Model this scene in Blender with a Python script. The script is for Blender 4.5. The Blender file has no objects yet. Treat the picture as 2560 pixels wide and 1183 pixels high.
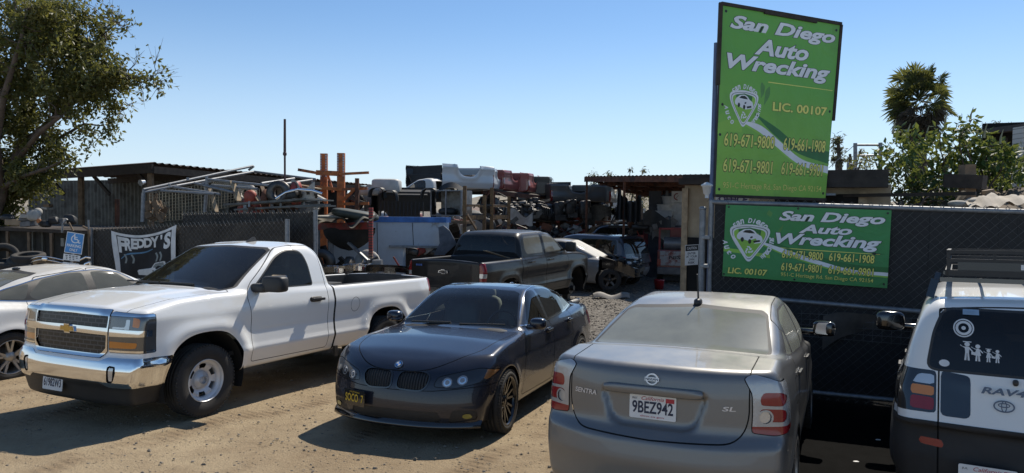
import bpy, math, random
import numpy as np
from mathutils import Matrix, Vector
random.seed(7)
sin, cos, pi, rad = math.sin, math.cos, math.pi, math.radians
SC = bpy.context.scene
COL = SC.collection

# ------------------------------------------------------------------ camera, sky, sun, exposure
FPX = 1775.0                      # focal length in pixels of the 2560 px wide photograph
CAMZ = 2.45
cam = bpy.data.cameras.new('camera')
cam.sensor_width = 36.0
cam.lens = 36.0 * FPX / 2560
cam.clip_end = 5000
cam.clip_start = 0.05
camo = bpy.data.objects.new('camera', cam)
COL.objects.link(camo)
CR = Matrix.Rotation(rad(90 - 2.24), 3, 'X') @ Matrix.Rotation(rad(0.65), 3, 'Z')
camo.matrix_world = Matrix.Translation((0, 0, CAMZ)) @ CR.to_4x4()
SC.camera = camo

SUN_AZ, SUN_EL = rad(30), rad(50)       # azimuth clockwise from +Y
wd = bpy.data.worlds.new('World')
SC.world = wd
wd.use_nodes = True
nt = wd.node_tree
sky = nt.nodes.new('ShaderNodeTexSky')
sky.sky_type = 'NISHITA'
sky.sun_disc = False
sky.sun_elevation = SUN_EL
sky.sun_rotation = SUN_AZ
sky.altitude = 100
sky.air_density = 1.0
sky.dust_density = 0.05
sky.ozone_density = 4.0
tc = nt.nodes.new('ShaderNodeTexCoord'); sx = nt.nodes.new('ShaderNodeSeparateXYZ'); nt.links.new(tc.outputs['Generated'], sx.inputs[0])
mr = nt.nodes.new('ShaderNodeMapRange'); mr.interpolation_type = 'SMOOTHSTEP'
nt.links.new(sx.outputs[2], mr.inputs[0]); mr.inputs[1].default_value = -.05; mr.inputs[2].default_value = .28; mr.inputs[3].default_value = .82; mr.inputs[4].default_value = 0
mx = nt.nodes.new('ShaderNodeMix'); mx.data_type = 'RGBA'            # pale coastal air along the horizon
tm = nt.nodes.new('ShaderNodeMix'); tm.data_type = 'RGBA'; tm.blend_type = 'MULTIPLY'; tm.inputs[0].default_value = 1; tm.inputs[7].default_value = (.86, .95, 1.0, 1)
nt.links.new(sky.outputs[0], tm.inputs[6])
nt.links.new(mr.outputs[0], mx.inputs[0]); nt.links.new(tm.outputs[2], mx.inputs[6]); mx.inputs[7].default_value = (5.8, 6.9, 8.2, 1)
nt.links.new(mx.outputs[2], nt.nodes['Background'].inputs[0])
nt.nodes['Background'].inputs[1].default_value = 0.105
sl = bpy.data.lights.new('sun', 'SUN')
sl.energy = 4.7
sl.angle = rad(0.5)
sl.color = (1.0, 0.93, 0.82)
so = bpy.data.objects.new('sun', sl)
COL.objects.link(so)
sdir = Vector((sin(SUN_AZ) * cos(SUN_EL), cos(SUN_AZ) * cos(SUN_EL), sin(SUN_EL)))
so.rotation_euler = sdir.to_track_quat('Z', 'Y').to_euler()
SC.view_settings.view_transform = 'Standard'
SC.view_settings.look = 'None'
SC.view_settings.exposure = 0.24
SC.view_settings.gamma = 1.0

# ------------------------------------------------------------------ where things stand
def ray(u, v):
    return CR @ Vector(((u - 1280) / FPX, -(v - 591.5) / FPX, -1))
def at(u, v, Y):
    r = ray(u, v)
    return Vector((0, 0, CAMZ)) + r * (Y / r.y)
def gz(y):                         # the ground falls gently from the street to the yard, then runs level
    return 0.042 * 0.9 * math.log1p(math.exp(min((11 - y) / 0.9, 40)))
def gnd(u, v):
    y = 8.0
    for _ in range(40):
        p = at(u, v, y)
        r = ray(u, v)
        y = (gz(y) - CAMZ) / r.z * r.y if r.z < -1e-4 else 60
        y = max(1, min(y, 80))
    return at(u, v, y)
LOT = rad(26)
AV = Vector((sin(LOT), cos(LOT), 0))    # into the yard
BV = Vector((cos(LOT), -sin(LOT), 0))   # to the right along the fences

# ------------------------------------------------------------------ materials
class NT:
    def __init__(s, name):
        s.m = bpy.data.materials.new(name)
        s.m.use_nodes = True
        s.t = s.m.node_tree
        s.b = s.t.nodes['Principled BSDF']
        s.out = s.t.nodes['Material Output']
    def n(s, t, **k):
        nd = s.t.nodes.new(t)
        for a, v in k.items():
            setattr(nd, a, v)
        return nd
    def l(s, a, b):
        s.t.links.new(a, b)
    def val(s, x, inp):
        if hasattr(x, 'is_output'):
            s.l(x, inp)
        else:
            inp.default_value = x
    def math(s, op, a, b=0.0, c=0.0, clamp=False):
        nd = s.n('ShaderNodeMath', operation=op, use_clamp=clamp)
        s.val(a, nd.inputs[0]); s.val(b, nd.inputs[1])
        if op == 'MULTIPLY_ADD':
            s.val(c, nd.inputs[2])
        return nd.outputs[0]
    def mix(s, f, a, b):
        nd = s.n('ShaderNodeMix', data_type='RGBA')
        s.val(f, nd.inputs[0]); s.val(a if hasattr(a, 'is_output') else c4(a), nd.inputs[6]); s.val(b if hasattr(b, 'is_output') else c4(b), nd.inputs[7])
        return nd.outputs[2]
    def noise(s, scale, detail=4, rough=.55, vec=None, dist=0):
        nd = s.n('ShaderNodeTexNoise')
        nd.inputs['Scale'].default_value = scale
        nd.inputs['Detail'].default_value = detail
        nd.inputs['Roughness'].default_value = rough
        nd.inputs['Distortion'].default_value = dist
        s.l(vec if vec is not None else s.pos(), nd.inputs['Vector'])
        return nd.outputs['Fac']
    def pos(s):
        if not hasattr(s, '_p'):
            s._p = s.n('ShaderNodeTexCoord').outputs['Object']
        return s._p
    def wpos(s):
        if not hasattr(s, '_w'):
            s._w = s.n('ShaderNodeNewGeometry')
        return s._w.outputs['Position']
    def nrmz(s):
        s.wpos()
        nd = s.n('ShaderNodeSeparateXYZ')
        s.l(s._w.outputs['Normal'], nd.inputs[0])
        return nd.outputs[2]
    def ramp(s, f, lo, hi):
        nd = s.n('ShaderNodeMapRange')
        nd.clamp = True
        s.val(f, nd.inputs[0]); nd.inputs[1].default_value = lo; nd.inputs[2].default_value = hi
        return nd.outputs[0]
    def scl(s, v, sc):
        nd = s.n('ShaderNodeVectorMath', operation='MULTIPLY')
        s.l(v, nd.inputs[0]); nd.inputs[1].default_value = sc
        return nd.outputs[0]
    def bump(s, h, strength=.4, dist=.01):
        nd = s.n('ShaderNodeBump')
        nd.inputs['Strength'].default_value = strength
        nd.inputs['Distance'].default_value = dist
        s.l(h, nd.inputs['Height'])
        s.l(nd.outputs[0], s.b.inputs['Normal'])

def c4(c):
    return (*c, 1.0) if len(c) == 3 else tuple(c)
def lin(r, g, b):
    return tuple(((v / 255 + .055) / 1.055) ** 2.4 if v > 10 else v / 255 / 12.92 for v in (r, g, b))
DUST = (.36, .31, .23)

def mat(name, col, rough=.6, metal=0, var=.2, vs=5, bump=0, bs=60, coat=0, dust=0, dustcol=DUST, spec=.5, col2=None, c2s=3, c2lo=.5, c2hi=.62):
    """plain weathered surface: colour with soft variation, optional second colour in blotches (rust, stains), optional settled dust"""
    N = NT(name)
    c = c4(col)
    if var:
        f = N.noise(vs, 5)
        c = N.mix(N.ramp(f, .3, .72), tuple(v * (1 - var) for v in col), tuple(min(v * (1 + var), 1) for v in col))
    if col2 is not None:
        f2 = N.ramp(N.noise(c2s, 6, .65), c2lo, c2hi)
        c = N.mix(f2, c, col2)
    N.val(rough, N.b.inputs['Roughness'])
    if dust:
        nz = N.math('MULTIPLY_ADD', N.ramp(N.nrmz(), .1, 1.0), .75, .25)
        df = N.math('MULTIPLY', N.math('MULTIPLY', nz, N.ramp(N.noise(7, 6, .6), .2, .75)), dust, clamp=True)
        c = N.mix(df, c, dustcol)
        N.l(N.math('ADD', rough, N.math('MULTIPLY', df, .6), clamp=True), N.b.inputs['Roughness'])
        if coat:
            N.l(N.math('MULTIPLY', N.math('SUBTRACT', 1.0, df, clamp=True), coat), N.b.inputs['Coat Weight'])
    elif coat:
        N.b.inputs['Coat Weight'].default_value = coat
    N.b.inputs['Coat Roughness'].default_value = .04
    N.val(c, N.b.inputs['Base Color'])
    N.b.inputs['Metallic'].default_value = metal
    N.b.inputs['Specular IOR Level'].default_value = spec
    if bump:
        N.bump(N.noise(bs, 4), bump)
    return N.m

def paint(name, col, metal=0, rough=.3, dust=.15, dustcol=DUST, coat=1.0, back=(.02, .02, .02), spec=.5):
    """car paint with clear coat, thin settled dust, and dark lining on the inner side of the sheet"""
    N = NT(name)
    nz = N.math('MULTIPLY_ADD', N.ramp(N.nrmz(), .15, 1.0), .7, .3)
    pn = N.noise(3.5, 8, .68)
    df = N.math('MULTIPLY', N.math('MULTIPLY', nz, N.ramp(pn, .15, .7)), dust, clamp=True)
    sp = N.n('ShaderNodeSeparateXYZ'); N.l(N.pos(), sp.inputs[0])
    low = N.math('MULTIPLY', N.ramp(N.math('ADD', sp.outputs[2], N.math('MULTIPLY', pn, -.25)), .62, .25), min(.5, dust * 1.5 + .02))
    df = N.math('MAXIMUM', df, low)
    c = N.mix(df, N.mix(N.noise(2, 2), tuple(v * .94 for v in col), col), dustcol)
    bf = N.wpos() and N._w.outputs['Backfacing']
    c = N.mix(bf, c, back)
    N.l(c, N.b.inputs['Base Color'])
    keep = N.math('SUBTRACT', 1.0, df, clamp=True)
    nb = N.math('MULTIPLY', keep, N.math('SUBTRACT', 1.0, bf))
    N.l(N.math('MULTIPLY', nb, metal), N.b.inputs['Metallic'])
    N.l(N.math('MULTIPLY', nb, coat), N.b.inputs['Coat Weight'])
    N.l(N.math('MULTIPLY_ADD', df, .6, rough), N.b.inputs['Roughness'])
    N.b.inputs['Coat Roughness'].default_value = .03; N.b.inputs['Specular IOR Level'].default_value = spec
    return N.m

def glass(name, tint=(.3, .34, .33), dust=.05, dustcol=(.42, .40, .34), ior=1.5, rough=.02):
    """window glass: fresnel reflection over tinted transmission, with a film of dust"""
    N = NT(name)
    tr = N.n('ShaderNodeBsdfTransparent'); tr.inputs[0].default_value = c4(tint)
    gl = N.n('ShaderNodeBsdfGlossy'); gl.inputs['Roughness'].default_value = rough
    gl.inputs[0].default_value = (1, 1, 1, 1)
    fr = N.n('ShaderNodeFresnel'); fr.inputs[0].default_value = ior
    ms = N.n('ShaderNodeMixShader')
    N.l(fr.outputs[0], ms.inputs[0]); N.l(tr.outputs[0], ms.inputs[1]); N.l(gl.outputs[0], ms.inputs[2])
    df = N.n('ShaderNodeBsdfDiffuse'); df.inputs[0].default_value = c4(dustcol)
    m2 = N.n('ShaderNodeMixShader')
    f = N.math('MULTIPLY_ADD', N.ramp(N.noise(3, 7, .6), .25, .75), dust * .4, dust * .8)
    N.l(f, m2.inputs[0]); N.l(ms.outputs[0], m2.inputs[1]); N.l(df.outputs[0], m2.inputs[2])
    N.l(m2.outputs[0], N.out.inputs[0])
    return N.m

# ------------------------------------------------------------------ mesh builder
def frame(p, r, u):
    """matrix with local x along r, local y along u"""
    r = Vector(r).normalized(); u = Vector(u); u = (u - r * u.dot(r)).normalized(); n = r.cross(u)
    m = Matrix((r, u, n)).transposed().to_4x4(); m.translation = Vector(p)
    return m

_txt = {}
def text_geo(s, shear=0, off=0, space=1.0):
    k = (s, shear, off, space)
    if k not in _txt:
        cu = bpy.data.curves.new('lettering_curve', 'FONT')
        cu.body = s; cu.size = 1; cu.shear = shear; cu.offset = off; cu.space_character = space; cu.resolution_u = 3
        ob = bpy.data.objects.new('lettering_curve', cu); COL.objects.link(ob)
        bpy.context.view_layer.update()
        me = bpy.data.meshes.new_from_object(ob.evaluated_get(bpy.context.evaluated_depsgraph_get()))
        v = np.array([tuple(q.co) for q in me.vertices]); f = [tuple(p.vertices) for p in me.polygons]
        bpy.data.objects.remove(ob); bpy.data.curves.remove(cu); bpy.data.meshes.remove(me)
        _txt[k] = (v, f)
    return _txt[k]

class MB:
    def __init__(s):
        s.v = []; s.f = []; s.mi = []; s.T = Matrix.Identity(4); s.m = 0; s.sm = []; s.smooth = False
    def add(s, vs, fs):
        o = len(s.v)
        T = s.T
        s.v += [T @ Vector(p) for p in vs]
        for f in fs:
            s.f.append(tuple(i + o for i in f)); s.mi.append(s.m); s.sm.append(s.smooth)
        return s
    def box(s, c, d, R=None, taper=1.0):
        x, y, z = [q / 2 for q in d]
        P = [Vector((a * x * (taper if e > 0 else 1), b * y * (taper if e > 0 else 1), e * z)) for e in (-1, 1) for b in (-1, 1) for a in (-1, 1)]
        if R is not None:
            P = [R @ p for p in P]
        c = Vector(c)
        return s.add([c + p for p in P], [(0, 2, 3, 1), (4, 5, 7, 6), (0, 1, 5, 4), (2, 6, 7, 3), (0, 4, 6, 2), (1, 3, 7, 5)])
    def bar(s, p, q, w, h=None, up=(0, 0, 1)):
        """rectangular bar from p to q"""
        p, q = Vector(p), Vector(q); d = (q - p); L = d.length; d.normalize()
        up = Vector(up)
        if abs(d.dot(up)) > .98:
            up = Vector((1, 0, 0))
        a = d.cross(up).normalized(); b = a.cross(d)
        R = Matrix((d, a, b)).transposed()
        return s.box((p + q) / 2, (L, w, h or w), R)
    def cyl(s, p, q, r, r2=None, n=10, cap=True):
        p, q = Vector(p), Vector(q); d = (q - p).normalized(); r2 = r if r2 is None else r2
        a = d.orthogonal().normalized(); b = d.cross(a)
        vs = [p + (a * cos(t) + b * sin(t)) * r for t in [2 * pi * i / n for i in range(n)]] + [q + (a * cos(t) + b * sin(t)) * r2 for t in [2 * pi * i / n for i in range(n)]]
        sm = s.smooth; s.smooth = True
        s.add(vs, [(i, (i + 1) % n, n + (i + 1) % n, n + i) for i in range(n)])
        s.smooth = sm
        if cap:
            s.add(vs, [tuple(range(n))[::-1], tuple(range(n, 2 * n))])
        return s
    def tube(s, pts, r, n=8):
        for i in range(len(pts) - 1):
            s.cyl(pts[i], pts[i + 1], r if not isinstance(r, (list, tuple)) else r[i], None if not isinstance(r, (list, tuple)) else r[i + 1], n)
        return s
    def lathe(s, prof, n=32, axis='y', c=(0, 0, 0), close=False):
        """prof: (radius, along) pairs"""
        c = Vector(c); vs = []; m = len(prof)
        for i in range(n):
            t = 2 * pi * i / n
            for r, a in prof:
                if axis == 'y': vs.append(c + Vector((r * cos(t), a, r * sin(t))))
                elif axis == 'z': vs.append(c + Vector((r * cos(t), r * sin(t), a)))
                else: vs.append(c + Vector((a, r * cos(t), r * sin(t))))
        fs = []
        mm = m if close else m - 1
        for i in range(n):
            j = (i + 1) % n
            for k in range(mm):
                k2 = (k + 1) % m
                q = (i * m + k, j * m + k, j * m + k2, i * m + k2)
                fs.append(q if axis != 'y' else q[::-1])
        sm = s.smooth; s.smooth = True
        s.add(vs, fs); s.smooth = sm
        return s
    def sup(s, c, r, e=.4, nu=16, nv=10, R=None):
        """rounded block (superellipsoid)"""
        c = Vector(c)
        sg = lambda x, p: math.copysign(abs(x) ** p, x)
        vs = []
        for j in range(nv + 1):
            ph = -pi / 2 + pi * j / nv
            for i in range(nu):
                th = 2 * pi * i / nu
                p = Vector((r[0] * sg(cos(ph), e) * sg(cos(th), e), r[1] * sg(cos(ph), e) * sg(sin(th), e), r[2] * sg(sin(ph), e)))
                vs.append(c + (R @ p if R is not None else p))
        fs = [(j * nu + i, j * nu + (i + 1) % nu, (j + 1) * nu + (i + 1) % nu, (j + 1) * nu + i) for j in range(nv) for i in range(nu)]
        sm = s.smooth; s.smooth = True
        s.add(vs, fs); s.smooth = sm
        return s
    def prism(s, poly, M, depth):
        """2D outline in the plane of matrix M (local x,y), thickened by depth along local -z"""
        n = len(poly)
        vs = [M @ Vector((a, b, 0)) for a, b in poly] + [M @ Vector((a, b, -depth)) for a, b in poly]
        ar = sum(poly[i][0] * poly[(i + 1) % n][1] - poly[(i + 1) % n][0] * poly[i][1] for i in range(n))
        fr = tuple(range(n)); bk = tuple(range(2 * n - 1, n - 1, -1))
        sd = [(i, n + i, n + (i + 1) % n, (i + 1) % n) for i in range(n)]
        if ar < 0:
            fr, bk, sd = fr[::-1], bk[::-1], [q[::-1] for q in sd]
        return s.add(vs, [fr, bk] + sd)
    def sheet(s, f, nu, nv, closed=False):
        """surface f(u,v) on the unit square"""
        vs = [f(i / nu, j / nv) for j in range(nv + 1) for i in range(nu + 1)]
        w = nu + 1
        return s.add(vs, [(j * w + i, j * w + i + 1, (j + 1) * w + i + 1, (j + 1) * w + i) for j in range(nv) for i in range(nu)])
    def text(s, t, M, w, h, shear=0, off=0, fn=None, space=1.0, base=None):
        """lettering fitted to a w x h rectangle whose lower left corner is the origin of M"""
        v, f = text_geo(t, shear, off, space)
        b = text_geo(t, shear, base, space)[0] if base is not None else v
        lo, hi = b.min(0), b.max(0)
        a = (v[:, 0] - lo[0]) / (hi[0] - lo[0]) * w; c = (v[:, 1] - lo[1]) / (hi[1] - lo[1]) * h
        vs = [M @ Vector((x, y, 0)) for x, y in zip(a, c)] if fn is None else [fn(x, y) for x, y in zip(a, c)]
        return s.add(vs, f)
    def build(s, name, m, parent=None, bevel=0, world=False, seg=2):
        me = bpy.data.meshes.new(name)
        off = Vector((0, 0, 0))
        if world and parent is not None:
            q = parent
            while q is not None:
                off += q.location; q = q.parent
        elif world:
            P = np.array([tuple(p) for p in s.v]); off = Vector(((P[:, 0].min() + P[:, 0].max()) / 2, (P[:, 1].min() + P[:, 1].max()) / 2, P[:, 2].min()))
        me.from_pydata([p - off for p in s.v], [], s.f)
        for q in (m if isinstance(m, (list, tuple)) else [m]):
            me.materials.append(q)
        me.polygons.foreach_set('material_index', s.mi)
        me.polygons.foreach_set('use_smooth', s.sm)
        me.update()
        o = bpy.data.objects.new(name, me)
        COL.objects.link(o)
        if parent is not None:
            o.parent = parent
        elif world:
            o.location = off
        if bevel:
            b = o.modifiers.new('bevel', 'BEVEL'); b.width = bevel; b.segments = seg; b.limit_method = 'ANGLE'; b.angle_limit = rad(35)
        return o

def tag(o, label=None, cat=None, group=None, kind=None):
    if label: o['label'] = label
    if cat: o['category'] = cat
    if group: o['group'] = group
    if kind: o['kind'] = kind
    return o
def thing(name, label, cat, loc=(0, 0, 0), group=None):
    o = bpy.data.objects.new(name, None)
    o.empty_display_size = .2
    COL.objects.link(o); o.location = loc
    return tag(o, label, cat, group)
def dup(root, loc=None, rotz=None, label=None, group=None):
    r = root.copy(); COL.objects.link(r)
    if loc is not None: r.location = loc
    if rotz is not None: r.rotation_euler = (0, 0, rotz)
    if label: r['label'] = label
    if group: r['group'] = group
    for ch in list(root.children):
        c = ch.copy(); COL.objects.link(c); c.parent = r
        for g in list(ch.children):
            d = g.copy(); COL.objects.link(d); d.parent = c
    return r

# ------------------------------------------------------------------ smooth bodies from fields
def smax(a, b, k):
    h = np.maximum(k - np.abs(a - b), 0) / k
    return np.maximum(a, b) + h * h * k * .25
def smin(a, b, k):
    return -smax(-a, -b, k)
class Tab:
    """1D curve through points, corners softened over sm metres"""
    def __init__(s, pts, sm=.05):
        pts = sorted(pts)
        xs = np.arange(pts[0][0] - 1.2, pts[-1][0] + 1.2, .006)
        ys = np.interp(xs, [p[0] for p in pts], [p[1] for p in pts])
        if sm:
            k = np.arange(-int(3 * sm / .006), int(3 * sm / .006) + 1) * .006
            w = np.exp(-.5 * (k / sm) ** 2); w /= w.sum()
            ys = np.convolve(np.pad(ys, len(w) // 2, 'edge'), w, 'valid')
        s.x0 = xs[0]; s.ys = ys; s.d = np.gradient(ys, .006); s.n = len(ys)
    def _i(s, x, a):
        t = np.clip((x - s.x0) / .006, 0, s.n - 1.001); i = t.astype(np.int32); f = t - i
        return a[i] * (1 - f) + a[i + 1] * f
    def __call__(s, x): return s._i(x, s.ys)
    def slope(s, x): return s._i(x, s.d)

def rnd(pts, r, n=4):
    """polygon with rounded corners; r may be a list"""
    out = []; m = len(pts)
    for i in range(m):
        rr = r[i] if isinstance(r, (list, tuple)) else r
        p, a, b = np.array(pts[i], float), np.array(pts[i - 1], float), np.array(pts[(i + 1) % m], float)
        la, lb = np.linalg.norm(a - p), np.linalg.norm(b - p)
        if rr <= 0:
            out.append(tuple(p)); continue
        ta, tb = min(rr, .48 * la) / la, min(rr, .48 * lb) / lb
        A, B = p + (a - p) * ta, p + (b - p) * tb
        for k in range(n + 1):
            t = k / n
            out.append(tuple((1 - t) ** 2 * A + 2 * t * (1 - t) * p + t * t * B))
    return out
def sdpoly(pts):
    P = np.array(pts, float)
    def f(u, v):
        d = np.full(u.shape, 1e9); sgn = np.ones(u.shape)
        n = len(P)
        for i in range(n):
            ax, ay = P[i]; bx, by = P[i - 1]
            ex, ey = bx - ax, by - ay
            wx, wy = u - ax, v - ay
            t = np.clip((wx * ex + wy * ey) / (ex * ex + ey * ey + 1e-12), 0, 1)
            dx, dy = wx - ex * t, wy - ey * t
            d = np.minimum(d, dx * dx + dy * dy)
            c1 = v >= ay; c2 = v < by; c3 = ex * wy > ey * wx
            flip = (c1 & c2 & c3) | (~c1 & ~c2 & ~c3)
            sgn = np.where(flip, -sgn, sgn)
        return sgn * np.sqrt(d)
    return f

class Shell:
    """smooth skin of a field, cut along outlines into labelled panels"""
    def __init__(s, field, lo, hi, step=.025):
        ax = [np.arange(l, h + step, step) for l, h in zip(lo, hi)]
        nx, ny, nz = [len(a) for a in ax]
        X, Y, Z = np.meshgrid(*ax, indexing='ij')
        F = field(X.ravel(), Y.ravel(), Z.ravel()).reshape(nx, ny, nz)
        I = F < 0
        c = np.zeros((nx - 1, ny - 1, nz - 1), np.int8)
        for a in (0, 1):
            for b in (0, 1):
                for e in (0, 1):
                    c += I[a:nx - 1 + a, b:ny - 1 + b, e:nz - 1 + e]
        act = np.argwhere((c > 0) & (c < 8))
        idx = -np.ones(c.shape, np.int64); idx[tuple(act.T)] = np.arange(len(act))
        acc = np.zeros((len(act), 3)); cnt = np.zeros(len(act))
        cor = [(a, b, e) for a in (0, 1) for b in (0, 1) for e in (0, 1)]
        for p in cor:
            for d in range(3):
                if p[d] == 0:
                    q = list(p); q[d] = 1
                    fa = F[tuple((act + p).T)]; fb = F[tuple((act + q).T)]
                    m = (fa < 0) != (fb < 0)
                    t = np.where(m, fa / np.where(m, fa - fb, 1), 0)
                    pt = np.tile(np.array(p, float), (len(act), 1)); pt[:, d] += t
                    acc += pt * m[:, None]; cnt += m
        V = np.array(lo) + (act + acc / cnt[:, None]) * step
        Q = []
        for d in range(3):
            sl0 = [slice(None)] * 3; sl1 = [slice(None)] * 3
            sl0[d] = slice(0, -1); sl1[d] = slice(1, None)
            A, B = I[tuple(sl0)], I[tuple(sl1)]
            e = np.argwhere(A != B)
            d1, d2 = [(1, 2), (2, 0), (0, 1)][d]
            ok = (e[:, d1] > 0) & (e[:, d2] > 0) & (e[:, d1] < c.shape[d1]) & (e[:, d2] < c.shape[d2])
            e = e[ok]
            ins = I[tuple(e.T)]
            def cell(o1, o2):
                k = e.copy(); k[:, d1] -= o1; k[:, d2] -= o2
                return idx[tuple(k.T)]
            q = np.stack([cell(1, 1), cell(0, 1), cell(0, 0), cell(1, 0)], 1)
            q[~ins] = q[~ins][:, ::-1]
            Q.append(q)
        Q = np.concatenate(Q)
        Q = Q[(Q >= 0).all(1)]
        def grad(P, h):
            g = np.zeros_like(P)
            for d in range(3):
                o = np.zeros(3); o[d] = h
                a, b = P + o, P - o
                g[:, d] = (field(*a.T) - field(*b.T)) / (2 * h)
            return g
        for _ in range(4):
            f = field(*V.T); g = grad(V, 1e-3)
            st = -(f / np.maximum((g * g).sum(1), .05))[:, None] * g
            L = np.linalg.norm(st, axis=1, keepdims=True)
            V = V + st * np.minimum(1, .5 * step / np.maximum(L, 1e-9))
        n = grad(V, .006)
        s.V = V; s.N = n / np.maximum(np.linalg.norm(n, axis=1, keepdims=True), 1e-9)
        s.T = np.concatenate([Q[:, [0, 1, 2]], Q[:, [0, 2, 3]]])
        s.names = ['body']; s.L = np.zeros(len(s.T), np.int32)
    def lab(s, name):
        if name not in s.names: s.names.append(name)
        return s.names.index(name)
    def cut(s, fn, new, src=('body',)):
        x, y, z = s.V.T
        d = fn(x, y, z, s.N)
        d = np.where(np.abs(d) < 2e-5, 2e-5, d)
        neg = d < 0
        ls = [s.lab(q) for q in ([src] if isinstance(src, str) else src)]
        nl = s.lab(new)
        m = np.isin(s.L, ls)
        k = neg[s.T].sum(1)
        s.L[m & (k == 3)] = nl
        mx = np.where(m & (k > 0) & (k < 3))[0]
        if len(mx) == 0: return s
        T = s.T[mx]; nT = neg[T]; kk = k[mx]
        odd = np.where(kk == 1, nT.argmax(1), (~nT).argmax(1))
        r = np.arange(len(T))
        a, b, c = T[r, odd], T[r, (odd + 1) % 3], T[r, (odd + 2) % 3]
        E = np.concatenate([np.stack([a, b], 1), np.stack([a, c], 1)]); E.sort(1)
        U, inv = np.unique(E, axis=0, return_inverse=True); inv = inv.ravel()
        t = d[U[:, 0]] / (d[U[:, 0]] - d[U[:, 1]])
        nv = s.V[U[:, 0]] * (1 - t)[:, None] + s.V[U[:, 1]] * t[:, None]
        nn = s.N[U[:, 0]] * (1 - t)[:, None] + s.N[U[:, 1]] * t[:, None]
        nn /= np.maximum(np.linalg.norm(nn, axis=1, keepdims=True), 1e-9)
        o = len(s.V); s.V = np.concatenate([s.V, nv]); s.N = np.concatenate([s.N, nn])
        p, q = inv[:len(T)] + o, inv[len(T):] + o
        old = s.L[mx]
        la = np.where(kk == 1, nl, old); lb = np.where(kk == 1, old, nl)
        keep = np.ones(len(s.T), bool); keep[mx] = False
        s.T = np.concatenate([s.T[keep], np.stack([a, p, q], 1), np.stack([p, b, c], 1), np.stack([p, c, q], 1)])
        s.L = np.concatenate([s.L[keep], la, lb, lb])
        return s
    def panel(s, fn, new, src=('body',), gap=.004, gl='gap'):
        """panel framed by a shut line of the given half width"""
        s.cut(lambda x, y, z, n: fn(x, y, z, n) - gap, '_t', src)
        s.cut(lambda x, y, z, n: fn(x, y, z, n) + gap, new, '_t')
        s.L[s.L == s.lab('_t')] = s.lab(gl)
        return s
    def part(s, labels, name, m, parent, off=0, sel=None, bulge=None):
        ls = [s.lab(q) for q in ([labels] if isinstance(labels, str) else labels)]
        k = np.isin(s.L, ls)
        if sel is not None:
            c = s.V[s.T].mean(1); k &= sel(*c.T)
        T = s.T[k]
        if len(T) == 0: return None
        u, inv = np.unique(T, return_inverse=True)
        V = s.V[u] + s.N[u] * off; N = s.N[u]
        me = bpy.data.meshes.new(name)
        me.from_pydata(V.tolist(), [], inv.reshape(-1, 3).tolist())
        for q in (m if isinstance(m, (list, tuple)) else [m]):
            me.materials.append(q)
        me.polygons.foreach_set('use_smooth', [True] * len(me.polygons))
        me.normals_split_custom_set_from_vertices(N.tolist())
        me.update()
        o = bpy.data.objects.new(name, me); COL.objects.link(o); o.parent = parent
        return o

def side(poly, sgn=0, ymin=.35, ny=.32):
    f0 = sdpoly(poly)
    if ny:
        return lambda x, y, z, n: np.maximum(np.maximum(f0(x, z), ymin - np.abs(y)), (ny - np.abs(n[:, 1])) * .15)
    f = f0
    if sgn: return lambda x, y, z, n: np.maximum(f(x, z), ymin - sgn * y)
    return lambda x, y, z, n: np.maximum(f(x, z), ymin - np.abs(y))
def skin(sh, y, z, lift=.004, rear=True):
    """point on the back of a shell at the given height and side, lifted off the surface"""
    V = sh.V
    d = (V[:, 1] - y) ** 2 + (V[:, 2] - z) ** 2 + np.where(V[:, 0] > -2.6, 9, 0)
    i = np.argsort(d)[:22]; A = np.stack([np.ones(22), V[i, 1] - y, V[i, 2] - z], 1)
    return Vector((np.linalg.lstsq(A, V[i, 0], rcond=None)[0][0] - lift, y, z))
def front(poly, xmin, sym=True):
    f = sdpoly(poly)
    return lambda x, y, z, n: np.maximum(f(np.abs(y) if sym else y, z), xmin - x)
def rear(poly, xmax, sym=True):
    f = sdpoly(poly)
    return lambda x, y, z, n: np.maximum(f(np.abs(y) if sym else y, z), x - xmax)
def top(poly, nzmin=.3, zmin=0):
    f = sdpoly(poly)
    return lambda x, y, z, n: np.maximum(np.maximum(f(x, np.abs(y)), (nzmin - n[:, 2]) * .1), zmin - z)

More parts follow.
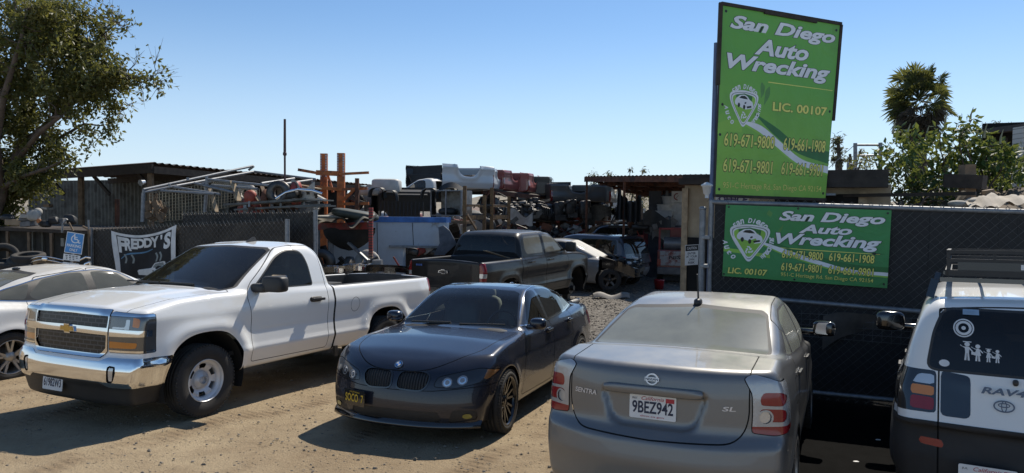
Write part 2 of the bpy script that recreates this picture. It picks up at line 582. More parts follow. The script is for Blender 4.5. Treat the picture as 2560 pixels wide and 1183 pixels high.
def car_field(S):
    top_, roof, bot = Tab(S['top'], S.get('tsm', .05)), Tab(S['roof'], S.get('rsm', .06)), Tab(S['bot'], .03)
    fr, rr = Tab(S['front'], S.get('fsm', .04)), Tab(S['rear'], S.get('fsm', .04))
    plan, sect = Tab(S['plan'], .08), Tab(S['sect'], S.get('ssm', .03))
    gw, gp = Tab(S['gw'], .04), Tab(S['gplan'], .1)
    fb, fp = S.get('fb', (.2, 3)); rb, rp = S.get('rb', (.15, 3))
    ch, cr, wb, rwb = S.get('crown', (.05, .06, .12, .08))
    k, kg, ku = S.get('k', (.10, .12, .05))
    ae = S.get('ae', 2); arches = S['arches']; A, As = S.get('flare', (.02, .07))
    wm = max(p[1] for p in S['plan'])
    xmid = S.get('xmid', -1.5); gmin = S.get('gmin', .5)
    ex = S.get('extra'); wex = S.get('wextra')
    def f(x, y, z):
        ay = np.abs(y); yn = np.minimum(ay / wm, 1.15)
        W = plan(x) + sect(z)
        for xa, za, Ra in arches:
            r = (np.abs(x - xa) ** ae + np.abs(z - za) ** ae) ** (1 / ae)
            W = W + A * np.exp(-((r - Ra) / As) ** 2) * np.clip((z - .3) * 6, 0, 1)
        if wex is not None: W = W + wex(x, y, z)
        c = 1 / np.sqrt(1 + np.minimum(top_.slope(x) ** 2, 4))
        a = (z - top_(x) + ch * y * y) * c
        a = smax(a, bot(x) - z, .05)
        e = smax(x - (fr(z) - fb * yn ** fp), (rr(z) + rb * yn ** rp) - x, .05)
        lo = smax(smax(a, ay - W, k), e, k)
        xx = x + np.where(x > xmid, wb, -rwb) * y * y
        c2 = 1 / np.sqrt(1 + np.minimum(roof.slope(xx) ** 2, 9))
        g = smax((z - roof(xx) + cr * y * y) * c2, ay - (gw(z) + gp(x)), kg)
        g = smax(g, gmin - z, .02)
        o = smin(lo, g, ku)
        if ex is not None: o = ex(x, y, z, o)
        return o
    return f

# ------------------------------------------------------------------ materials shared by the vehicles
K = {}
K['chrome'] = mat('chrome', (.78, .78, .78), .07, 1, 0, dust=.06)
K['gap'] = mat('shut_line', (.006, .006, .006), .9, 0, 0)
K['blackplastic'] = mat('black_plastic', (.018, .018, .018), .5, 0, .2, bump=.1, bs=200, dust=.12)
K['darkplastic'] = mat('dark_grey_plastic', (.028, .029, .031), .65, 0, .2, bump=.1, bs=200, dust=.07, spec=.3)
K['gloss'] = mat('gloss_black', (.008, .008, .009), .12, 0, 0, coat=1, dust=.05)
K['rubber'] = mat('rubber', (.02, .02, .02), .8, 0, .3, bump=.3, bs=90, dust=.35, dustcol=(.2, .17, .13))
K['steel'] = mat('painted_steel_rim', (.60, .60, .60), .4, .3, .12, dust=.15)
K['alloy'] = mat('alloy_rim', (.42, .41, .39), .38, .7, .15, dust=.5)
K['blackrim'] = mat('black_rim', (.012, .012, .013), .25, .3, .1, coat=.6, dust=.08)
K['seat'] = mat('grey_seat_cloth', (.12, .12, .115), .9, 0, .2)
K['tanseat'] = mat('beige_seat', (.22, .21, .18), .85, 0, .15)
K['liner'] = mat('wheel_well', (.012, .012, .012), .95, 0, .2)
K['red'] = mat('red_lens', (.24, .010, .014), .14, 0, .1, coat=.4)
K['darkred'] = mat('dark_red_lens', (.16, .008, .01), .12, 0, .1, coat=1)
K['amber'] = mat('amber_lens', (.6, .2, .02), .12, 0, .1, coat=1)
K['clear'] = mat('clear_lens', (.55, .56, .56), .15, .5, .15, coat=1)
K['smoke'] = mat('smoked_lens', (.13, .13, .13), .14, .6, .1, coat=1)
K['white'] = mat('white_plate', (.72, .71, .68), .5, 0, .08, dust=.1)
K['ink'] = mat('dark_ink', (.015, .02, .05), .5, 0, 0)
K['redink'] = mat('red_ink', (.45, .03, .04), .5, 0, 0)
K['yellowink'] = mat('yellow_ink', (.65, .42, .03), .5, 0, 0)
K['silver'] = mat('silver_lettering', (.66, .66, .67), .25, .35, 0)
K['pewter'] = mat('pewter_lettering', (.13, .14, .16), .3, .5, 0)
K['gunmetal'] = mat('bare_metal', (.09, .085, .08), .45, .8, .4, bump=.2, bs=30)

def place(root, x, y, head):
    """stand a vehicle on the sloping ground; head = direction of its forward axis, clockwise from +Y"""
    f = Vector((sin(head), cos(head), 0))
    s = (gz(y + .3) - gz(y - .3)) / .6
    n = Vector((0, -s, 1)).normalized()
    f = (f - n * f.dot(n)).normalized(); l = n.cross(f)
    m = Matrix((f, l, n)).transposed().to_4x4(); m.translation = (x, y, gz(y))
    root.matrix_world = m
    return root

def wheel(root, x, y, R, w, rimr, style, sgn=1, rimmat=None, steer=0):
    mb = MB(); mb.smooth = False
    h = w / 2
    mb.lathe([(rimr, h * .93), (rimr * .985, h), (rimr * .95, h * .97), (rimr * .93, h * .6), (rimr * .88, -h * .5), (rimr, -h)], 40)
    n, hubr, wi, wo, dish, pair = {'steel': (6, .50, .30, .17, .35, 0), 'multi': (7, .26, .05, .035, .55, .10), 'five': (5, .3, .07, .06, .62, .15), 'plain': (5, .3, .17, .14, .5, 0)}[style]
    yh, yr = h * dish, h * .8
    mb.lathe([(0.001, yh + .012), (rimr * .2, yh + .012), (rimr * .22, yh), (rimr * (hubr if style != 'steel' else .4), yh), (rimr * (hubr if style != 'steel' else .4), yh - .05)], 30)
    if style == 'steel':
        mb.lathe([(rimr * .93, h * .72), (rimr * .84, h * .66), (rimr * .78, h * .45), (rimr * .78, h * .2)], 40)
        mb.lathe([(rimr * .17, yh + .035), (rimr * .19, yh + .01)], 20)
    if style == 'steel':
        na = 72; rr_ = [.22, .42, .56, .66, .76, .82, .90]; hh = [.10, .10, .30, .42, .44, .40, .62]
        vs = [(cos(2 * pi * i / na) * rimr * a, h * q, sin(2 * pi * i / na) * rimr * a) for i in range(na) for a, q in zip(rr_, hh)]
        k7 = len(rr_); mb.smooth = True
        mb.add(vs, [((i * k7 + k), ((i + 1) % na) * k7 + k, ((i + 1) % na) * k7 + k + 1, i * k7 + k + 1)[::-1] for i in range(na) for k in range(k7 - 1) if not (k in (2, 3) and (i % 12) in (3, 4, 5, 6, 7, 8)) and not (k == 4 and (i % 12) in (4, 5, 6, 7))])
        mb.smooth = False; n = 0; yh = h * .1
    for i in range(n):
        for sg in ((0,) if not pair else (-1, 1)):
            t = 2 * pi * i / n + .25
            t0, t1 = t + sg * pair * .9, t + sg * pair * (2.1 if style == 'multi' else 1.3)
            a0, a1 = rimr * hubr * .9, rimr * .94
            c0 = Vector((cos(t0), 0, sin(t0))); c1 = Vector((cos(t1), 0, sin(t1)))
            p0 = Vector((-sin(t0), 0, cos(t0))); p1 = Vector((-sin(t1), 0, cos(t1)))
            vs = []
            for yy in (0, -.035):
                vs += [c0 * a0 - p0 * rimr * wi + Vector((0, yh + yy, 0)), c0 * a0 + p0 * rimr * wi + Vector((0, yh + yy, 0)),
                       c1 * a1 + p1 * rimr * wo + Vector((0, yr + yy, 0)), c1 * a1 - p1 * rimr * wo + Vector((0, yr + yy, 0))]
            mb.add(vs, [(0, 1, 2, 3), (7, 6, 5, 4), (0, 4, 5, 1), (1, 5, 6, 2), (2, 6, 7, 3), (3, 7, 4, 0)])
    for i in range(6 if style == 'steel' else 5):
        t = 2 * pi * i / (6 if style == 'steel' else 5)
        q = Vector((cos(t) * rimr * .33, yh, sin(t) * rimr * .33))
        mb.cyl(q, q + Vector((0, .012, 0)), .011, n=6)
    m = MB()
    m.lathe([(rimr * .86, -h * .6), (rimr * .86, -h * .55), (.001, -h * .55)], 24)       # brake disc side
    ob = mb.build('wheel', rimmat or K['steel'], root)
    ob.location = (x, y, R)
    ob.rotation_euler = (0, 0, (0 if sgn > 0 else pi) + steer)
    t = MB()
    t.lathe([(rimr * .97, -h * .9), (rimr * 1.04, -h * 1.02), (rimr + (R - rimr) * .5, -h * 1.06), (R - .035, -h * 1.0), (R - .012, -h * .9), (R, -h * .7), (R, -h * .38),
             (R - .008, -h * .36), (R - .008, -h * .30), (R, -h * .28), (R + .001, -h * .05), (R - .008, -h * .04), (R - .008, h * .04), (R + .001, h * .05), (R, h * .28), (R - .008, h * .30), (R - .008, h * .36), (R, h * .38),
             (R, h * .7), (R - .012, h * .9), (R - .035, h * 1.0), (rimr + (R - rimr) * .5, h * 1.06), (rimr * 1.04, h * 1.02), (rimr * .97, h * .9)], 48)
    nb = 60
    for i in range(nb):                                                                   # shoulder blocks
        a = 2 * pi * i / nb
        for sy in (-1, 1):
            c = Vector((cos(a) * (R - .0145), sy * h * .84, sin(a) * (R - .0145)))
            t.box(c, (.02, h * .3, .022), Matrix.Rotation(-a, 3, 'Y'))
    t.build('tyre', K['rubber'], ob)
    m.build('brake_disc', K['gunmetal'], ob)
    return ob

def wells(root, lst, R, yo, yi):
    """dark liners inside the wheel arches"""
    for x, z, sg in lst:
        mb = MB()
        n = 24
        vs = []
        for i in range(n + 1):
            t = -.35 + (pi + .7) * i / n
            for yy in (yo, yi):
                vs.append((x + cos(t) * R, sg * yy, z + sin(t) * R))
        mb.smooth = True
        mb.add(vs, [(2 * i, 2 * i + 1, 2 * i + 3, 2 * i + 2) for i in range(n)])
        mb.smooth = False
        mb.add([(x + cos(t) * R, sg * yi, z + sin(t) * R) for t in [-.35 + (pi + .7) * i / n for i in range(n + 1)]], [tuple(range(n + 1))])
        mb.build('wheel_liner', K['liner'], root)

def plate(root, p, r, u, text, style='white', top=None, bottom=None, w=.305, h=.152, month='MAY'):
    M = frame(p, r, u)
    b = MB(); b.T = M
    b.prism(rnd([(-w / 2, -h / 2), (w / 2, -h / 2), (w / 2, h / 2), (-w / 2, h / 2)], .012), Matrix.Identity(4), .006)
    o = b.build('number_plate', K['white'] if style == 'white' else K['gloss'], root)
    t = MB(); t.T = M
    t.m = 0
    if text: t.text(text, Matrix.Translation((-w * .44, -h * .28, .002)), w * .88, h * .52, off=.02)
    if style == 'white':
        t.m = 1
        t.text(top or 'California', Matrix.Translation((-w * .24, h * .28, .002)), w * .48, h * .16, shear=.3)
        if bottom:
            t.text(bottom, Matrix.Translation((-w * .26, -h * .45, .002)), w * .52, h * .1)
            t.prism([(w * .28, h * .24), (w * .46, h * .24), (w * .46, h * .42), (w * .28, h * .42)], Matrix.Translation((0, 0, .002)), .001)
            t.m = 0
            t.text(month, Matrix.Translation((-w * .44, h * .29, .002)), w * .11, h * .1)
    else:
        t.m = 0
        t.text(top or 'CALIFORNIA', Matrix.Translation((-w * .24, h * .3, .002)), w * .5, h * .1)
    t.build('lettering', [K['ink'], K['redink']] if style == 'white' else [K['yellowink']], o)
    return o

def seats(root, xs, ys, z, m, w=.25, hr=.62):
    for x in xs:
        for y in ys:
            b = MB()
            b.sup((x + .25, y, z), (.27, w, .1), .4)
            b.sup((x - .05, y, z + .33), (.09, w * .95, .34), .4, R=Matrix.Rotation(-.22, 3, 'Y'))
            b.sup((x - .14, y, z + hr + .1), (.055, .13, .09), .5, R=Matrix.Rotation(-.15, 3, 'Y'))
            b.build('seat', m, root)

def steering(root, x, y, z):
    b = MB()
    n = 20
    R = Matrix.Rotation(rad(-28), 3, 'Y')
    pts = [Vector((x, y, z)) + R @ Vector((0, cos(2 * pi * i / n) * .185, sin(2 * pi * i / n) * .185)) for i in range(n + 1)]
    b.tube(pts, .016, 6)
    b.sup((x, y, z), (.03, .09, .07), .5)
    b.bar(Vector((x, y, z)) + R @ Vector((0, -.18, 0)), Vector((x, y, z)) + R @ Vector((0, .18, 0)), .03, .02)
    b.build('steering_wheel', K['blackplastic'], root)
# ------------------------------------------------------------------ vehicles
def superarch(xc, rx, ztop, zc=.4, e=2.6, n=24, zlow=-.3):
    pts = [(xc - rx, zlow)]
    for i in range(n + 1):
        t = pi - pi * i / n
        pts.append((xc + rx * math.copysign(abs(cos(t)) ** (2 / e), cos(t)), zc + (ztop - zc) * abs(sin(t)) ** (2 / e)))
    return pts + [(xc + rx, zlow)]

def underbody(root, x0, x1, w, z, name='underbody'):
    b = MB()
    b.box(((x0 + x1) / 2, 0, z), (x1 - x0, w, .16))
    b.build(name, K['liner'], root)

def logo_bowtie(root, x, z, s, m, m2, flip=1):
    b = MB()
    P = [(-1, -.28), (-.38, -.28), (-.3, -.5), (.42, -.5), (.36, -.28), (1.0, -.28), (.86, .28), (.36, .28), (.3, .5), (-.42, .5), (-.38, .28), (-.86, .28)]
    M = frame((x, 0, z), (0, flip, 0), (0, 0, 1))
    b.prism([(a * s, c * s * .75) for a, c in P], M, .02)
    b.m = 1
    b.prism([(a * s * .86, c * s * .58) for a, c in P], M @ Matrix.Translation((0, 0, .003)), .002)
    return b.build('badge', [m, m2], root)

def grille_mat(name, bw, rh, c1=(.004, .004, .004), c2=(.03, .03, .03), ms=.02):
    N = NT(name)
    sp = N.n('ShaderNodeSeparateXYZ'); N.l(N.pos(), sp.inputs[0])
    cb = N.n('ShaderNodeCombineXYZ'); N.l(sp.outputs[1], cb.inputs[0]); N.l(sp.outputs[2], cb.inputs[1])
    br = N.n('ShaderNodeTexBrick'); N.l(cb.outputs[0], br.inputs[0])
    br.inputs['Color1'].default_value = c4(c1); br.inputs['Color2'].default_value = c4(c1); br.inputs['Mortar'].default_value = c4(c2)
    br.inputs['Scale'].default_value = 1; br.inputs['Brick Width'].default_value = bw; br.inputs['Row Height'].default_value = rh
    br.inputs['Mortar Size'].default_value = ms * rh
    N.l(br.outputs[0], N.b.inputs['Base Color']); N.b.inputs['Roughness'].default_value = .35
    N.bump(br.outputs['Fac'], .8, .02)
    return N.m

def pickup(front_clip=True, crew=False):
    L = 1.16 if crew else 0.0                      # crew cab is longer, its bed shorter
    wb = 3.745 if crew else 3.378
    cb = -3.13 if crew else -2.17                   # back of the cab
    xr = -4.86 if crew else -4.72
    FA = 0 if crew else -.075                      # front axle
    S = dict(top=[(xr - .1, 1.355), (cb, 1.35), (cb + .1, 1.34), (-.6, 1.365), (-.25, 1.365), (.25, 1.335), (.7, 1.25), (.85, 1.2)],
             roof=[(cb - .16, .6), (cb - .07, 1.2), (cb + .06, 1.80), (cb + .24, 1.90), (-1.75, 1.915), (-1.25, 1.86), (-.30, 1.335), (.0, 1.1), (.3, .6)],
             bot=[(xr, .56), (-wb - .6, .52), (-wb + .5, .45), (-.6, .42), (.34, .40), (.42, .25), (.9, .25)],
             front=[(.2, .78), (.28, .80), (.44, .84), (.48, .875), (.62, .885), (.72, .86), (.76, .825), (1.0, .825), (1.18, .80), (1.3, .74)],
             rear=[(.3, xr + .06), (.6, xr), (.8, xr + .02), (1.4, xr + .03)], fsm=.018,
             plan=[(xr - .1, .93), (xr + .35, .985), (-2, .985), (.5, .985), (1, .97)],
             sect=[(.25, -.10), (.35, -.09), (.46, -.055), (.60, -.01), (.66, .012), (.72, -.002), (.95, 0), (1.12, .004), (1.16, -.004), (1.25, -.03), (1.42, -.075)], ssm=.016,
             gw=[(1.2, .96), (1.36, .92), (1.6, .855), (1.85, .77), (1.95, .73)], gplan=[(-.2, -.07), (-.9, 0), (cb, -.015)],
             fb=(.115, 3.4), rb=(.06, 4), crown=(.045, .05, .10, .03), k=(.055, .13, .04), arches=[(FA, .42, .55), (-wb, .42, .55)], flare=(.034, .09), ae=3, xmid=-1.6, gmin=.9, rsm=.045)
    x0b, x1b = xr + .1, cb - .14
    def ex(x, y, z, o):
        if front_clip:                               # raised hood centre
            o = o - .016 / (1 + np.exp(np.clip((np.abs(y) - .50 - .06 * (.8 - x)) / .022, -30, 30))) * np.clip((x + .5) * 4, 0, 1) * np.clip((z - 1.16) * 14, 0, 1)
        return smax(o, -np.maximum(np.maximum(np.abs(y) - .82, np.maximum(x - x1b, x0b - x)), .86 - z), .035)
    S['extra'] = ex
    def wex(x, y, z):                               # hood sides stand proud of the shoulder, door waist is hollow
        m = np.clip((x + .5) * 5, 0, 1)
        return -.02 * (1 - m) * np.exp(-((z - .88) / .13) ** 2)
    S['wextra'] = wex
    sh = Shell(car_field(S), (xr - .12, -1.1, .2), (1.08, 1.1, 2.0), .026)
    for xa in (FA, -wb):
        f = sdpoly(superarch(xa, .515, .935, .42, 2.5))
        sh.cut(lambda x, y, z, n: np.maximum(f(x, z), .5 - np.abs(y)), 'void')
        sh.cut(lambda x, y, z, n: np.maximum(f(x, z) - .012, .5 - np.abs(y)), 'arch_lip')
    sh.cut(lambda x, y, z, n: np.maximum(np.maximum(np.abs(y) - .815, np.maximum(x - x1b + .003, x0b + .003 - x)), .9 - z + (n[:, 2] < .5) * 0), 'bed')
    sh.cut(lambda x, y, z, n: np.maximum(np.maximum(np.abs(y) - .86, np.maximum(x - x1b - .03, x0b - .03 - x)), .8 - z) + (n[:, 2] > .93) * 1.0, 'bed')
    sh.cut(lambda x, y, z, n: np.maximum(x - cb - .006, z - 1.45), '_b'); sh.cut(lambda x, y, z, n: x - cb + .030, 'body', '_b'); sh.L[sh.L == sh.lab('_b')] = sh.lab('gap')
    rail = lambda x, y, z, n: np.maximum(np.maximum((.86 - n[:, 2]) * .1, 1.30 - z), x - cb + .06)
    sh.cut(rail, 'bed_rail')
    # glass
    ws = sdpoly(rnd([(-.01, 1.40), (.74, 1.40), (.80, 1.42), (.62, 1.80), (.5, 1.825), (-.01, 1.835)], 0) if False else [(0, 1.375), (.76, 1.36), (.83, 1.385), (.69, 1.79), (.62, 1.815), (0, 1.838), (-.62, 1.815), (-.69, 1.79), (-.83, 1.385), (-.76, 1.36)])
    fw = lambda x, y, z, n: np.maximum(np.maximum(ws(y, z), (.22 - n[:, 0]) * 1.0), -1.5 - x)
    sh.cut(lambda x, y, z, n: fw(x, y, z, n) - .022, 'seal'); sh.cut(fw, 'windscreen', 'seal')
    wins = [rnd([(-.80, 1.355), (-1.80, 1.355), (-1.775, 1.64), (-1.70, 1.785), (-1.44, 1.80), (-1.22, 1.70)], [.06, .03, .1, .09, .12, .1])] if not crew else \
           [rnd([(-.92, 1.40), (-1.82, 1.40), (-1.80, 1.80), (-1.5, 1.80), (-1.25, 1.72)], [.06, .04, .04, .1, .1]), rnd([(-1.98, 1.40), (-2.80, 1.40), (-2.86, 1.50), (-2.80, 1.78), (-1.96, 1.80)], [.04, .08, .06, .1, .04])]
    for p in wins:
        f = side(p); sh.cut(lambda x, y, z, n: f(x, y, z, n) - .018, 'seal'); sh.cut(f, 'side_window', 'seal')
    rw = sdpoly(rnd([(-.62, 1.42), (.62, 1.42), (.56, 1.77), (-.56, 1.77)] if not crew else [(-.78, 1.40), (.78, 1.40), (.69, 1.79), (-.69, 1.79)], .05))
    frw = lambda x, y, z, n: np.maximum(np.maximum(rw(y, z), (.3 + n[:, 0]) * .2), x - cb - .3)
    sh.cut(lambda x, y, z, n: frw(x, y, z, n) - .02, 'seal'); sh.cut(frw, 'rear_window', 'seal')
    # front end
    if front_clip:
        hp = rnd([(.615, .80), (1.2, .80), (1.2, 1.17), (.61, 1.20)], .02)
        f = front(hp, .56); sh.cut(lambda x, y, z, n: f(x, y, z, n) - .006, 'gap'); sh.cut(f, 'headlight', 'gap')
        sh.cut(front([(.5, .955), (1.3, .965), (1.3, 1.015), (.5, 1.035)], .60), 'lamp_bar', 'headlight')
        sh.cut(front([(.5, .79), (1.3, .79), (1.3, .822), (.5, .822)], .56), 'lamp_bar', 'headlight')
        sh.cut(front([(.5, 1.165), (1.3, 1.15), (1.3, 1.3), (.5, 1.3)], .56), 'lamp_bar', 'headlight')
        sh.cut(front([(.5, .84), (.92, .845), (.935, .90), (.5, .91)], .56), 'amber', 'headlight')
        sh.cut(front([(.875, 1.06), (.945, 1.05), (.945, 1.14), (.875, 1.15)], .56), 'amber', 'headlight')
        sh.cut(front([(.64, 1.055), (.80, 1.05), (.80, 1.13), (.845, 1.13), (.845, 1.03), (.64, 1.035)], .56), 'lamp_led', 'headlight')
        sh.cut(front([(-.1, .735), (.52, .735), (.6, .80), (.6, 1.215), (-.1, 1.22)], .65), 'chrome')
        sh.cut(front([(-.1, 1.045), (.585, 1.038), (.588, 1.155), (-.1, 1.168)], .65), 'grille', 'chrome')
        sh.cut(front([(-.1, .775), (.51, .775), (.575, .835), (.582, .968), (-.1, .978)], .65), 'grille', 'chrome')
        f = front([(-.1, .505), (.55, .50), (.66, .45), (1.3, .455), (1.3, .745), (.62, .745), (.52, .705), (-.1, .70)], .37)
        sh.cut(f, 'bumper', ('body', 'gap', 'arch_lip'))
        sh.cut(front([(.645, .505), (.72, .50), (.76, .60), (.75, .665), (.655, .675)], .4), 'lampslot', 'bumper')
        sh.cut(front([(.67, .52), (.715, .52), (.73, .65), (.67, .655)], .4), 'foglamp', 'lampslot')
        sh.cut(lambda x, y, z, n: np.maximum(z - .51, .36 - x), 'valance', ('body', 'arch_lip'))
        f = top([(.83, -1), (.83, .76), (.4, .80), (-.47, .86), (-.50, .5), (-.42, 0), (-.42, -1)], .3, 1.15)
        sh.panel(f, 'hood', 'body', .004)
    d1 = [(-.72, .50), (-.71, 1.0), (-.66, 1.28), (-.76, 1.42), (-1.26, 1.80), (-1.40, 1.86), (-1.90, 1.86), (-2.01, 1.74), (-2.05, 1.35), (-2.05, .50)] if not crew else \
         [(-.68, .50), (-.66, 1.0), (-.60, 1.30), (-.74, 1.44), (-1.2, 1.80), (-1.35, 1.85), (-1.89, 1.86), (-1.90, .50)]
    sh.panel(side(rnd(d1, .05)), 'door')
    if crew:
        sh.panel(side(rnd([(-1.905, .50), (-1.905, 1.86), (-2.75, 1.85), (-2.93, 1.74), (-2.98, 1.35), (-2.92, .95), (-2.92, .50)], .05)), 'rear_door')
    lf = rnd([(.84, .84), (1.2, .84), (1.2, 1.30), (.84, 1.30)], .02)
    f = rear(lf, xr + .16); sh.cut(lambda x, y, z, n: f(x, y, z, n) - .005, 'gap'); sh.cut(f, 'tail_light', 'gap')
    sh.cut(rear([(.8, 1.0), (1.3, 1.0), (1.3, 1.09), (.8, 1.09)], xr + .16), 'clearlens', 'tail_light')
    sh.panel(rear(rnd([(-.83, .78), (.83, .78), (.83, 1.345), (-.83, 1.345)], .03), xr + .12, False), 'tailgate')
    f = rear([(-1.2, .3), (1.2, .3), (1.2, .76), (-1.2, .76)], xr + .22, False); sh.cut(f, 'rear_bumper')
    if not crew:
        f = sdpoly([(-2.62 + cos(t) * .095, 1.03 + sin(t) * .10) for t in [2 * pi * i / 24 for i in range(24)]])
        sh.panel(lambda x, y, z, n: np.maximum(f(x, z), .4 - y), 'fuel_door', 'body', .003)
    return sh, wb, cb, xr

def pickup_parts(root, sh, P, G, wb, cb, xr, crew=False, trim=None):
    sh.part(['body', 'arch_lip'], 'body', P, root)
    sh.part('gap', 'shut_lines', K['gap'], root, -.004)
    sh.part('seal', 'window_seal', K['blackplastic'], root)
    sh.part('bed', 'bed_liner', K['darkplastic'], root)
    sh.part('bed_rail', 'bed_rail', K['blackplastic'] if not crew else P, root)
    w = sh.part('windscreen', 'windscreen', G, root)
    for s in (1, -1):
        sl_ = lambda x, y, z: y * s > 0
        if crew:
            for nm, q, a, b in (('door', 'door', -1.9, 0), ('door', 'rear_door', -3.3, -1.9)):
                d = sh.part(q, nm, P, root, 0, sl_)
                sh.part('side_window', 'side_window', G, d, 0, lambda x, y, z: (y * s > 0) & (x > a) & (x < b))
                hb = MB(); xx = a + .13 if q == 'door' else -2.80
                hb.bar((xx, s * 1.005, 1.22), (xx + .2, s * 1.015, 1.225), .03, .035)
                hb.build('handle', K['gloss'], d, .01)
        else:
            d = sh.part('door', 'door', P, root, 0, sl_)
            sh.part('side_window', 'side_window', G, d, 0, sl_)
            hb = MB()
            hb.bar((-1.93, s * 1.02, 1.16), (-1.70, s * 1.02, 1.165), .03, .035)
            hb.sup((-1.80, s * .985, 1.162), (.11, .02, .035), .5)
            hb.build('handle', K['blackplastic'], d, .008)
        sh.part(['tail_light'], 'tail_light', K['red'], root, 0, sl_)
        sh.part(['clearlens'], 'reversing_light', K['clear'], root, 0, sl_)
        if not crew and s < 0: continue
        mb = MB()
        if crew:
            mb.sup((-.98, s * 1.19, 1.50), (.08, .13, .13), .45); mb.bar((-.9, s * .9, 1.40), (-.96, s * 1.12, 1.46), .07, .05)
        else:
            mb.sup((-.86, s * 1.19, 1.415), (.085, .15, .095), .38, R=Matrix.Rotation(s * .1, 3, 'Z')); mb.sup((-.82, s * 1.0, 1.365), (.07, .12, .055), .5)
        o = mb.build('mirror', K['blackplastic'], root)
        g = MB(); M = frame((-.925, s * 1.19, 1.445), (0, -1, 0), (0, 0, 1))
        g.prism(rnd([(-.12, -.075), (.12, -.075), (.12, .075), (-.12, .075)], .03), M, .004)
        g.build('mirror_glass', K['chrome'], o)
    sh.part('rear_window', 'rear_window', G, root)
    sh.part('tailgate', 'tailgate', P, root)
    sh.part('rear_bumper', 'rear_bumper', trim or K['chrome'], root)
    sh.part('fuel_door', 'fuel_door', P, root)
    seats(root, [cb + .62] + ([-1.75] if crew else []), (.42, -.42), .92, K['seat'], .27, .66)
    b = MB()
    b.sup((-.62, 0, 1.26), (.28, .80, .13), .4)
    b.box((-1.5, 0, .62), (2.0 if not crew else 3.0, 1.7, .05))
    b.build('dashboard', K['darkplastic'], root)
    steering(root, -.98, .42, 1.28)
    underbody(root, xr + .4, .7, 1.2, .52)

# ---- the white single-cab pickup
PW = paint('white_car_paint', (.86, .85, .81), 0, .3, .10, (.5, .45, .36))
GW = glass('tinted_glass', (.26, .28, .26), .03, ior=1.33)
sh, wb, cb, xr = pickup()
T = thing('pickup_truck', 'white single-cab long-bed pickup with chrome grille and bumper, parked on the dirt', 'pickup truck')
TRUCK = T
pickup_parts(T, sh, PW, GW, wb, cb, xr)
sh.part('hood', 'hood', PW, T)
sh.part('chrome', 'grille_surround', K['chrome'], T, .012)
g = sh.part('grille', 'grille', grille_mat('hexagon_grille', .11, .045, (.004, .004, .004), (.07, .07, .07), .14), T, -.012)
sh.part('bumper', 'bumper', K['chrome'], T, .004)
sh.part('valance', 'valance', K['blackplastic'], T)
for s in (1, -1):
    sl_ = lambda x, y, z: y * s > 0
    h = sh.part('headlight', 'headlight', K['smoke'], T, .001, sl_)
    sh.part('lamp_bar', 'chrome_strip', K['chrome'], h, .006, sl_)
    sh.part('amber', 'turn_signal', K['amber'], h, .002, sl_)
    sh.part('lamp_led', 'daytime_light', K['clear'], h, .003, sl_)
    fl_ = sh.part('lampslot', 'lamp_pocket', K['gap'], T, -.01, sl_)
    sh.part('foglamp', 'fog_light', K['clear'], fl_, 0, sl_)
    wheel(T, -.075, s * .865, .395, .235, .235, 'steel', s)
    wheel(T, -wb, s * .865, .395, .235, .235, 'steel', s)
wells(T, [(-.075, .42, 1), (-.075, .42, -1), (-wb, .42, 1), (-wb, .42, -1)], .53, .97, .55)
logo_bowtie(T, .850, 1.005, .125, K['chrome'], mat('gold', (.55, .36, .09), .3, .6, .05))
plate(T, (.866, -.20, .43), (0, 1, 0), (-.06, 0, 1), '61982W3', w=.33, h=.165)
b = MB()
b.add([(-1.69, -.010, 1.90), (-1.69, .010, 1.90), (-1.54, .018, 1.895), (-1.54, -.018, 1.895), (-1.69, -.005, 1.965), (-1.69, .005, 1.965), (-1.65, .005, 1.967), (-1.65, -.005, 1.967), (-1.72, -.02, 1.89), (-1.72, .02, 1.89)],
      [(8, 3, 2, 9), (8, 0, 7, 3), (0, 4, 7), (8, 4, 0), (4, 5, 6, 7), (9, 2, 6, 5), (8, 9, 5, 4), (3, 7, 6, 2)])
b.build('roof_antenna', K['blackplastic'], T)
b = MB()
for y in (.35, -.25):
    b.bar((-.42, y, 1.405), (-.40, y - .55, 1.41), .015, .02)
b.build('wiper', K['blackplastic'], T)
b = MB()
b.box((-2.5, .35, 1.18), (.3, .75, .3)); b.cyl((-2.4, .3, 1.2), (-2.4, .52, 1.2), .07)
o = tag(b.build('toolbox', K['darkplastic'], None, .02), 'dark toolbox standing behind the cab in the bed of the white pickup', 'toolbox')
TOOLBOX = o
b = MB()
b.box((-2.19, .985, .43), (.06, .04, .14))
b.build('mud_flap', K['blackplastic'], T)
place(T, -4.235, 8.04, LOT + pi)
TRSH = sh
bpy.context.view_layer.update()
o.matrix_world = T.matrix_world.copy()

# ---- sedans
def sedan(S, cuts):
    f = car_field(S)
    xs = [p[1] for p in S['rear']]; xf = [p[1] for p in S['front']]
    return Shell(f, (min(xs) - .1, -1.02, .05), (max(xf) + .1, 1.02, 1.80), S.get('step', .024))

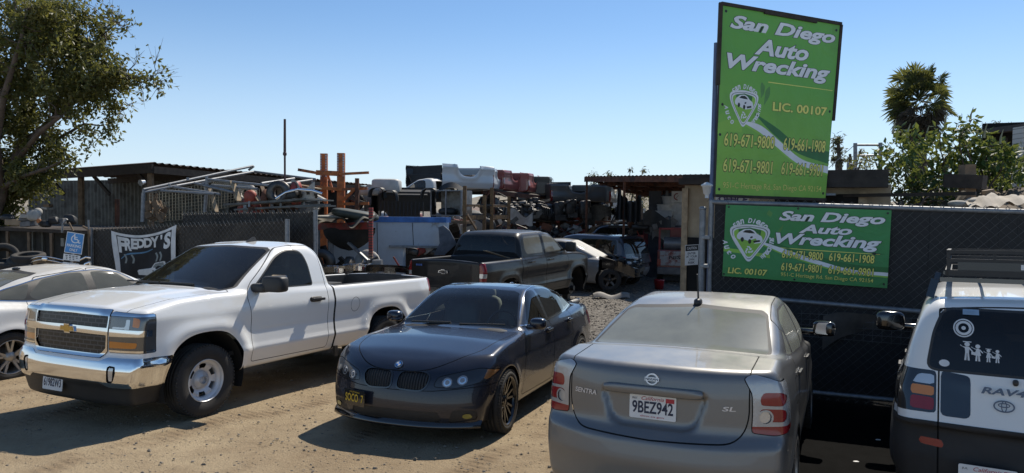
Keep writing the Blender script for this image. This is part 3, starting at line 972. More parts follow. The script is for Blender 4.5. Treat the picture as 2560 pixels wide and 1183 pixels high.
def arch(sh, xa, za, R, lip=.012):
    f = lambda x, y, z, n: np.maximum(np.hypot(x - xa, z - za) - R, .5 - np.abs(y))
    sh.cut(f, 'void'); sh.cut(lambda x, y, z, n: f(x, y, z, n) - lip, 'body', 'body')
def glass_cut(sh, f, name, seal=.018, src=('body',), sl='seal'):
    sh.cut(lambda x, y, z, n: f(x, y, z, n) - seal, '_g', src); sh.cut(f, name, '_g')
    sh.L[sh.L == sh.lab('_g')] = sh.lab(sl)
def screen(poly, xlo, xhi, fwd=1, nmin=.2):
    f = sdpoly(poly)
    return lambda x, y, z, n: np.maximum(np.maximum(f(y, z), (nmin - fwd * n[:, 0]) * 1.0), np.maximum(xlo - x, x - xhi))
def mirr(poly):
    """closed polygon from its right half"""
    return poly + [(-a, b) for a, b in poly[::-1] if abs(a) > 1e-6]

def doors(root, sh, P, G, hs, hmat, z0=0):
    for s in (1, -1):
        sl_ = lambda x, y, z: y * s > 0
        for q, xa, xb, hx, hz, hy in hs:
            d = sh.part(q, 'door', P, root, 0, sl_)
            sh.part('side_window', 'side_window', G, d, 0, lambda x, y, z: (y * s > 0) & (x > xa) & (x < xb))
            b = MB()
            b.bar((hx - .1, s * (hy + .012), hz), (hx + .1, s * (hy + .02), hz), .022, .028)
            b.sup((hx, s * (hy - .008), hz), (.075, .015, .03), .6)
            b.build('handle', hmat, d, .006)

# ---- the dark blue saloon
SB = dict(top=[(-3.85, .95), (-3.68, 1.05), (-3.2, 1.08), (-2.5, 1.04), (-1.3, .975), (-.65, .98), (0, .935), (.42, .85), (.66, .74), (.78, .62), (.85, .5)],
          roof=[(-3.55, .7), (-3.12, 1.07), (-2.6, 1.295), (-2.2, 1.38), (-1.75, 1.415), (-1.36, 1.385), (-1.11, 1.295), (-.55, .965), (-.25, .8), (.1, .5)],
          bot=[(-3.7, .30), (-3.2, .22), (-.5, .19), (.5, .17), (.8, .17)],
          front=[(.15, .70), (.22, .77), (.36, .785), (.50, .765), (.62, .735), (.72, .68), (.85, .55)],
          rear=[(.2, -3.66), (.4, -3.74), (.65, -3.76), (.9, -3.72), (1.1, -3.66)],
          plan=[(-3.8, .79), (-3.2, .87), (-2.5, .895), (-1, .89), (0, .89), (.45, .87), (.85, .82)],
          sect=[(.15, -.07), (.28, -.03), (.45, 0), (.66, .008), (.74, .016), (.79, .002), (.9, -.025), (1.08, -.10)], ssm=.02,
          gw=[(.95, .84), (1.05, .79), (1.2, .715), (1.35, .625), (1.45, .57)], gplan=[(-3.2, -.10), (-2.3, -.02), (-1.3, 0), (-.6, -.04), (-.3, -.1)],
          fb=(.30, 2.6), rb=(.22, 3), crown=(.06, .06, .14, .12), k=(.062, .09, .04), arches=[(0, .33, .36), (-2.76, .33, .36)], flare=(.016, .06), xmid=-1.6, gmin=.7)
def bwex(x, y, z): return .0 * x
sh = sedan(SB, None)
for xa in (0, -2.76): arch(sh, xa, .33, .352)
glass_cut(sh, screen(mirr([(0, .99), (.45, .985), (.68, .97), (.72, .995), (.545, 1.322), (.46, 1.347), (0, 1.365)]), -1.75, -.1), 'windscreen')
glass_cut(sh, screen(mirr([(0, 1.10), (.58, 1.10), (.63, 1.12), (.50, 1.31), (.42, 1.335), (0, 1.345)]), -3.4, -2.2, -1, .15), 'rear_window')
fa = side(rnd([(-.88, 1.02), (-1.50, 1.012), (-1.54, 1.35), (-1.38, 1.348), (-1.18, 1.265)], [.05, .02, .02, .08, .08]))
fb_ = side(rnd([(-1.58, 1.012), (-2.36, 1.05), (-2.44, 1.11), (-2.30, 1.27), (-2.0, 1.342), (-1.61, 1.358)], [.02, .04, .03, .1, .1, .02]))
fc = side(rnd([(-2.44, 1.065), (-2.78, 1.095), (-2.70, 1.17), (-2.46, 1.26), (-2.38, 1.27)], [.02, .04, .08, .04, .02]))
ring = side(rnd([(-.72, .995), (-1.5, .987), (-2.42, 1.025), (-2.91, 1.085), (-2.76, 1.20), (-2.38, 1.313), (-2.0, 1.38), (-1.6, 1.395), (-1.33, 1.378), (-1.12, 1.285)], .06))
sh.cut(lambda x, y, z, n: ring(x, y, z, n), 'chrometrim'); sh.cut(lambda x, y, z, n: ring(x, y, z, n) + .011, 'seal', 'chrometrim')
for f in (fa, fb_, fc): sh.cut(f, 'side_window', 'seal')
f = top(rnd([(.69, -.5), (.685, .20), (.64, .36), (.56, .48), (.42, .62), (.20, .72), (-.60, .77), (-.56, .5), (-.50, .2), (-.48, -.5)], [0, .1, .1, .1, .2, .2, .03, .1, .1, 0]), .12, .6)
sh.panel(f, 'hood')
kid = rnd([(.03, .53), (.045, .675), (.30, .685), (.365, .65), (.335, .555), (.28, .52)], .05)
f = front(kid, .4); sh.cut(lambda x, y, z, n: f(x, y, z, n) - .014, 'kidney'); sh.cut(f, 'grille', 'kidney')
hl = rnd([(.41, .562), (.62, .553), (.86, .61), (.905, .70), (.80, .725), (.60, .685), (.44, .645)], .03)
f = front(hl, .18); sh.cut(lambda x, y, z, n: f(x, y, z, n) - .006, 'gap', ('body', 'hood', 'gap')); sh.cut(f, 'headlight', 'gap')
for cy, cz in ((.53, .602), (.66, .622)):
    c = [(cy + cos(t) * .046, cz + sin(t) * .044) for t in [2 * pi * i / 20 for i in range(20)]]
    c2 = [(cy + cos(t) * .036, cz + sin(t) * .034) for t in [2 * pi * i / 20 for i in range(20)]]
    c3 = [(cy + cos(t) * .022, cz + sin(t) * .022) for t in [2 * pi * i / 16 for i in range(16)]]
    sh.cut(front(c, .18), 'lampring', 'headlight'); sh.cut(front(c2, .18), 'lampbowl', 'lampring'); sh.cut(front(c3, .18), 'lampring', 'lampbowl')
sh.cut(front([(.83, .62), (.95, .66), (.95, .74), (.85, .74)], .05), 'amber', 'headlight')
sh.cut(front([(-.1, .215), (.42, .215), (.50, .25), (.46, .325), (-.1, .335)], .45), 'intake')
f = front(rnd([(.55, .22), (.80, .25), (.80, .34), (.60, .35)], .03), .2); sh.cut(f, 'intake')
sh.cut(front([(.72 + cos(t) * .042, .285 + sin(t) * .024) for t in [2 * pi * i / 18 for i in range(18)]], .2), 'foglamp', ('body', 'intake'))
sh.panel(front([(-.1, .0), (1.2, .0), (1.2, .57), (.9, .57), (.4, .52), (-.1, .51)], -.1), 'bumper', 'body', .0035)
sh.panel(side(rnd([(-.50, .28), (-.55, .80), (-.66, .975), (-.85, 1.09), (-1.12, 1.30), (-1.35, 1.385), (-1.56, 1.405), (-1.565, .28)], .04)), 'door')
sh.panel(side(rnd([(-1.57, .28), (-1.57, 1.405), (-2.0, 1.39), (-2.38, 1.318), (-2.5, 1.18), (-2.5, 1.0), (-2.36, .75), (-2.25, .28)], .05)), 'rear_door')
f = rear(rnd([(.45, .72), (1.1, .70), (1.1, .93), (.45, .95)], .03), -3.35); sh.cut(f, 'tail_light')
sh.panel(top(rnd([(-1.98, -.5), (-1.98, .40), (-1.42, .42), (-1.40, -.5)], [0, .06, .06, 0]), .7, 1.3), 'sunroof')
PB = paint('midnight_blue_paint', (.009, .0115, .022), .05, .24, .035, (.26, .24, .21), .75, spec=.3)
GB = glass('green_tinted_glass', (.76, .83, .79), .015, ior=1.38)
GD = glass('dark_tinted_glass', (.08, .08, .08), .02)
T = thing('sedan', 'dark blue sedan with twin grille and black wheels, parked beside the white pickup', 'car')
BLUE = T
sh.part('body', 'body', PB, T)
sh.part('gap', 'shut_lines', K['gap'], T, -.003)
sh.part('seal', 'window_seal', K['gloss'], T)
sh.part('chrometrim', 'window_trim', K['chrome'], T, .003)
sh.part('windscreen', 'windscreen', GB, T); sh.part('rear_window', 'rear_window', GB, T)
doors(T, sh, PB, GD, [('door', -1.555, 0, -1.40, .89, .888), ('rear_door', -4, -1.555, -2.28, .92, .885)], PB)
sh.part('hood', 'hood', PB, T); sh.part('bumper', 'bumper', PB, T)
sh.part('kidney', 'grille_frame', K['gloss'], T, .006)
N = NT('slatted_grille'); sp = N.n('ShaderNodeTexWave'); sp.bands_direction = 'Y'; sp.inputs['Scale'].default_value = 11; N.l(N.pos(), sp.inputs[0])
N.l(N.mix(sp.outputs['Fac'], (.002, .002, .002), (.03, .03, .03)), N.b.inputs['Base Color']); N.b.inputs['Roughness'].default_value = .4; N.bump(sp.outputs['Fac'], 1, .02)
sh.part('grille', 'grille', N.m, T, -.01)
sh.part('intake', 'air_intake', K['blackplastic'], T, -.006)
for s in (1, -1):
    sl_ = lambda x, y, z: y * s > 0
    h = sh.part('headlight', 'headlight', mat('dark_lens', (.035, .037, .04), .12, .3, .1, coat=.6), T, 0, sl_)
    sh.part('lampring', 'light_ring', mat('dull_ring', (.30, .31, .32), .25, .4, 0), h, .002, sl_); sh.part('lampbowl', 'reflector', K['chrome'], h, -.003, sl_); sh.part('amber', 'turn_signal', mat('pale_amber', (.3, .13, .04), .15, .1, 0, coat=1), h, .001, sl_)
    sh.part('foglamp', 'fog_light', mat('yellow_fog_lens', (.25, .22, .04), .15, .1, 0, coat=1), T, .002, sl_)
    sh.part('tail_light', 'tail_light', K['darkred'], T, 0, sl_)
    mb = MB(); mb.sup((-.80, s * (.945 if s > 0 else .90), 1.03), (.075, .095, .064), .65, R=Matrix.Rotation(s * .14, 3, 'Z')); mb.sup((-.77, s * .87, .995), (.05, .06, .025), .6)
    mb.build('mirror', PB, T)
    wheel(T, 0, s * .80, .325, .225, .25, 'multi', s, K['blackrim'], steer=rad(3)); wheel(T, -2.76, s * .80, .325, .235, .25, 'multi', s, K['blackrim'])
wells(T, [(0, .33, 1), (0, .33, -1), (-2.76, .33, 1), (-2.76, .33, -1)], .37, .87, .55)
lip = MB(); lip.smooth = True
def lipf(u, v):
    y = (u - .5) * 1.66; yn = abs(y) / .91
    x = .762 - .31 * yn ** 2.5
    P = [(-.02, .235), (.012, .20), (.02, .165), (-.05, .15)]
    k = v * 3; i = min(int(k), 2); f = k - i
    return Vector((x + P[i][0] * (1 - f) + P[i + 1][0] * f, y, P[i][1] * (1 - f) + P[i + 1][1] * f))
lip.sheet(lipf, 40, 6); lip.build('splitter', K['gloss'], T)
b = MB()                                                    # round emblem in quarters
M = frame((.66, 0, .742), (0, 1, 0), (-.72, 0, .7))
disc = lambda r, a0, a1, n=14: [(0, 0)] + [(cos(a0 + (a1 - a0) * i / n) * r, sin(a0 + (a1 - a0) * i / n) * r) for i in range(n + 1)]
b.prism(disc(.041, 0, 2 * pi, 28)[1:-1], M, .012)
b.m = 1; b.prism(disc(.034, 0, 2 * pi, 28)[1:-1], M @ Matrix.Translation((0, 0, .002)), .002)
for i in range(4):
    b.m = 2 + i % 2; b.prism(disc(.025, i * pi / 2, (i + 1) * pi / 2, 6), M @ Matrix.Translation((0, 0, .004)), .002)
b.build('badge', [K['chrome'], K['gloss'], mat('badge_blue', (.03, .2, .6), .3, 0, 0), K['white']], T)
plate(T, (.79, -.42, .40), (.30, .95, 0), (-.04, 0, 1), 'SOCO  7', 'black')
b = MB()
b.bar((-.60, .06, 1.0), (-.70, .58, 1.005), .014, .02)
b.bar((-.60, -.56, 1.0), (-.62, -.06, 1.01), .014, .02)
b.build('wiper', K['blackplastic'], T)
b = MB(); b.sup((-2.40, 0, 1.345), (.07, .022, .035), .7); b.build('roof_antenna', PB, T)
sh.part('sunroof', 'sunroof', K['gloss'], T)
seats(T, [-1.55, -2.3], (.38, -.38), .52, K['tanseat'], .25, .58)
b = MB(); b.sup((-.78, 0, .87), (.30, .72, .11), .4); b.box((-1.4, 0, .3), (2.6, 1.5, .05)); b.build('dashboard', K['darkplastic'], T)
steering(T, -1.10, .38, .95)
b = MB(); b.sup((-1.17, 0, 1.27), (.02, .11, .035), .5); b.build('rear_view_mirror', K['blackplastic'], T)
underbody(T, -3.4, .5, 1.2, .28)
q = gnd(1240, 1082)
BH = rad(21)
place(T, q.x + .025 - .80 * cos(BH), q.y + .80 * sin(BH) + .05, BH + pi)

# ---- the silver sedan seen from behind
SS = dict(top=[(-3.85, 1.0), (-3.66, 1.15), (-3.0, 1.20), (-2.6, 1.16), (-2, 1.08), (-.6, 1.0), (0, .95), (.6, .82), (.9, .68)],
          roof=[(-3.4, .7), (-2.98, 1.16), (-2.16, 1.41), (-1.8, 1.475), (-1.3, 1.505), (-.8, 1.44), (.15, 1.0), (.5, .7)],
          bot=[(-3.7, .26), (-3.2, .22), (.6, .2)],
          front=[(.2, .80), (.5, .90), (.7, .86), (.85, .7)],
          rear=[(.2, -3.56), (.34, -3.655), (.55, -3.685), (.69, -3.665), (.735, -3.61), (.80, -3.60), (1.0, -3.59), (1.10, -3.575), (1.2, -3.53)], fsm=.016,
          plan=[(-3.75, .80), (-3.3, .87), (-2.7, .888), (-1, .888), (0, .88), (.9, .8)],
          sect=[(.2, -.06), (.35, -.015), (.5, 0), (.7, .004), (.9, 0), (1.05, -.025), (1.2, -.09)],
          gw=[(1.0, .86), (1.15, .82), (1.3, .75), (1.45, .67), (1.55, .62)], gplan=[(-3.2, -.08), (-2.4, -.02), (-1.3, 0), (0, -.06)],
          fb=(.3, 2.6), rb=(.26, 2.6), crown=(.035, .055, .12, .16), k=(.048, .085, .04), arches=[(0, .32, .36), (-2.685, .32, .36)], flare=(.014, .06), xmid=-1.2, gmin=.8, tsm=.016)
def sex(x, y, z, o):                                      # recess for the number plate
    d = SREC(y, z)
    return o + .032 / (1 + np.exp(np.clip(d / .007, -30, 30))) * np.clip((-3.3 - x) * 5, 0, 1)
SREC = sdpoly(rnd([(-.37, .985), (-.30, .79), (-.24, .755), (.24, .755), (.30, .79), (.37, .985)], .05))
SS['extra'] = sex
sh = sedan(SS, None)
for xa in (0, -2.685): arch(sh, xa, .32, .345)
glass_cut(sh, screen(mirr([(0, 1.185), (.60, 1.17), (.69, 1.18), (.605, 1.375), (.56, 1.395), (0, 1.425)]), -3.3, -1.8, -1, .12), 'rear_window', .02)
glass_cut(sh, screen(mirr([(0, 1.03), (.6, 1.01), (.7, 1.04), (.55, 1.43), (0, 1.47)]), -1.5, .4), 'windscreen')
for p in (rnd([(-.35, 1.06), (-1.22, 1.06), (-1.25, 1.41), (-1.0, 1.40), (-.7, 1.28)], .06), rnd([(-1.32, 1.06), (-2.12, 1.10), (-2.10, 1.33), (-1.8, 1.40), (-1.34, 1.42)], .06), rnd([(-2.18, 1.105), (-2.48, 1.14), (-2.2, 1.29)], .03)):
    glass_cut(sh, side(p), 'side_window', .014)
sh.panel(side(rnd([(-.4, .3), (-.3, 1.0), (-.6, 1.25), (-.95, 1.46), (-1.28, 1.48), (-1.28, .3)], .05)), 'door')
sh.panel(side(rnd([(-1.285, .3), (-1.285, 1.48), (-1.8, 1.46), (-2.15, 1.39), (-2.42, 1.1), (-2.35, .8), (-2.15, .3)], .06)), 'rear_door')
lamp = rnd([(.655, .775), (.66, .9), (.655, 1.02), (.60, 1.115), (.66, 1.135), (.76, 1.11), (.98, 1.02), (1.02, .785), (.8, .755)], .02)
f = rear(lamp, -3.18); sh.cut(lambda x, y, z, n: f(x, y, z, n) - .005, 'gap'); sh.cut(f, 'tail_light', 'gap')
for p in (rnd([(.70, .945), (.855, .935), (.855, 1.0), (.83, 1.022), (.71, 1.025)], .03), rnd([(.69, .845), (.86, .835), (.86, .915), (.70, .925)], .03), [(.6, .70), (1.1, .70), (1.1, .805), (.6, .815)], [(.905, .7), (1.1, .7), (1.1, .98), (.91, 1.0)]):
    sh.cut(rear(p, -3.15), 'redlens', 'tail_light')
c = lambda cy, cz, r: [(cy + cos(t) * r, cz + sin(t) * r) for t in [2 * pi * i / 24 for i in range(24)]]
sh.cut(rear(c(.735, .868, .050), -3.15), 'tail_light', ('redlens',)); sh.cut(rear(c(.735, .868, .038), -3.15), 'reverse', 'tail_light')
lid = [(-.635, 1.11), (-.645, .93), (-.62, .78), (-.54, .705), (0, .69), (.54, .705), (.62, .78), (.645, .93), (.635, 1.11), (.66, 1.3), (-.66, 1.3)]
fl = sdpoly(rnd(lid, [0, .1, .1, .08, 0, .08, .1, .1, 0, 0, 0])); ft = sdpoly([(-4, -.635), (-3.55, -.635), (-2.98, -.66), (-2.93, 0), (-2.98, .66), (-3.55, .635), (-4, .635)])
sh.panel(lambda x, y, z, n: np.maximum(np.maximum(fl(y, z), x + 2.8), ft(x, y)), 'trunk_lid', ('body',), .0045)
sh.cut(lambda x, y, z, n: np.maximum(z - .70, x + 3.05), 'bumper')
sh.panel(lambda x, y, z, n: np.maximum(sdpoly(rnd([(-2.62, .80), (-2.44, .80), (-2.44, .99), (-2.62, .98)], .04))(x, z), .4 + y), 'fuel_door', 'body', .003)
PS = paint('silver_grey_paint', (.165, .165, .165), .6, .33, .24, (.36, .33, .27), .6)
GS = glass('dusty_glass', (.42, .46, .43), .40, (.40, .41, .35), rough=.12)
T = thing('sedan', 'dusty silver grey sedan seen from behind, parked nose in to the black fence', 'car')
SILVER = T
sh.part('body', 'body', PS, T); sh.part('gap', 'shut_lines', K['gap'], T, -.005); sh.part('seal', 'window_seal', K['darkplastic'], T)
sh.part('rear_window', 'rear_window', GS, T); sh.part('windscreen', 'windscreen', GS, T)
doors(T, sh, PS, GS, [('door', -1.3, .4, -1.12, .93, .88), ('rear_door', -4, -1.3, -2.2, .97, .875)], PS)
lidp = sh.part('trunk_lid', 'trunk_lid', PS, T)
sh.part('bumper', 'bumper', PS, T); sh.part('fuel_door', 'fuel_door', PS, T)
lensw = mat('clear_ribbed_lens', (.38, .39, .40), .18, .35, .1, coat=.6, bump=.15, bs=40)
for s in (1, -1):
    sl_ = lambda x, y, z: y * s > 0
    l_ = sh.part('tail_light', 'tail_light', lensw, T, .006, sl_)
    sh.part('redlens', 'red_lens', K['red'], l_, .003, sl_); sh.part('reverse', 'reversing_light', K['clear'], l_, -.003, sl_)
    mb = MB(); mb.sup((-.42, s * 1.03, 1.12), (.06, .115, .075), .5, R=Matrix.Rotation(s * .15, 3, 'Z')); mb.sup((-.38, s * .87, 1.08), (.05, .13, .03), .5)
    o = mb.build('mirror', K['gloss'], T)
    g = MB(); g.prism(rnd([(-.10, -.05), (.10, -.06), (.10, .065), (-.08, .06)], .03), frame((-.483, s * 1.035, 1.12), (-s * .15, -1, 0), (0, 0, 1)), .004); g.build('mirror_glass', K['chrome'], o)
    wheel(T, 0, s * .79, .315, .205, .2, 'plain', s, K['alloy']); wheel(T, -2.685, s * .79, .315, .205, .2, 'plain', s, K['alloy'])
wells(T, [(0, .32, 1), (0, .32, -1), (-2.685, .32, 1), (-2.685, .32, -1)], .36, .86, .55)
plate(T, (-3.572, 0, .885), (0, -1, 0), (.06, 0, 1), '9BEZ942', 'white', 'California', 'dmv.ca.gov', w=.33, h=.155)
b = MB(); b.sup((-3.597, 0, 1.0), (.022, .355, .03), .3, 24, 8)
b.build('number_plate_garnish', PS, lidp)
for s_, y0, z0, w_, h_ in (('SENTRA', .60, .925, .185, .034), ('SL', -.47, .905, .085, .03)):
    b = MB()
    def fn(x, y, y0=y0, z0=z0):
        yy = y0 - x; return Vector((-3.592 + .26 * (abs(yy) / .888) ** 2.6 - .006, yy, z0 + y))
    b.text(s_, Matrix(), w_, h_, shear=.15, off=.02, fn=fn)
    b.build('lettering', K['silver'], T)
b = MB(); M = frame((-3.590, 0, 1.075), (0, -1, 0), (.12, 0, 1))
ri = [(cos(t), sin(t)) for t in [2 * pi * i / 32 for i in range(32)]]
vs = []
for r, z_ in ((.044, 0), (.044, .008), (.034, .008), (.034, 0)):
    vs += [M @ Vector((a * r, c_ * r * .86, z_)) for a, c_ in ri]
b.add(vs, [(k * 32 + i, k * 32 + (i + 1) % 32, (k + 1) * 32 + (i + 1) % 32, (k + 1) * 32 + i) for k in range(3) for i in range(32)])
b.prism([(-.05, -.012), (.05, -.012), (.05, .012), (-.05, .012)], M @ Matrix.Translation((0, 0, .010)), .012)
b.m = 1; b.text('NISSAN', M @ Matrix.Translation((-.044, -.008, .0125)), .088, .016, off=.01)
b.build('badge', [K['silver'], K['ink']], T)
b = MB(); b.sup((-1.98, 0, 1.455), (.065, .035, .035), .7); b.cyl((-1.97, 0, 1.47), (-2.03, 0, 1.70), .009, .006, 8); b.build('roof_antenna', K['blackplastic'], T)
b = MB(); b.sup((-2.62, 0, 1.18), (.05, .17, .05), .4); b.build('brake_light', K['tanseat'], T)
seats(T, [-1.35, -2.2], (.38, -.38), .55, K['tanseat'], .26, .5)
b = MB(); b.sup((-.3, 0, .95), (.3, .72, .1), .4); b.sup((-2.72, 0, 1.10), (.25, .7, .03), .4); b.box((-1.4, 0, .32), (2.8, 1.5, .05)); b.build('dashboard', K['tanseat'], T)
underbody(T, -3.4, .5, 1.3, .3)
b = MB(); b.tube([(-3.68, -.25, .28), (-3.2, -.25, .3)], .03); b.build('exhaust', K['gunmetal'], T)
SH = rad(25)
place(T, .895 + 3.68 * sin(SH), 4.50 + 3.68 * cos(SH), SH)
T.scale = (1, .94, 1)
# ---- white compact off-roader at the right edge, seen from behind
SR = dict(top=[(-3.4, 1.13), (-.6, 1.10), (-.2, 1.08), (.5, .98), (.8, .85)],
          roof=[(-3.27, .6), (-3.14, 1.10), (-3.03, 1.52), (-2.90, 1.625), (-2.3, 1.675), (-1.5, 1.685), (-.95, 1.62), (-.1, 1.08), (.2, .7)],
          bot=[(-3.2, .32), (.6, .28)], front=[(.3, .72), (.6, .80), (.9, .74)],
          rear=[(.3, -3.08), (.42, -3.17), (.60, -3.19), (.82, -3.17), (.87, -3.13), (1.15, -3.12), (1.3, -3.10)], fsm=.012,
          plan=[(-3.3, .80), (-2.9, .835), (0, .84), (.8, .78)], sect=[(.3, -.05), (.5, .01), (.84, .012), (.88, -.005), (1.0, 0), (1.2, -.03)],
          gw=[(1.0, .84), (1.15, .80), (1.3, .765), (1.58, .675), (1.7, .63)], gplan=[(-3.2, -.035), (-2.7, 0), (-1, 0), (0, -.08)],
          fb=(.25, 2.6), rb=(.15, 3.2), crown=(.02, .05, .12, .05), k=(.09, .10, .05), arches=[(0, .35, .42), (-2.41, .35, .42)], flare=(.03, .06), xmid=-1.5, gmin=.8, rsm=.05)
sh = sedan(SR, None)
for xa in (0, -2.41): arch(sh, xa, .35, .39)
glass_cut(sh, screen(rnd(mirr([(.635, 1.165), (.60, 1.40), (.545, 1.545)]), .05), -3.4, -2.85, -1, .25), 'rear_window', .016)
glass_cut(sh, screen(mirr([(0, 1.13), (.66, 1.13), (.56, 1.56), (0, 1.60)]), -1.3, .3), 'windscreen')
for p_ in (rnd([(-.45, 1.14), (-1.28, 1.14), (-1.28, 1.56), (-.95, 1.54)], .05), rnd([(-1.38, 1.14), (-2.1, 1.14), (-2.15, 1.56), (-1.38, 1.57)], .05), rnd([(-2.24, 1.14), (-2.85, 1.16), (-2.75, 1.53), (-2.26, 1.56)], .05)):
    glass_cut(sh, side(p_, ny=0), 'side_window', .016)
sh.panel(side(rnd([(-.35, .4), (-.3, 1.1), (-.85, 1.56), (-1.33, 1.60), (-1.33, .4)], .05)), 'door')
sh.panel(side(rnd([(-1.335, .4), (-1.335, 1.60), (-2.2, 1.60), (-2.2, 1.0), (-2.0, .4)], .05)), 'rear_door')
f = rear(rnd([(.588, .885), (.9, .885), (.9, 1.16), (.588, 1.15)], .025), -2.85); sh.cut(f, 'housing')
sh.cut(rear(rnd([(.60, .90), (.735, .905), (.735, .985), (.60, .98)], .012), -2.85), 'redlens', 'housing')
sh.cut(rear(rnd([(.60, .99), (.735, .995), (.73, 1.055), (.60, 1.05)], .012), -2.85), 'amber', 'housing')
sh.cut(rear(rnd([(.60, 1.062), (.725, 1.066), (.69, 1.125), (.60, 1.125)], .012), -2.85), 'clearlens', 'housing')
sh.cut(rear(rnd([(.40, .875), (.563, .875), (.563, 1.155), (.40, 1.135)], .03), -2.85), 'dark_panel')
sh.panel(lambda x, y, z, n: np.maximum(np.maximum(np.maximum(np.abs(y) - .575 - .0 * z, x + 2.95), .36 - z), z - 1.585), 'tailgate', ('body',), .005)
sh.cut(lambda x, y, z, n: z - .835, 'cladding')
sh.cut(lambda x, y, z, n: z - .835, 'gate_cladding', ('tailgate',))
sh.cut(rear(rnd([(.54, .66), (.68, .665), (.69, .71), (.55, .71)], .02), -2.9), 'reflector', ('cladding', 'gate_cladding', 'gap'))
PR = paint('cream_white_paint', (.80, .79, .74), 0, .34, .12, (.42, .38, .30))
T = thing('off_roader', 'white compact off-roader with dark cladding, roof basket and family stickers on its dark rear glass', 'car')
sh.part('body', 'body', PR, T); sh.part('gap', 'shut_lines', K['gap'], T, -.004); sh.part('seal', 'window_seal', K['blackplastic'], T)
rg = sh.part('rear_window', 'rear_window', GD, T); sh.part('windscreen', 'windscreen', GD, T)
doors(T, sh, PR, GD, [('door', -1.33, .4, -1.18, 1.0, .845), ('rear_door', -4, -1.33, -2.05, 1.02, .845)], K['blackplastic'])
gate = sh.part('tailgate', 'tailgate', PR, T)
sh.part('cladding', 'cladding', K['darkplastic'], T, .004); sh.part('gate_cladding', 'lower_cladding', K['darkplastic'], gate, .004)
for s in (1, -1):
    sl_ = lambda x, y, z: y * s > 0
    h = sh.part('housing', 'tail_light', K['gloss'], T, .001, sl_)
    sh.part('redlens', 'red_lens', K['red'], h, .004, sl_); sh.part('amber', 'amber_lens', K['amber'], h, .004, sl_); sh.part('clearlens', 'reversing_light', K['clear'], h, .004, sl_)
    sh.part('reflector', 'reflector', K['red'], T, .004, sl_)
    sh.part('dark_panel', 'black_panel', K['gloss'], gate, .002, sl_)
    mb = MB(); mb.sup((-.62, s * 1.03, 1.22), (.06, .13, .095), .55, R=Matrix.Rotation(s * .15, 3, 'Z')); mb.sup((-.56, s * .86, 1.17), (.05, .12, .03), .6)
    mb.build('mirror', K['gloss'], T)
    wheel(T, 0, s * .73, .35, .215, .21, 'plain', s, K['alloy']); wheel(T, -2.41, s * .73, .35, .215, .21, 'plain', s, K['alloy'])
wells(T, [(0, .35, 1), (0, .35, -1), (-2.41, .35, 1), (-2.41, .35, -1)], .41, .81, .5)
RVSH = sh
def tail(y, z, off=0): return skin(RVSH, y, z, off)
def tailtext(s_, y0, z0, w, h, m, name, par, shear=0, off_=.02, lift=.012):
    b = MB(); b.text(s_, Matrix(), w, h, shear=shear, off=off_, fn=lambda x, y: tail(y0 - x, z0 + y, lift)); return b.build(name, m, par)
b = MB(); b.text('RAV4', Matrix(), .235, .042, shear=.25, off=.03, fn=lambda x, y: tail(.345 - x, 1.045 + y, .028)); b.build('lettering', K['pewter'], gate)
b = MB()
def ellring(b, cy, cz, ry, rz, w, lift, n=28):
    vs = [tail(cy + cos(2 * pi * i / n) * (ry + k), cz + sin(2 * pi * i / n) * (rz + k), lift + (0 if k == 0 else 0)) for i in range(n) for k in (0, -w)]
    b.add(vs, [(2 * i, 2 * i + 1, 2 * ((i + 1) % n) + 1, 2 * ((i + 1) % n)) for i in range(n)])
ellring(b, .225, .978, .056, .036, .008, .014); ellring(b, .225, .985, .032, .014, .006, .016); ellring(b, .225, .978, .016, .034, .006, .016)
b.build('badge', K['pewter'], gate)
b = MB(); b.sup(tail(.165, 1.125, .01), (.02, .016, .02), .8); b.build('lock', K['blackplastic'], gate)
plate(T, tail(.31, .53, .09), (0, -1, 0), (.06, 0, 1), '', top='California', bottom='dmv.ca.gov', month='JUL')
glassP = lambda y, z, l=.012: skin(RVSH, y, z, l * .5)
wst = mat('white_sticker', (.62, .64, .64), .6, 0, .1)
def figure(y, z, h, skirt, hat):
    b = MB()
    def pl(pts): b.add([glassP(y - a * h, z + c * h, .02) for a, c in pts], [tuple(range(len(pts)))])
    pl([(.13 * cos(t), .87 + .12 * sin(t)) for t in [2 * pi * i / 10 for i in range(10)]])
    pl([(-.11, .74), (.11, .74), (.09, .40), (-.09, .40)] if not skirt else [(-.07, .74), (.07, .74), (.17, .33), (-.17, .33)])
    pl([(-.09, .40), (-.01, .40), (-.03, .0), (-.13, .0)]); pl([(.01, .40), (.09, .40), (.13, .0), (.03, .0)])
    pl([(-.10, .72), (-.32, .78), (-.34, .84), (-.10, .66)]); pl([(.10, .72), (.28, .52), (.25, .48), (.09, .62)])
    if hat: pl([(-.2, .98), (.2, .98), (.2, 1.03), (-.2, 1.03)]); pl([(.2, .50), (.42, .46), (.42, .30), (.2, .34)])
    return b.build('figure_sticker', wst, rg)
for i, (y_, h_, sk) in enumerate(((.42, .115, 0), (.362, .105, 1), (.305, .08, 1), (.258, .08, 1))): figure(y_, 1.235, h_, sk, i in (0, 2))
b = MB()
def disc_(cy, cz, r0, r1, m_):
    n = 26; b.m = m_
    b.add([glassP(cy + cos(2 * pi * i / n) * r, cz + sin(2 * pi * i / n) * r, .02) for i in range(n) for r in (r0, r1)], [(2 * i, 2 * i + 1, 2 * ((i + 1) % n) + 1, 2 * ((i + 1) % n)) for i in range(n)])
disc_(.44, 1.435, .058, .050, 0); disc_(.44, 1.435, .045, .030, 0); disc_(.44, 1.435, .012, .001, 0)
b.build('round_sticker', wst, rg)
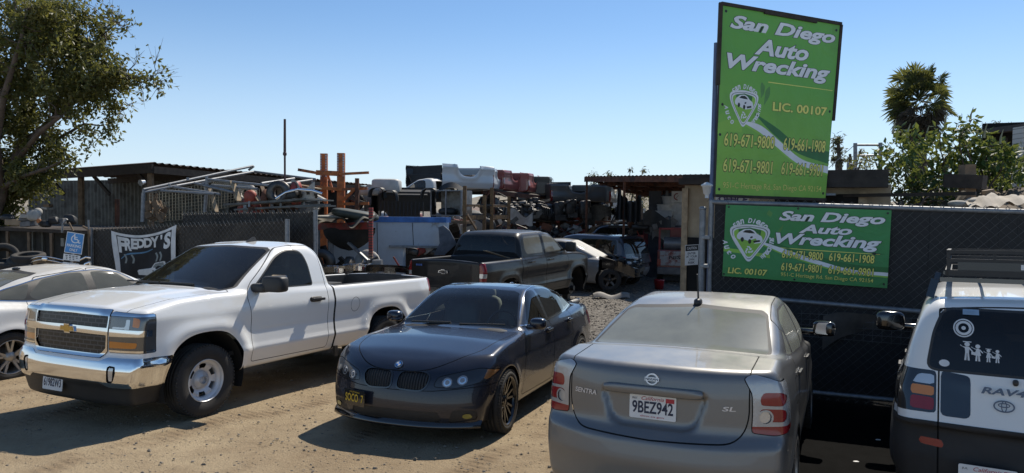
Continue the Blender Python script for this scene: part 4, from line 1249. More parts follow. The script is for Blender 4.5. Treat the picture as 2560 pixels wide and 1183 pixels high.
b = MB(); b.text('ITBT', Matrix(), .07, .02, off=.03, fn=lambda x, y: glassP(.44 - x, 1.525 + y, .02)); b.add([glassP(.445 - a, 1.52 + c, .017) for a, c in ((0, 0), (.09, 0), (.09, .034), (0, .034))], [(0, 1, 2, 3)])
b.build('label_sticker', mat('pale_blue_sticker', (.25, .35, .45), .5, 0, .1), rg)
b = MB(); disc_c = [glassP(.545 + cos(t) * .03, 1.205 + sin(t) * .022, .02) for t in [2 * pi * i / 16 for i in range(16)]]; b.add(disc_c, [tuple(range(16))]); b.build('oval_sticker', wst, rg)
# the roof basket is bolted on: its own parts under the car
bk = MB()
zb, zt, xa_, xb_, yw = 1.785, 1.93, -2.75, -1.2, .53
for z_ in (zb, zt - .06, zt):
    r_ = .012 if z_ != zb else .02
    for s in (1, -1): bk.bar((xa_, s * yw, z_), (xb_, s * yw, z_), r_ * 2)
    for x_ in (xa_, xb_): bk.bar((x_, -yw, z_), (x_, yw, z_), r_ * 2)
for s in (1, -1):
    for x_ in np.linspace(xa_, xb_, 5): bk.bar((x_, s * yw, zb), (x_, s * yw, zt), .02)
for y_ in np.linspace(-yw, yw, 5): bk.bar((xa_, y_, zb), (xa_, y_, zt), .018); bk.bar((xb_, y_, zb), (xb_, y_, zt), .018)
for y_ in (-.28, .05, .33): bk.bar((xa_, y_, zb), (xb_, y_, zb), .02)
o = bk.build('roof_basket', K['blackplastic'], T)
ft = MB()
for x_ in (-2.72, -1.35):
    ft = MB(); ft.bar((x_, -.58, 1.735), (x_, .58, 1.735), .04, .03); ft.build('cross_bar', K['gloss'], o)
    for s in (1, -1):
        ft = MB(); ft.prism([(-.06, 0), (.06, 0), (.03, .13), (-.03, .13)], frame((x_, s * .615, 1.605), (1, 0, 0), (0, -s * .25, 1)), .05); ft.build('rack_foot', K['gloss'], o)
b = MB(); b.text('PAPA', frame((-2.768, .12, 1.815), (0, -1, 0), (0, 0, 1)), .36, .035, off=.02); b.build('lettering', wst, o)
b = MB(); b.box((-2.76, 0, 1.832), (.012, .95, .055)); b.build('wind_panel', mat('smoked_panel', (.03, .03, .03), .2, 0, .2), o)
seats(T, [-1.2, -2.1], (.36, -.36), .68, K['seat'], .25, .58)
underbody(T, -2.9, .5, 1.2, .38)
b = MB(); b.sup((-.35, 0, 1.02), (.3, .70, .1), .4); b.build('dashboard', K['darkplastic'], T)
RH = rad(32)
place(T, 3.27 + 3.16 * sin(RH), 4.22 + 3.16 * cos(RH), RH)

# ---- white fastback at the left edge, beyond the pickup
SF = dict(top=[(-3.9, 1.0), (-3.72, 1.09), (-3.2, 1.10), (-2.6, 1.05), (-.6, .99), (0, .945), (.6, .83), (.95, .68)],
          roof=[(-3.8, .7), (-3.42, 1.10), (-2.65, 1.365), (-2.1, 1.465), (-1.55, 1.485), (-1.15, 1.44), (-.2, .98), (.2, .6)],
          bot=[(-3.7, .26), (.6, .2)], front=[(.2, .85), (.5, .98), (.7, .92), (.9, .7)], rear=[(.3, -3.80), (.6, -3.88), (.9, -3.84), (1.1, -3.76)],
          plan=[(-3.9, .82), (-3.3, .90), (-2.5, .925), (0, .92), (.9, .84)], sect=[(.2, -.07), (.4, -.015), (.62, .008), (.70, .012), (.76, 0), (.95, -.03), (1.08, -.09)], ssm=.02,
          gw=[(1.0, .85), (1.15, .80), (1.3, .715), (1.42, .63), (1.5, .58)], gplan=[(-3.3, -.1), (-2.5, -.03), (-1.4, 0), (-.3, -.06)],
          fb=(.3, 2.6), rb=(.25, 2.8), crown=(.05, .06, .13, .14), k=(.09, .11, .06), arches=[(0, .34, .385), (-2.85, .34, .385)], flare=(.02, .06), xmid=-1.6, gmin=.75)
def make_fastback(name, label, P, G):
    sh = sedan(SF, None)
    for xa in (0, -2.85): arch(sh, xa, .34, .375)
    glass_cut(sh, screen(mirr([(0, 1.0), (.68, .98), (.73, 1.0), (.56, 1.39), (.48, 1.42), (0, 1.435)]), -1.6, .3), 'windscreen')
    glass_cut(sh, screen(mirr([(0, 1.13), (.58, 1.12), (.64, 1.14), (.52, 1.37), (.45, 1.40), (0, 1.42)]), -3.7, -2.0, -1, .1), 'rear_window')
    ring = side(rnd([(-.62, 1.03), (-1.6, 1.02), (-2.6, 1.055), (-3.12, 1.12), (-2.85, 1.235), (-2.4, 1.345), (-1.9, 1.42), (-1.5, 1.43), (-1.15, 1.375)], .08), ny=0)
    sh.cut(ring, 'chrometrim'); sh.cut(lambda x, y, z, n: ring(x, y, z, n) + .010, 'seal', 'chrometrim')
    for p_ in (rnd([(-.85, 1.045), (-1.58, 1.042), (-1.60, 1.40), (-1.42, 1.40), (-1.18, 1.35)], .04), rnd([(-1.70, 1.045), (-2.48, 1.075), (-2.55, 1.14), (-2.32, 1.335), (-1.95, 1.395), (-1.72, 1.40)], .05), rnd([(-2.60, 1.085), (-3.0, 1.125), (-2.8, 1.225), (-2.50, 1.295)], .04)):
        sh.cut(side(p_, ny=0), 'side_window', 'seal')
    sh.panel(side(rnd([(-.48, .3), (-.52, .8), (-.62, 1.0), (-1.1, 1.36), (-1.5, 1.45), (-1.64, 1.45), (-1.64, .3)], .04)), 'door')
    sh.panel(side(rnd([(-1.65, .3), (-1.65, 1.45), (-2.4, 1.37), (-2.57, 1.2), (-2.6, 1.0), (-2.46, .75), (-2.3, .3)], .05)), 'rear_door')
    f = rear(rnd([(.45, .84), (1.1, .80), (1.1, 1.0), (.45, .99)], .03), -3.3); sh.cut(f, 'tail_light')
    f = front(rnd([(.5, .62), (1.0, .66), (1.0, .78), (.55, .72)], .02), .2); sh.cut(f, 'headlight')
    sh.cut(front([(-.1, .42), (.5, .45), (.45, .62), (-.1, .64)], .5), 'grille')
    T = thing('sedan', label, 'car')
    sh.part('body', 'body', P, T); sh.part('gap', 'shut_lines', K['gap'], T, -.003); sh.part('seal', 'window_seal', K['blackplastic'], T); sh.part('chrometrim', 'window_trim', K['chrome'], T, .002)
    sh.part('windscreen', 'windscreen', G, T); sh.part('rear_window', 'rear_window', G, T); sh.part('grille', 'grille', K['blackplastic'], T, -.01)
    doors(T, sh, P, G, [('door', -1.65, 0, -1.48, .92, .915), ('rear_door', -4, -1.65, -2.42, .95, .91)], P)
    for s in (1, -1):
        sl_ = lambda x, y, z: y * s > 0
        sh.part('tail_light', 'tail_light', K['red'], T, 0, sl_); sh.part('headlight', 'headlight', K['clear'], T, 0, sl_)
        mb = MB(); mb.sup((-.72, s * 1.0, 1.07), (.07, .12, .07), .55); mb.sup((-.68, s * .88, 1.03), (.05, .05, .03), .6); mb.build('mirror', P, T)
        wheel(T, 0, s * .81, .335, .225, .235, 'five', s, K['alloy']); wheel(T, -2.85, s * .81, .335, .225, .235, 'five', s, K['alloy'])
    wells(T, [(0, .34, 1), (0, .34, -1), (-2.85, .34, 1), (-2.85, .34, -1)], .39, .88, .55)
    seats(T, [-1.6, -2.5], (.38, -.38), .5, K['seat'], .25, .58)
    b = MB(); b.sup((-.6, 0, .9), (.3, .72, .1), .4); b.build('dashboard', K['darkplastic'], T)
    b = MB(); b.sup((-2.3, 0, 1.46), (.06, .015, .022), .7); b.build('roof_antenna', K['gloss'], T)
    underbody(T, -3.5, .6, 1.3, .3)
    return T, sh
PF = paint('white_pearl_paint', (.74, .74, .72), 0, .3, .75, (.36, .31, .23))
GF = glass('dusty_side_glass', (.28, .32, .30), .30, (.36, .36, .31), rough=.06)
FAST, FSH = make_fastback('sedan', 'dusty white fastback sedan at the left edge, behind the white pickup', PF, GF)
q = gnd(22, 945)
FH = rad(27)
place(FAST, q.x + 2.85 * sin(FH) - .83 * cos(FH), q.y + 2.85 * cos(FH) + .83 * sin(FH), FH)

# ---- black crew-cab pickup without wheels in the yard
PK = paint('black_dusty_paint', (.008, .008, .009), 0, .3, .15, (.30, .27, .21), coat=.25, spec=.25)
GK = glass('dark_rear_glass', (.10, .10, .10), .03)
GKS = glass('dusty_cab_glass', (.35, .38, .36), .34, (.44, .43, .36), rough=.1)
sh, wb, cb, xr = pickup(True, True)
T = thing('pickup_truck', 'black crew-cab pickup standing in the yard without wheels, red tail lights, dust on its roof', 'pickup truck')
BLACK = T
pickup_parts(T, sh, PK, GK, wb, cb, xr, True, K['gloss'])
for o in list(T.children):
    for c in o.children:
        if c.name.startswith('side_window'): c.data.materials[0] = GKS
sh.part(['hood', 'chrome', 'grille', 'bumper', 'lampslot', 'valance', 'headlight', 'lamp_bar', 'amber', 'lamp_led', 'foglamp'], 'front_clip', PK, T)
logo_bowtie(T, xr - .012, 1.10, .12, K['chrome'], K['gloss'], -1)
b = MB()
for k in range(3): b.box((xr - .006, .66 - k * .055, 1.22), (.012, .035, .04))
b.build('trim_badge', mat('blue_letter', (.05, .12, .35), .4, 0, 0), T)
for s in (1, -1):
    for xa in (0, -wb):
        b = MB()
        b.cyl((xa, s * .62, .36), (xa, s * .80, .36), .16, n=20); b.cyl((xa, s * .80, .36), (xa, s * .88, .36), .07, n=12)
        b.box((xa, s * .66, .16), (.18, .16, .34)); b.box((xa, s * .66, .02), (.42, .36, .06))
        b.build('bare_hub', K['gunmetal'], T, .006)
wells(T, [(0, .42, 1), (0, .42, -1), (-wb, .42, 1), (-wb, .42, -1)], .53, .93, .5)
b = MB(); b.bar((cb - .25, -.72, 1.33), (cb - .95, -.55, 1.52), .12, .012); b.build('broken_trim', mat('pale_wood', (.35, .28, .19), .8), T)
b = MB(); b.cyl((.15, -.95, .05), (-.5, -1.0, .05), .05); b.build('loose_pipe', mat('pale_pipe', (.5, .48, .44), .6), T)
fw_ = Vector((1.73, 18.5, 0)); KH = rad(28)
KC = Vector((fw_.x - .98 * cos(KH), fw_.y + .98 * sin(KH), 0))
place(T, KC.x, KC.y, KH)
T.location.z += .03

# ---- dark van on the far side of the yard
SE = dict(top=[(-3.4, 1.02), (-.6, 1.0), (0, .98), (.6, .9)], roof=[(-3.39, .6), (-3.27, 1.1), (-3.18, 1.5), (-3.0, 1.62), (-2.4, 1.66), (-1.2, 1.66), (-.8, 1.58), (-.1, 1.0), (.2, .7)],
          bot=[(-3.3, .3), (.7, .25)], front=[(.3, .78), (.6, .84), (.9, .74)], rear=[(.3, -3.2), (.5, -3.32), (.66, -3.33), (.72, -3.27), (1.2, -3.25)],
          plan=[(-3.4, .86), (-2.9, .90), (0, .90), (.8, .82)], sect=[(.3, -.05), (.6, .005), (1.0, -.03)], gw=[(.9, .88), (1.05, .84), (1.5, .74), (1.7, .68)], gplan=[(-3.2, -.03), (-2.7, 0), (0, -.06)],
          fb=(.25, 2.6), rb=(.1, 3.5), crown=(.02, .05, .12, .04), k=(.08, .10, .05), arches=[(0, .35, .41), (-2.58, .35, .41)], flare=(.02, .06), gmin=.75, step=.045)
def boxy(label, P, G):
    sh = sedan(SE, None)
    for xa in (0, -2.58): arch(sh, xa, .35, .39)
    glass_cut(sh, screen(rnd(mirr([(.72, 1.08), (.62, 1.52)]), .05), -3.5, -2.9, -1, .25), 'rear_window', .02)
    glass_cut(sh, screen(mirr([(0, 1.05), (.7, 1.05), (.6, 1.53), (0, 1.56)]), -1.2, .3), 'windscreen')
    glass_cut(sh, side(rnd([(-.45, 1.07), (-1.5, 1.07), (-1.5, 1.52), (-.85, 1.51)], .05), ny=0), 'side_window', .02)
    glass_cut(sh, side(rnd([(-1.62, 1.07), (-3.0, 1.07), (-2.92, 1.50), (-1.62, 1.52)], .06), ny=0), 'side_window', .02)
    sh.cut(rear(rnd([(.74, .72), (1.0, .72), (1.0, 1.0), (.74, 1.0)], .02), -3.0), 'tail_light')
    sh.cut(lambda x, y, z, n: np.maximum(z - .62, x + 3.0), 'bumper')
    sh.panel(lambda x, y, z, n: np.maximum(np.maximum(np.abs(y) - .73, x + 3.0), np.maximum(.62 - z, z - 1.58)), 'tailgate', gap=.008)
    T = thing('van', label, 'car')
    sh.part('body', 'body', P, T); sh.part('gap', 'shut_lines', K['gap'], T); sh.part('seal', 'window_seal', K['gloss'], T)
    for g in ('rear_window', 'windscreen', 'side_window'): sh.part(g, g, G, T)
    sh.part('tailgate', 'tailgate', P, T); sh.part('bumper', 'bumper', mat('grey_bumper', (.16, .16, .17), .5, 0, .2), T)
    for s in (1, -1):
        sh.part('tail_light', 'tail_light', K['red'], T, 0, lambda x, y, z: y * s > 0)
        wheel(T, -2.58, s * .78, .33, .21, .21, 'plain', s); wheel(T, 0, s * .78, .33, .21, .21, 'plain', s)
    wells(T, [(0, .35, 1), (0, .35, -1), (-2.58, .35, 1), (-2.58, .35, -1)], .4, .86, .5)
    plate(T, (-3.285, 0, .86), (0, -1, 0), (.05, 0, 1), '')
    return T
T = boxy('dark blue minivan seen from its back corner, parked at the far end of the yard', paint('dark_blue_dusty', (.012, .014, .026), 0, .3, .08), GK)
VAN = T
p_ = at(1592, 700, 22.5); vh = rad(-50)
place(T, p_.x + 3.25 * sin(vh), p_.y + 3.25 * cos(vh), vh)
T2 = dup(T, label='dark van further back, only its flat roof showing behind the dark blue minivan')
T2.name = 'van'
p_ = at(1430, 640, 29); place(T2, p_.x, p_.y, rad(-95)); T2.scale = (1.1, 1.1, 1.12)

# ---- stripped wreck with its engine bay open
PWK = paint('pale_dusty_wreck', (.14, .14, .135), 0, .5, .3, (.5, .46, .38))
sh = sedan(dict(SF, step=.045), None)
for xa in (0, -2.85): arch(sh, xa, .34, .375)
glass_cut(sh, screen(mirr([(0, 1.0), (.68, .98), (.73, 1.0), (.56, 1.39), (.48, 1.42), (0, 1.435)]), -1.6, .3), 'windscreen')
for p_ in (rnd([(-.85, 1.045), (-1.58, 1.042), (-1.60, 1.40), (-1.42, 1.40), (-1.18, 1.35)], .04), rnd([(-1.70, 1.045), (-2.48, 1.075), (-2.55, 1.14), (-2.32, 1.335), (-1.95, 1.395), (-1.72, 1.40)], .05)):
    glass_cut(sh, side(p_, ny=0), 'side_window', .014)
sh.cut(lambda x, y, z, n: np.maximum(-.28 - x, z - .99), 'void'); sh.cut(lambda x, y, z, n: -.28 - x, 'void')
T = thing('wrecked_car', 'wrecked pale car with front end stripped to bare engine bay, beyond the black pickup', 'wrecked car')
sh.part('body', 'body', PWK, T); sh.part('seal', 'window_seal', K['blackplastic'], T)
sh.part('windscreen', 'windscreen', glass('hazed_glass', (.3, .32, .3), 1.0, (.66, .64, .58), rough=.15), T); sh.part('side_window', 'side_window', GK, T)
rng = random.Random(3)
b = MB()
for s in (1, -1):
    b.bar((-.3, s * .5, .5), (.85, s * .48, .5), .10, .14); b.bar((-.3, s * .72, .98), (.35, s * .68, .80), .06, .08); b.bar((.35, s * .68, .80), (.85, s * .6, .55), .05, .06)
    b.cyl((0, s * .58, .40), (-.05, s * .52, .92), .07)
b.bar((.85, -.62, .62), (.85, .62, .62), .07, .12); b.bar((.82, -.60, .80), (.82, .60, .80), .05, .05)
b.build('frame_rails', K['gunmetal'], T)
b = MB(); b.sup((.2, 0, .66), (.34, .36, .24), .4); b.sup((.1, .3, .85), (.16, .12, .12), .5); b.sup((.3, -.25, .86), (.12, .16, .10), .5)
for i in range(22):
    a = Vector((rng.uniform(-.2, .8), rng.uniform(-.6, .6), rng.uniform(.5, .95))); b.tube([a, a + Vector((rng.uniform(-.2, .2), rng.uniform(-.25, .25), rng.uniform(-.1, .12))), a + Vector((rng.uniform(-.4, .4), rng.uniform(-.4, .4), rng.uniform(-.25, .05)))], rng.uniform(.012, .03), 6)
for i in range(12): b.box((rng.uniform(-.2, .7), rng.uniform(-.55, .55), rng.uniform(.5, .92)), (rng.uniform(.06, .2), rng.uniform(.06, .2), rng.uniform(.05, .14)), Matrix.Rotation(rng.uniform(0, 3), 3, 'Z'))
b.build('engine', mat('greasy_metal', (.03, .03, .03), .4, .6, .6, vs=12, bump=.3), T)
b = MB()
for i in range(5): b.sup((rng.uniform(0, .7), rng.uniform(-.5, .5), rng.uniform(.8, .95)), (.07, .07, .05), .6)
b.build('reservoir', mat('pale_plastic', (.55, .55, .52), .4), T)
wheel(T, .02, -.78, .33, .215, .2, 'plain', -1, K['gunmetal'], steer=.3); wheel(T, .02, .78, .33, .215, .2, 'plain', 1, K['gunmetal']); wheel(T, -2.85, -.8, .33, .215, .2, 'plain', -1, K['gunmetal']); wheel(T, -2.85, .8, .33, .215, .2, 'plain', 1, K['gunmetal'])
b = MB(); b.sheet(lambda u, v: Vector((-.2 + .95 * u, -.82 - .05 * sin(u * 3), .95 - .25 * u * u - .28 * v)), 8, 3); b.build('loose_fender', K['gloss'], T)
seats(T, [-1.6], (.38, -.38), .5, K['seat'])
underbody(T, -3.4, -.3, 1.3, .4)
p_ = at(1550, 705, 20.6)
WH = rad(107)
place(T, p_.x - .1 - .0 * sin(WH), p_.y + .75, WH)
T.location.z += .08

# ---- other vehicles at the far end of the yard
T2 = dup(FAST, label='white sedan nose peeking out behind the dark blue minivan')
p_ = at(1628, 690, 27); place(T2, p_.x, p_.y, rad(-75))
T = thing('pickup_truck', 'red pickup with grey tank and lettered tailgate, parked beyond the beige corner wall', 'pickup truck')
Pred = paint('faded_red_paint', (.20, .02, .02), 0, .45, .3)
b = MB()
b.box((0, 1.0, .83), (1.62, 2.0, .62)); b.build('bed', Pred, T, .04)
b = MB(); b.box((0, -.02, .86), (1.44, .05, .48)); tg = b.build('tailgate', mat('bare_dusty_panel', (.35, .34, .32), .5, 0, .2, col2=(.2, .05, .04), c2s=4), T, .015)
b = MB(); b.text('NISSAN', frame((-.42, -.052, .84), (1, 0, 0), (0, 0, 1)), .84, .11, off=.03); b.build('lettering', mat('dark_lettering', (.03, .03, .03), .6), tg)
b = MB(); b.box((0, -.12, .45), (1.6, .2, .22)); b.build('bumper', mat('grey_bumper', (.12, .12, .12), .5, 0, .3, dust=.3), T, .02)
for s in (-1, 1):
    b = MB(); b.box((s * .75, -.03, .72), (.12, .05, .22)); b.build('tail_light', K['red'], T, .01)
    wheel(T, 0, s * .72, .33, .2, .2, 'plain', s)
for o in T.children:
    if o.name.startswith('wheel'): o.location = (o.location.y, .9, .33); o.rotation_euler = (0, 0, (-pi / 2 if o.location.x > 0 else pi / 2))
b = MB()
for s in (-1, 1):
    for y_ in (.1, 1.9): b.bar((s * .74, y_, 1.1), (s * .74, y_, 1.86), .06)
    b.bar((s * .74, .1, 1.84), (s * .74, 1.9, 1.84), .06)
for y_ in (.1, 1.9): b.bar((-.74, y_, 1.84), (.74, y_, 1.84), .06)
b.build('ladder_rack', mat('red_frame', (.22, .03, .025), .6, 0, .3), T)
b = MB(); b.cyl((-.6, .35, 1.34), (.6, .35, 1.34), .22, n=18); b.build('tank', mat('grey_tank', (.16, .17, .18), .4, .3, .2), T)
b = MB(); b.box((.1, 1.2, 1.6), (1.0, .8, .55)); b.build('red_box', Pred, T, .02)
p_ = at(1704, 700, 23.5); T.location = (p_.x, p_.y, gz(p_.y)); T.rotation_euler = (0, 0, rad(-12))
# ------------------------------------------------------------------ fences, signs and the office at the gate
M_ = {}
def wood(name, col, c2=None): return mat(name, col, .85, 0, .35, vs=9, bump=.35, bs=30, col2=c2, c2s=5)
M_['galv'] = mat('galvanised_pipe', (.24, .25, .26), .5, .6, .25, vs=14, dust=.2)
M_['wire'] = mat('fence_wire', (.10, .10, .098), .6, .4, .3)
M_['slat'] = mat('black_fence_slat', (.010, .010, .011), .65, 0, .5, vs=3, dust=.10)
M_['brownslat'] = mat('faded_dark_slat', (.04, .035, .029), .8, 0, .5, vs=2, dust=.25)
M_['darkwood'] = wood('dark_weathered_wood', (.045, .034, .026))
M_['wood'] = wood('weathered_wood', (.19, .13, .08))
M_['palewood'] = wood('pale_wood_board', (.36, .27, .17))
M_['rust'] = mat('rusty_steel', (.14, .055, .028), .8, .2, .4, vs=8, bump=.3, bs=40, col2=(.06, .03, .02))
M_['orange'] = mat('orange_rack_paint', (.42, .12, .025), .6, 0, .3, vs=6, bump=.15, bs=40, col2=(.16, .06, .03), c2s=5)
M_['redbeam'] = mat('red_rack_paint', (.30, .045, .03), .6, 0, .3, col2=(.13, .06, .04), c2s=6)
M_['tan'] = mat('tan_stucco', (.38, .30, .20), .9, 0, .2, vs=4, bump=.3, bs=50, col2=(.22, .17, .11), c2s=2.5, c2lo=.55, c2hi=.75)
M_['roofdark'] = mat('dark_roofing', (.045, .036, .03), .85, 0, .4, bump=.4, bs=14)
M_['white'] = mat('white_enamel', (.62, .62, .60), .5, 0, .15, dust=.2)
M_['black'] = mat('black_paint', (.012, .012, .012), .5, 0, .2)
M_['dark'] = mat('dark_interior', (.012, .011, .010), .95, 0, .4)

G0 = Vector((2.57, 9.40, 0)); 
def gate(t, z, off=0): return G0 + BV * t + Vector((-AV.x * off, -AV.y * off, z))
def gtop(t): return at(1768, 505, 9.4).z + (-.026) * t
GL, GR = 0.06, 4.9
F = thing('sliding_gate', 'tall black slatted chain-link gate on the right carrying the wide green banner', 'gate', G0)
b = MB()
tz = lambda t: gtop(t)
mz = lambda t: 1.354 - .023 * t
bz = lambda t: gz((G0 + BV * t).y) + .10
for f in (tz, mz, bz): b.cyl(gate(GL, f(GL)), gate(GR, f(GR)), .03, n=10)
for t in (GL, GR): b.cyl(gate(t, bz(t)), gate(t, tz(t) + .02), .03, n=10)
b.build('gate_frame', M_['galv'], F, world=True)
b = MB()
n = int((GR - GL) / .085)
for i in range(n):
    t = GL + .05 + (GR - GL - .1) * (i + .5) / n
    jig = random.uniform(-.006, .006)
    for lo, hi in ((bz, mz), (mz, tz)):
        b.box(gate(t, (lo(t) + hi(t)) / 2, -.012 + jig), (.098, .006, hi(t) - lo(t) - .02), Matrix.Rotation(-LOT + random.uniform(-.03, .03), 3, 'Z'))
b.build('privacy_slat', M_['slat'], F, world=True)
b = MB()
sp = .105
H = 2.5
for i in range(int((GR + H) / sp) + 2):
    for dr in (1, -1):
        t0 = i * sp if dr < 0 else i * sp - H
        pts = []
        for k in range(2):
            z = .1 + (H - .13) * k
            t = t0 + (dr * (z - .1))
            pts.append((t, z))
        (ta, za), (tb, zb) = pts
        if ta > tb: ta, za, tb, zb = tb, zb, ta, za
        if tb < GL or ta > GR: continue
        if ta < GL: za += (GL - ta) / (tb - ta) * (zb - za); ta = GL
        if tb > GR: zb -= (tb - GR) / (tb - ta) * (zb - za); tb = GR
        hi = min(tz(ta), tz(tb)) - .02
        b.bar(gate(ta, min(za, hi), .018 if dr > 0 else .005), gate(tb, min(zb, hi), .018 if dr > 0 else .005), .0036 if dr > 0 else .0022)
for i in range(int(GR / .105)):
    t = i * .105
    b.bar(gate(t, tz(t) + .0), gate(t + .05, tz(t) + .055), .005); b.bar(gate(t + .05, tz(t) + .055), gate(t + .10, tz(t)), .005)
b.build('chain_link', M_['wire'], F, world=True)
b = MB()
def torn(u, v):
    t = 1.45 + .95 * u; return gate(t, 1.27 - .10 * abs(u - .5) * 2 - (.10 + .32 * (1 - u) ** 1.5) * v + .03 * sin(u * 9), .05 + .05 * sin(u * 5 + v * 2))
b.smooth = True; b.sheet(torn, 14, 4); b.build('torn_screen', mat('torn_brown_screen', (.07, .06, .05), .9, 0, .4), F, world=True)
b = MB()
for u_, v_, r_ in ((2260, 812, .2), (2290, 800, .15)): pass
for k in range(5):
    a = gate(1.15, 1.18 - k * .07, .03); b.bar(a, gate(2.6, 1.22 - k * .08, .03), .006)
for k in range(14): b.bar(gate(1.2 + k * .1, 1.22, .03), gate(1.2 + k * .1, .88, .03), .004)
b.build('wire_patch', M_['wire'], F, world=True)
# gate post
P = thing('gate_post', 'grey steel gate post with hinge straps at the left end of the black gate', 'post', gate(-.05, 0))
b = MB(); b.cyl(gate(-.05, 0), gate(-.05, 2.47), .04, n=14); b.sup(gate(-.05, 2.48), (.045, .045, .03), .8); b.build('pole', M_['galv'], P, world=True)
b = MB()
for z in (2.1, 1.72, .6): b.box(gate(.0, z, .0), (.12, .10, .05), Matrix.Rotation(-LOT, 3, 'Z'))
b.build('hinge', M_['galv'], P, world=True, bevel=.008)
b = MB()
c_ = at(1767, 482, 9.38)
b.lathe([(.001, .11), (.03, .10), (.075, .075), (.08, .06), (.06, .05), (.045, -.04), (.03, -.05), (.02, -.09), (.03, -.10)], 14, 'z', c_ + Vector((0, 0, .03)))
tag(b.build('lantern', M_['white'], None, world=True), 'small white lantern on top of the grey gate post', 'lantern')

# ---- office behind the gate
O0 = Vector((2.93, 12.1, 0))
def off(t, d, z): return O0 + BV * t + AV * d + Vector((0, 0, z))
OB = thing('office_building', 'tan stucco office with flat dark roof, standing behind the tall green sign', 'building', O0)
b = MB()
RB = Matrix.Rotation(-LOT, 3, 'Z')
b.box(off(1.55, 2.0, 1.44), (3.1, 4.0, 2.88), RB); b.build('wall', M_['tan'], OB, world=True)
b = MB(); b.box(off(1.5, 1.95, 2.99), (3.04, 4.1, .14), RB); b.box(off(2.3, -.22, 2.96), (1.5, .30, .26), RB); b.box(off(.4, -.16, 2.94), (.9, .2, .10), RB); b.build('roof', M_['roofdark'], OB, world=True)
b = MB(); b.box(off(2.1, -.02, 2.55), (1.3, .05, .35), RB); b.box(off(.3, -.02, 1.0), (.5, .05, 2.0), RB); b.build('window', M_['dark'], OB, world=True)
b = MB(); b.box(off(2.72, -.03, 1.4), (.12, .08, 2.75), RB); b.box(off(.02, -.03, 1.43), (.10, .08, 2.8), RB); b.build('corner_trim', M_['palewood'], OB, world=True)
b = MB(); b.box(off(1.9, -.28, 2.72), (.9, .34, .03), RB); b.build('awning', M_['galv'], OB, world=True)
sgn = thing('warning_sign', 'white entry warning sign with black header on the tan wall by the gate', 'sign')
def board(root, C4, th, m, name='board', bev=.004):
    """board from its four corners TL, TR, BR, BL"""
    tl, tr, br, bl = C4
    nn = (tr - tl).cross(bl - tl).normalized()
    b = MB(); vs = [p for p in C4] + [p + nn * th for p in C4]
    b.add(vs, [(3, 2, 1, 0), (4, 5, 6, 7), (0, 1, 5, 4), (1, 2, 6, 5), (2, 3, 7, 6), (3, 0, 4, 7)])
    return b.build(name, m, root, world=True, bevel=bev)
class Print:
    """flat artwork laid out on a quad: x to the right, y down, both 0..1"""
    def __init__(s, C4, wave=None):
        s.tl, s.tr, s.br, s.bl = C4
        s.n = -(s.tr - s.tl).cross(s.bl - s.tl).normalized()
        s.W = ((s.tr - s.tl).length + (s.br - s.bl).length) / 2; s.H = ((s.bl - s.tl).length + (s.br - s.tr).length) / 2
        s.wave = wave or (lambda u, v: 0); s.k = .55 if wave else .15
    def P(s, u, v, l=0):
        return (s.tl * (1 - u) + s.tr * u) * (1 - v) + (s.bl * (1 - u) + s.br * u) * v + s.n * (s.wave(u, v) + l * s.k)
    def poly(s, b, pts, l, seg=.05):
        out = []
        for i in range(len(pts)):
            a, c = pts[i], pts[(i + 1) % len(pts)]
            out.append(a)
        b.add([s.P(u, v, l) for u, v in out], [tuple(range(len(out)))[::-1]])
    def strip(s, b, A, B, l):
        """band between two equally long point lists"""
        vs = [s.P(*p, l) for q in zip(A, B) for p in q]
        b.add(vs, [(2 * i, 2 * i + 1, 2 * i + 3, 2 * i + 2) for i in range(len(A) - 1)])
    def text(s, b, t, u0, u1, v0, v1, l, shear=0, off=.02, base=None, rot=None, space=1.0):
        w, h = (u1 - u0) * s.W, (v1 - v0) * s.H
        def fn(x, y):
            X, Y = u0 * s.W + x, v1 * s.H - y
            if rot: 
                cx, cy, an = rot; dx, dy = X - cx * s.W, Y - cy * s.H
                X, Y = cx * s.W + dx * cos(an) - dy * sin(an), cy * s.H + dx * sin(an) + dy * cos(an)
            return s.P(X / s.W, Y / s.H, l)
        b.text(t, None, w, h, shear=shear, off=off, fn=fn, base=base, space=space)
    def outlined(s, b, t, u0, u1, v0, v1, l, shear=0, off=.02, ol=.03, mf=0, mo=1):
        b.m = mo; s.text(b, t, u0, u1, v0, v1, l, shear, off + ol, base=off)
        b.m = mf; s.text(b, t, u0, u1, v0, v1, l + .0025, shear, off)

q = [at(u, v, 11.75) for u, v in ((1713, 613), (1747, 611), (1745, 662), (1712, 664))]
board(sgn, q, .004, K['white']); pr = Print(q); b = MB()
b.m = 0; pr.poly(b, [(.03, .03), (.97, .03), (.97, .30), (.03, .30)], .002); 
b.m = 1; pr.text(b, 'CAUTION', .14, .86, .10, .23, .004, off=.02); b.m = 0
for i, s_ in enumerate(('ENTER', 'AT YOUR', 'OWN', 'RISK')): pr.text(b, s_, .5 - .05 * len(s_) - .05, .5 + .05 * len(s_) + .05, .37 + .15 * i, .37 + .15 * i + .11, .002, off=.02)
b.build('lettering', [M_['black'], K['white']], sgn, world=True)
sgn.name = 'warning_sign'
sgn = thing('office_sign', 'white sign reading OFFICE just above the gate, half hidden behind it', 'sign')
q = [at(u, v, 10.4) for u, v in ((1790, 486), (1873, 488), (1872, 512), (1789, 511))]
board(sgn, q, .01, K['white']); pr = Print(q); b = MB(); pr.text(b, 'OFFICE', .08, .95, .12, .82, .003, off=.04)
b.build('lettering', mat('purple_lettering', (.08, .05, .16), .6), sgn, world=True)

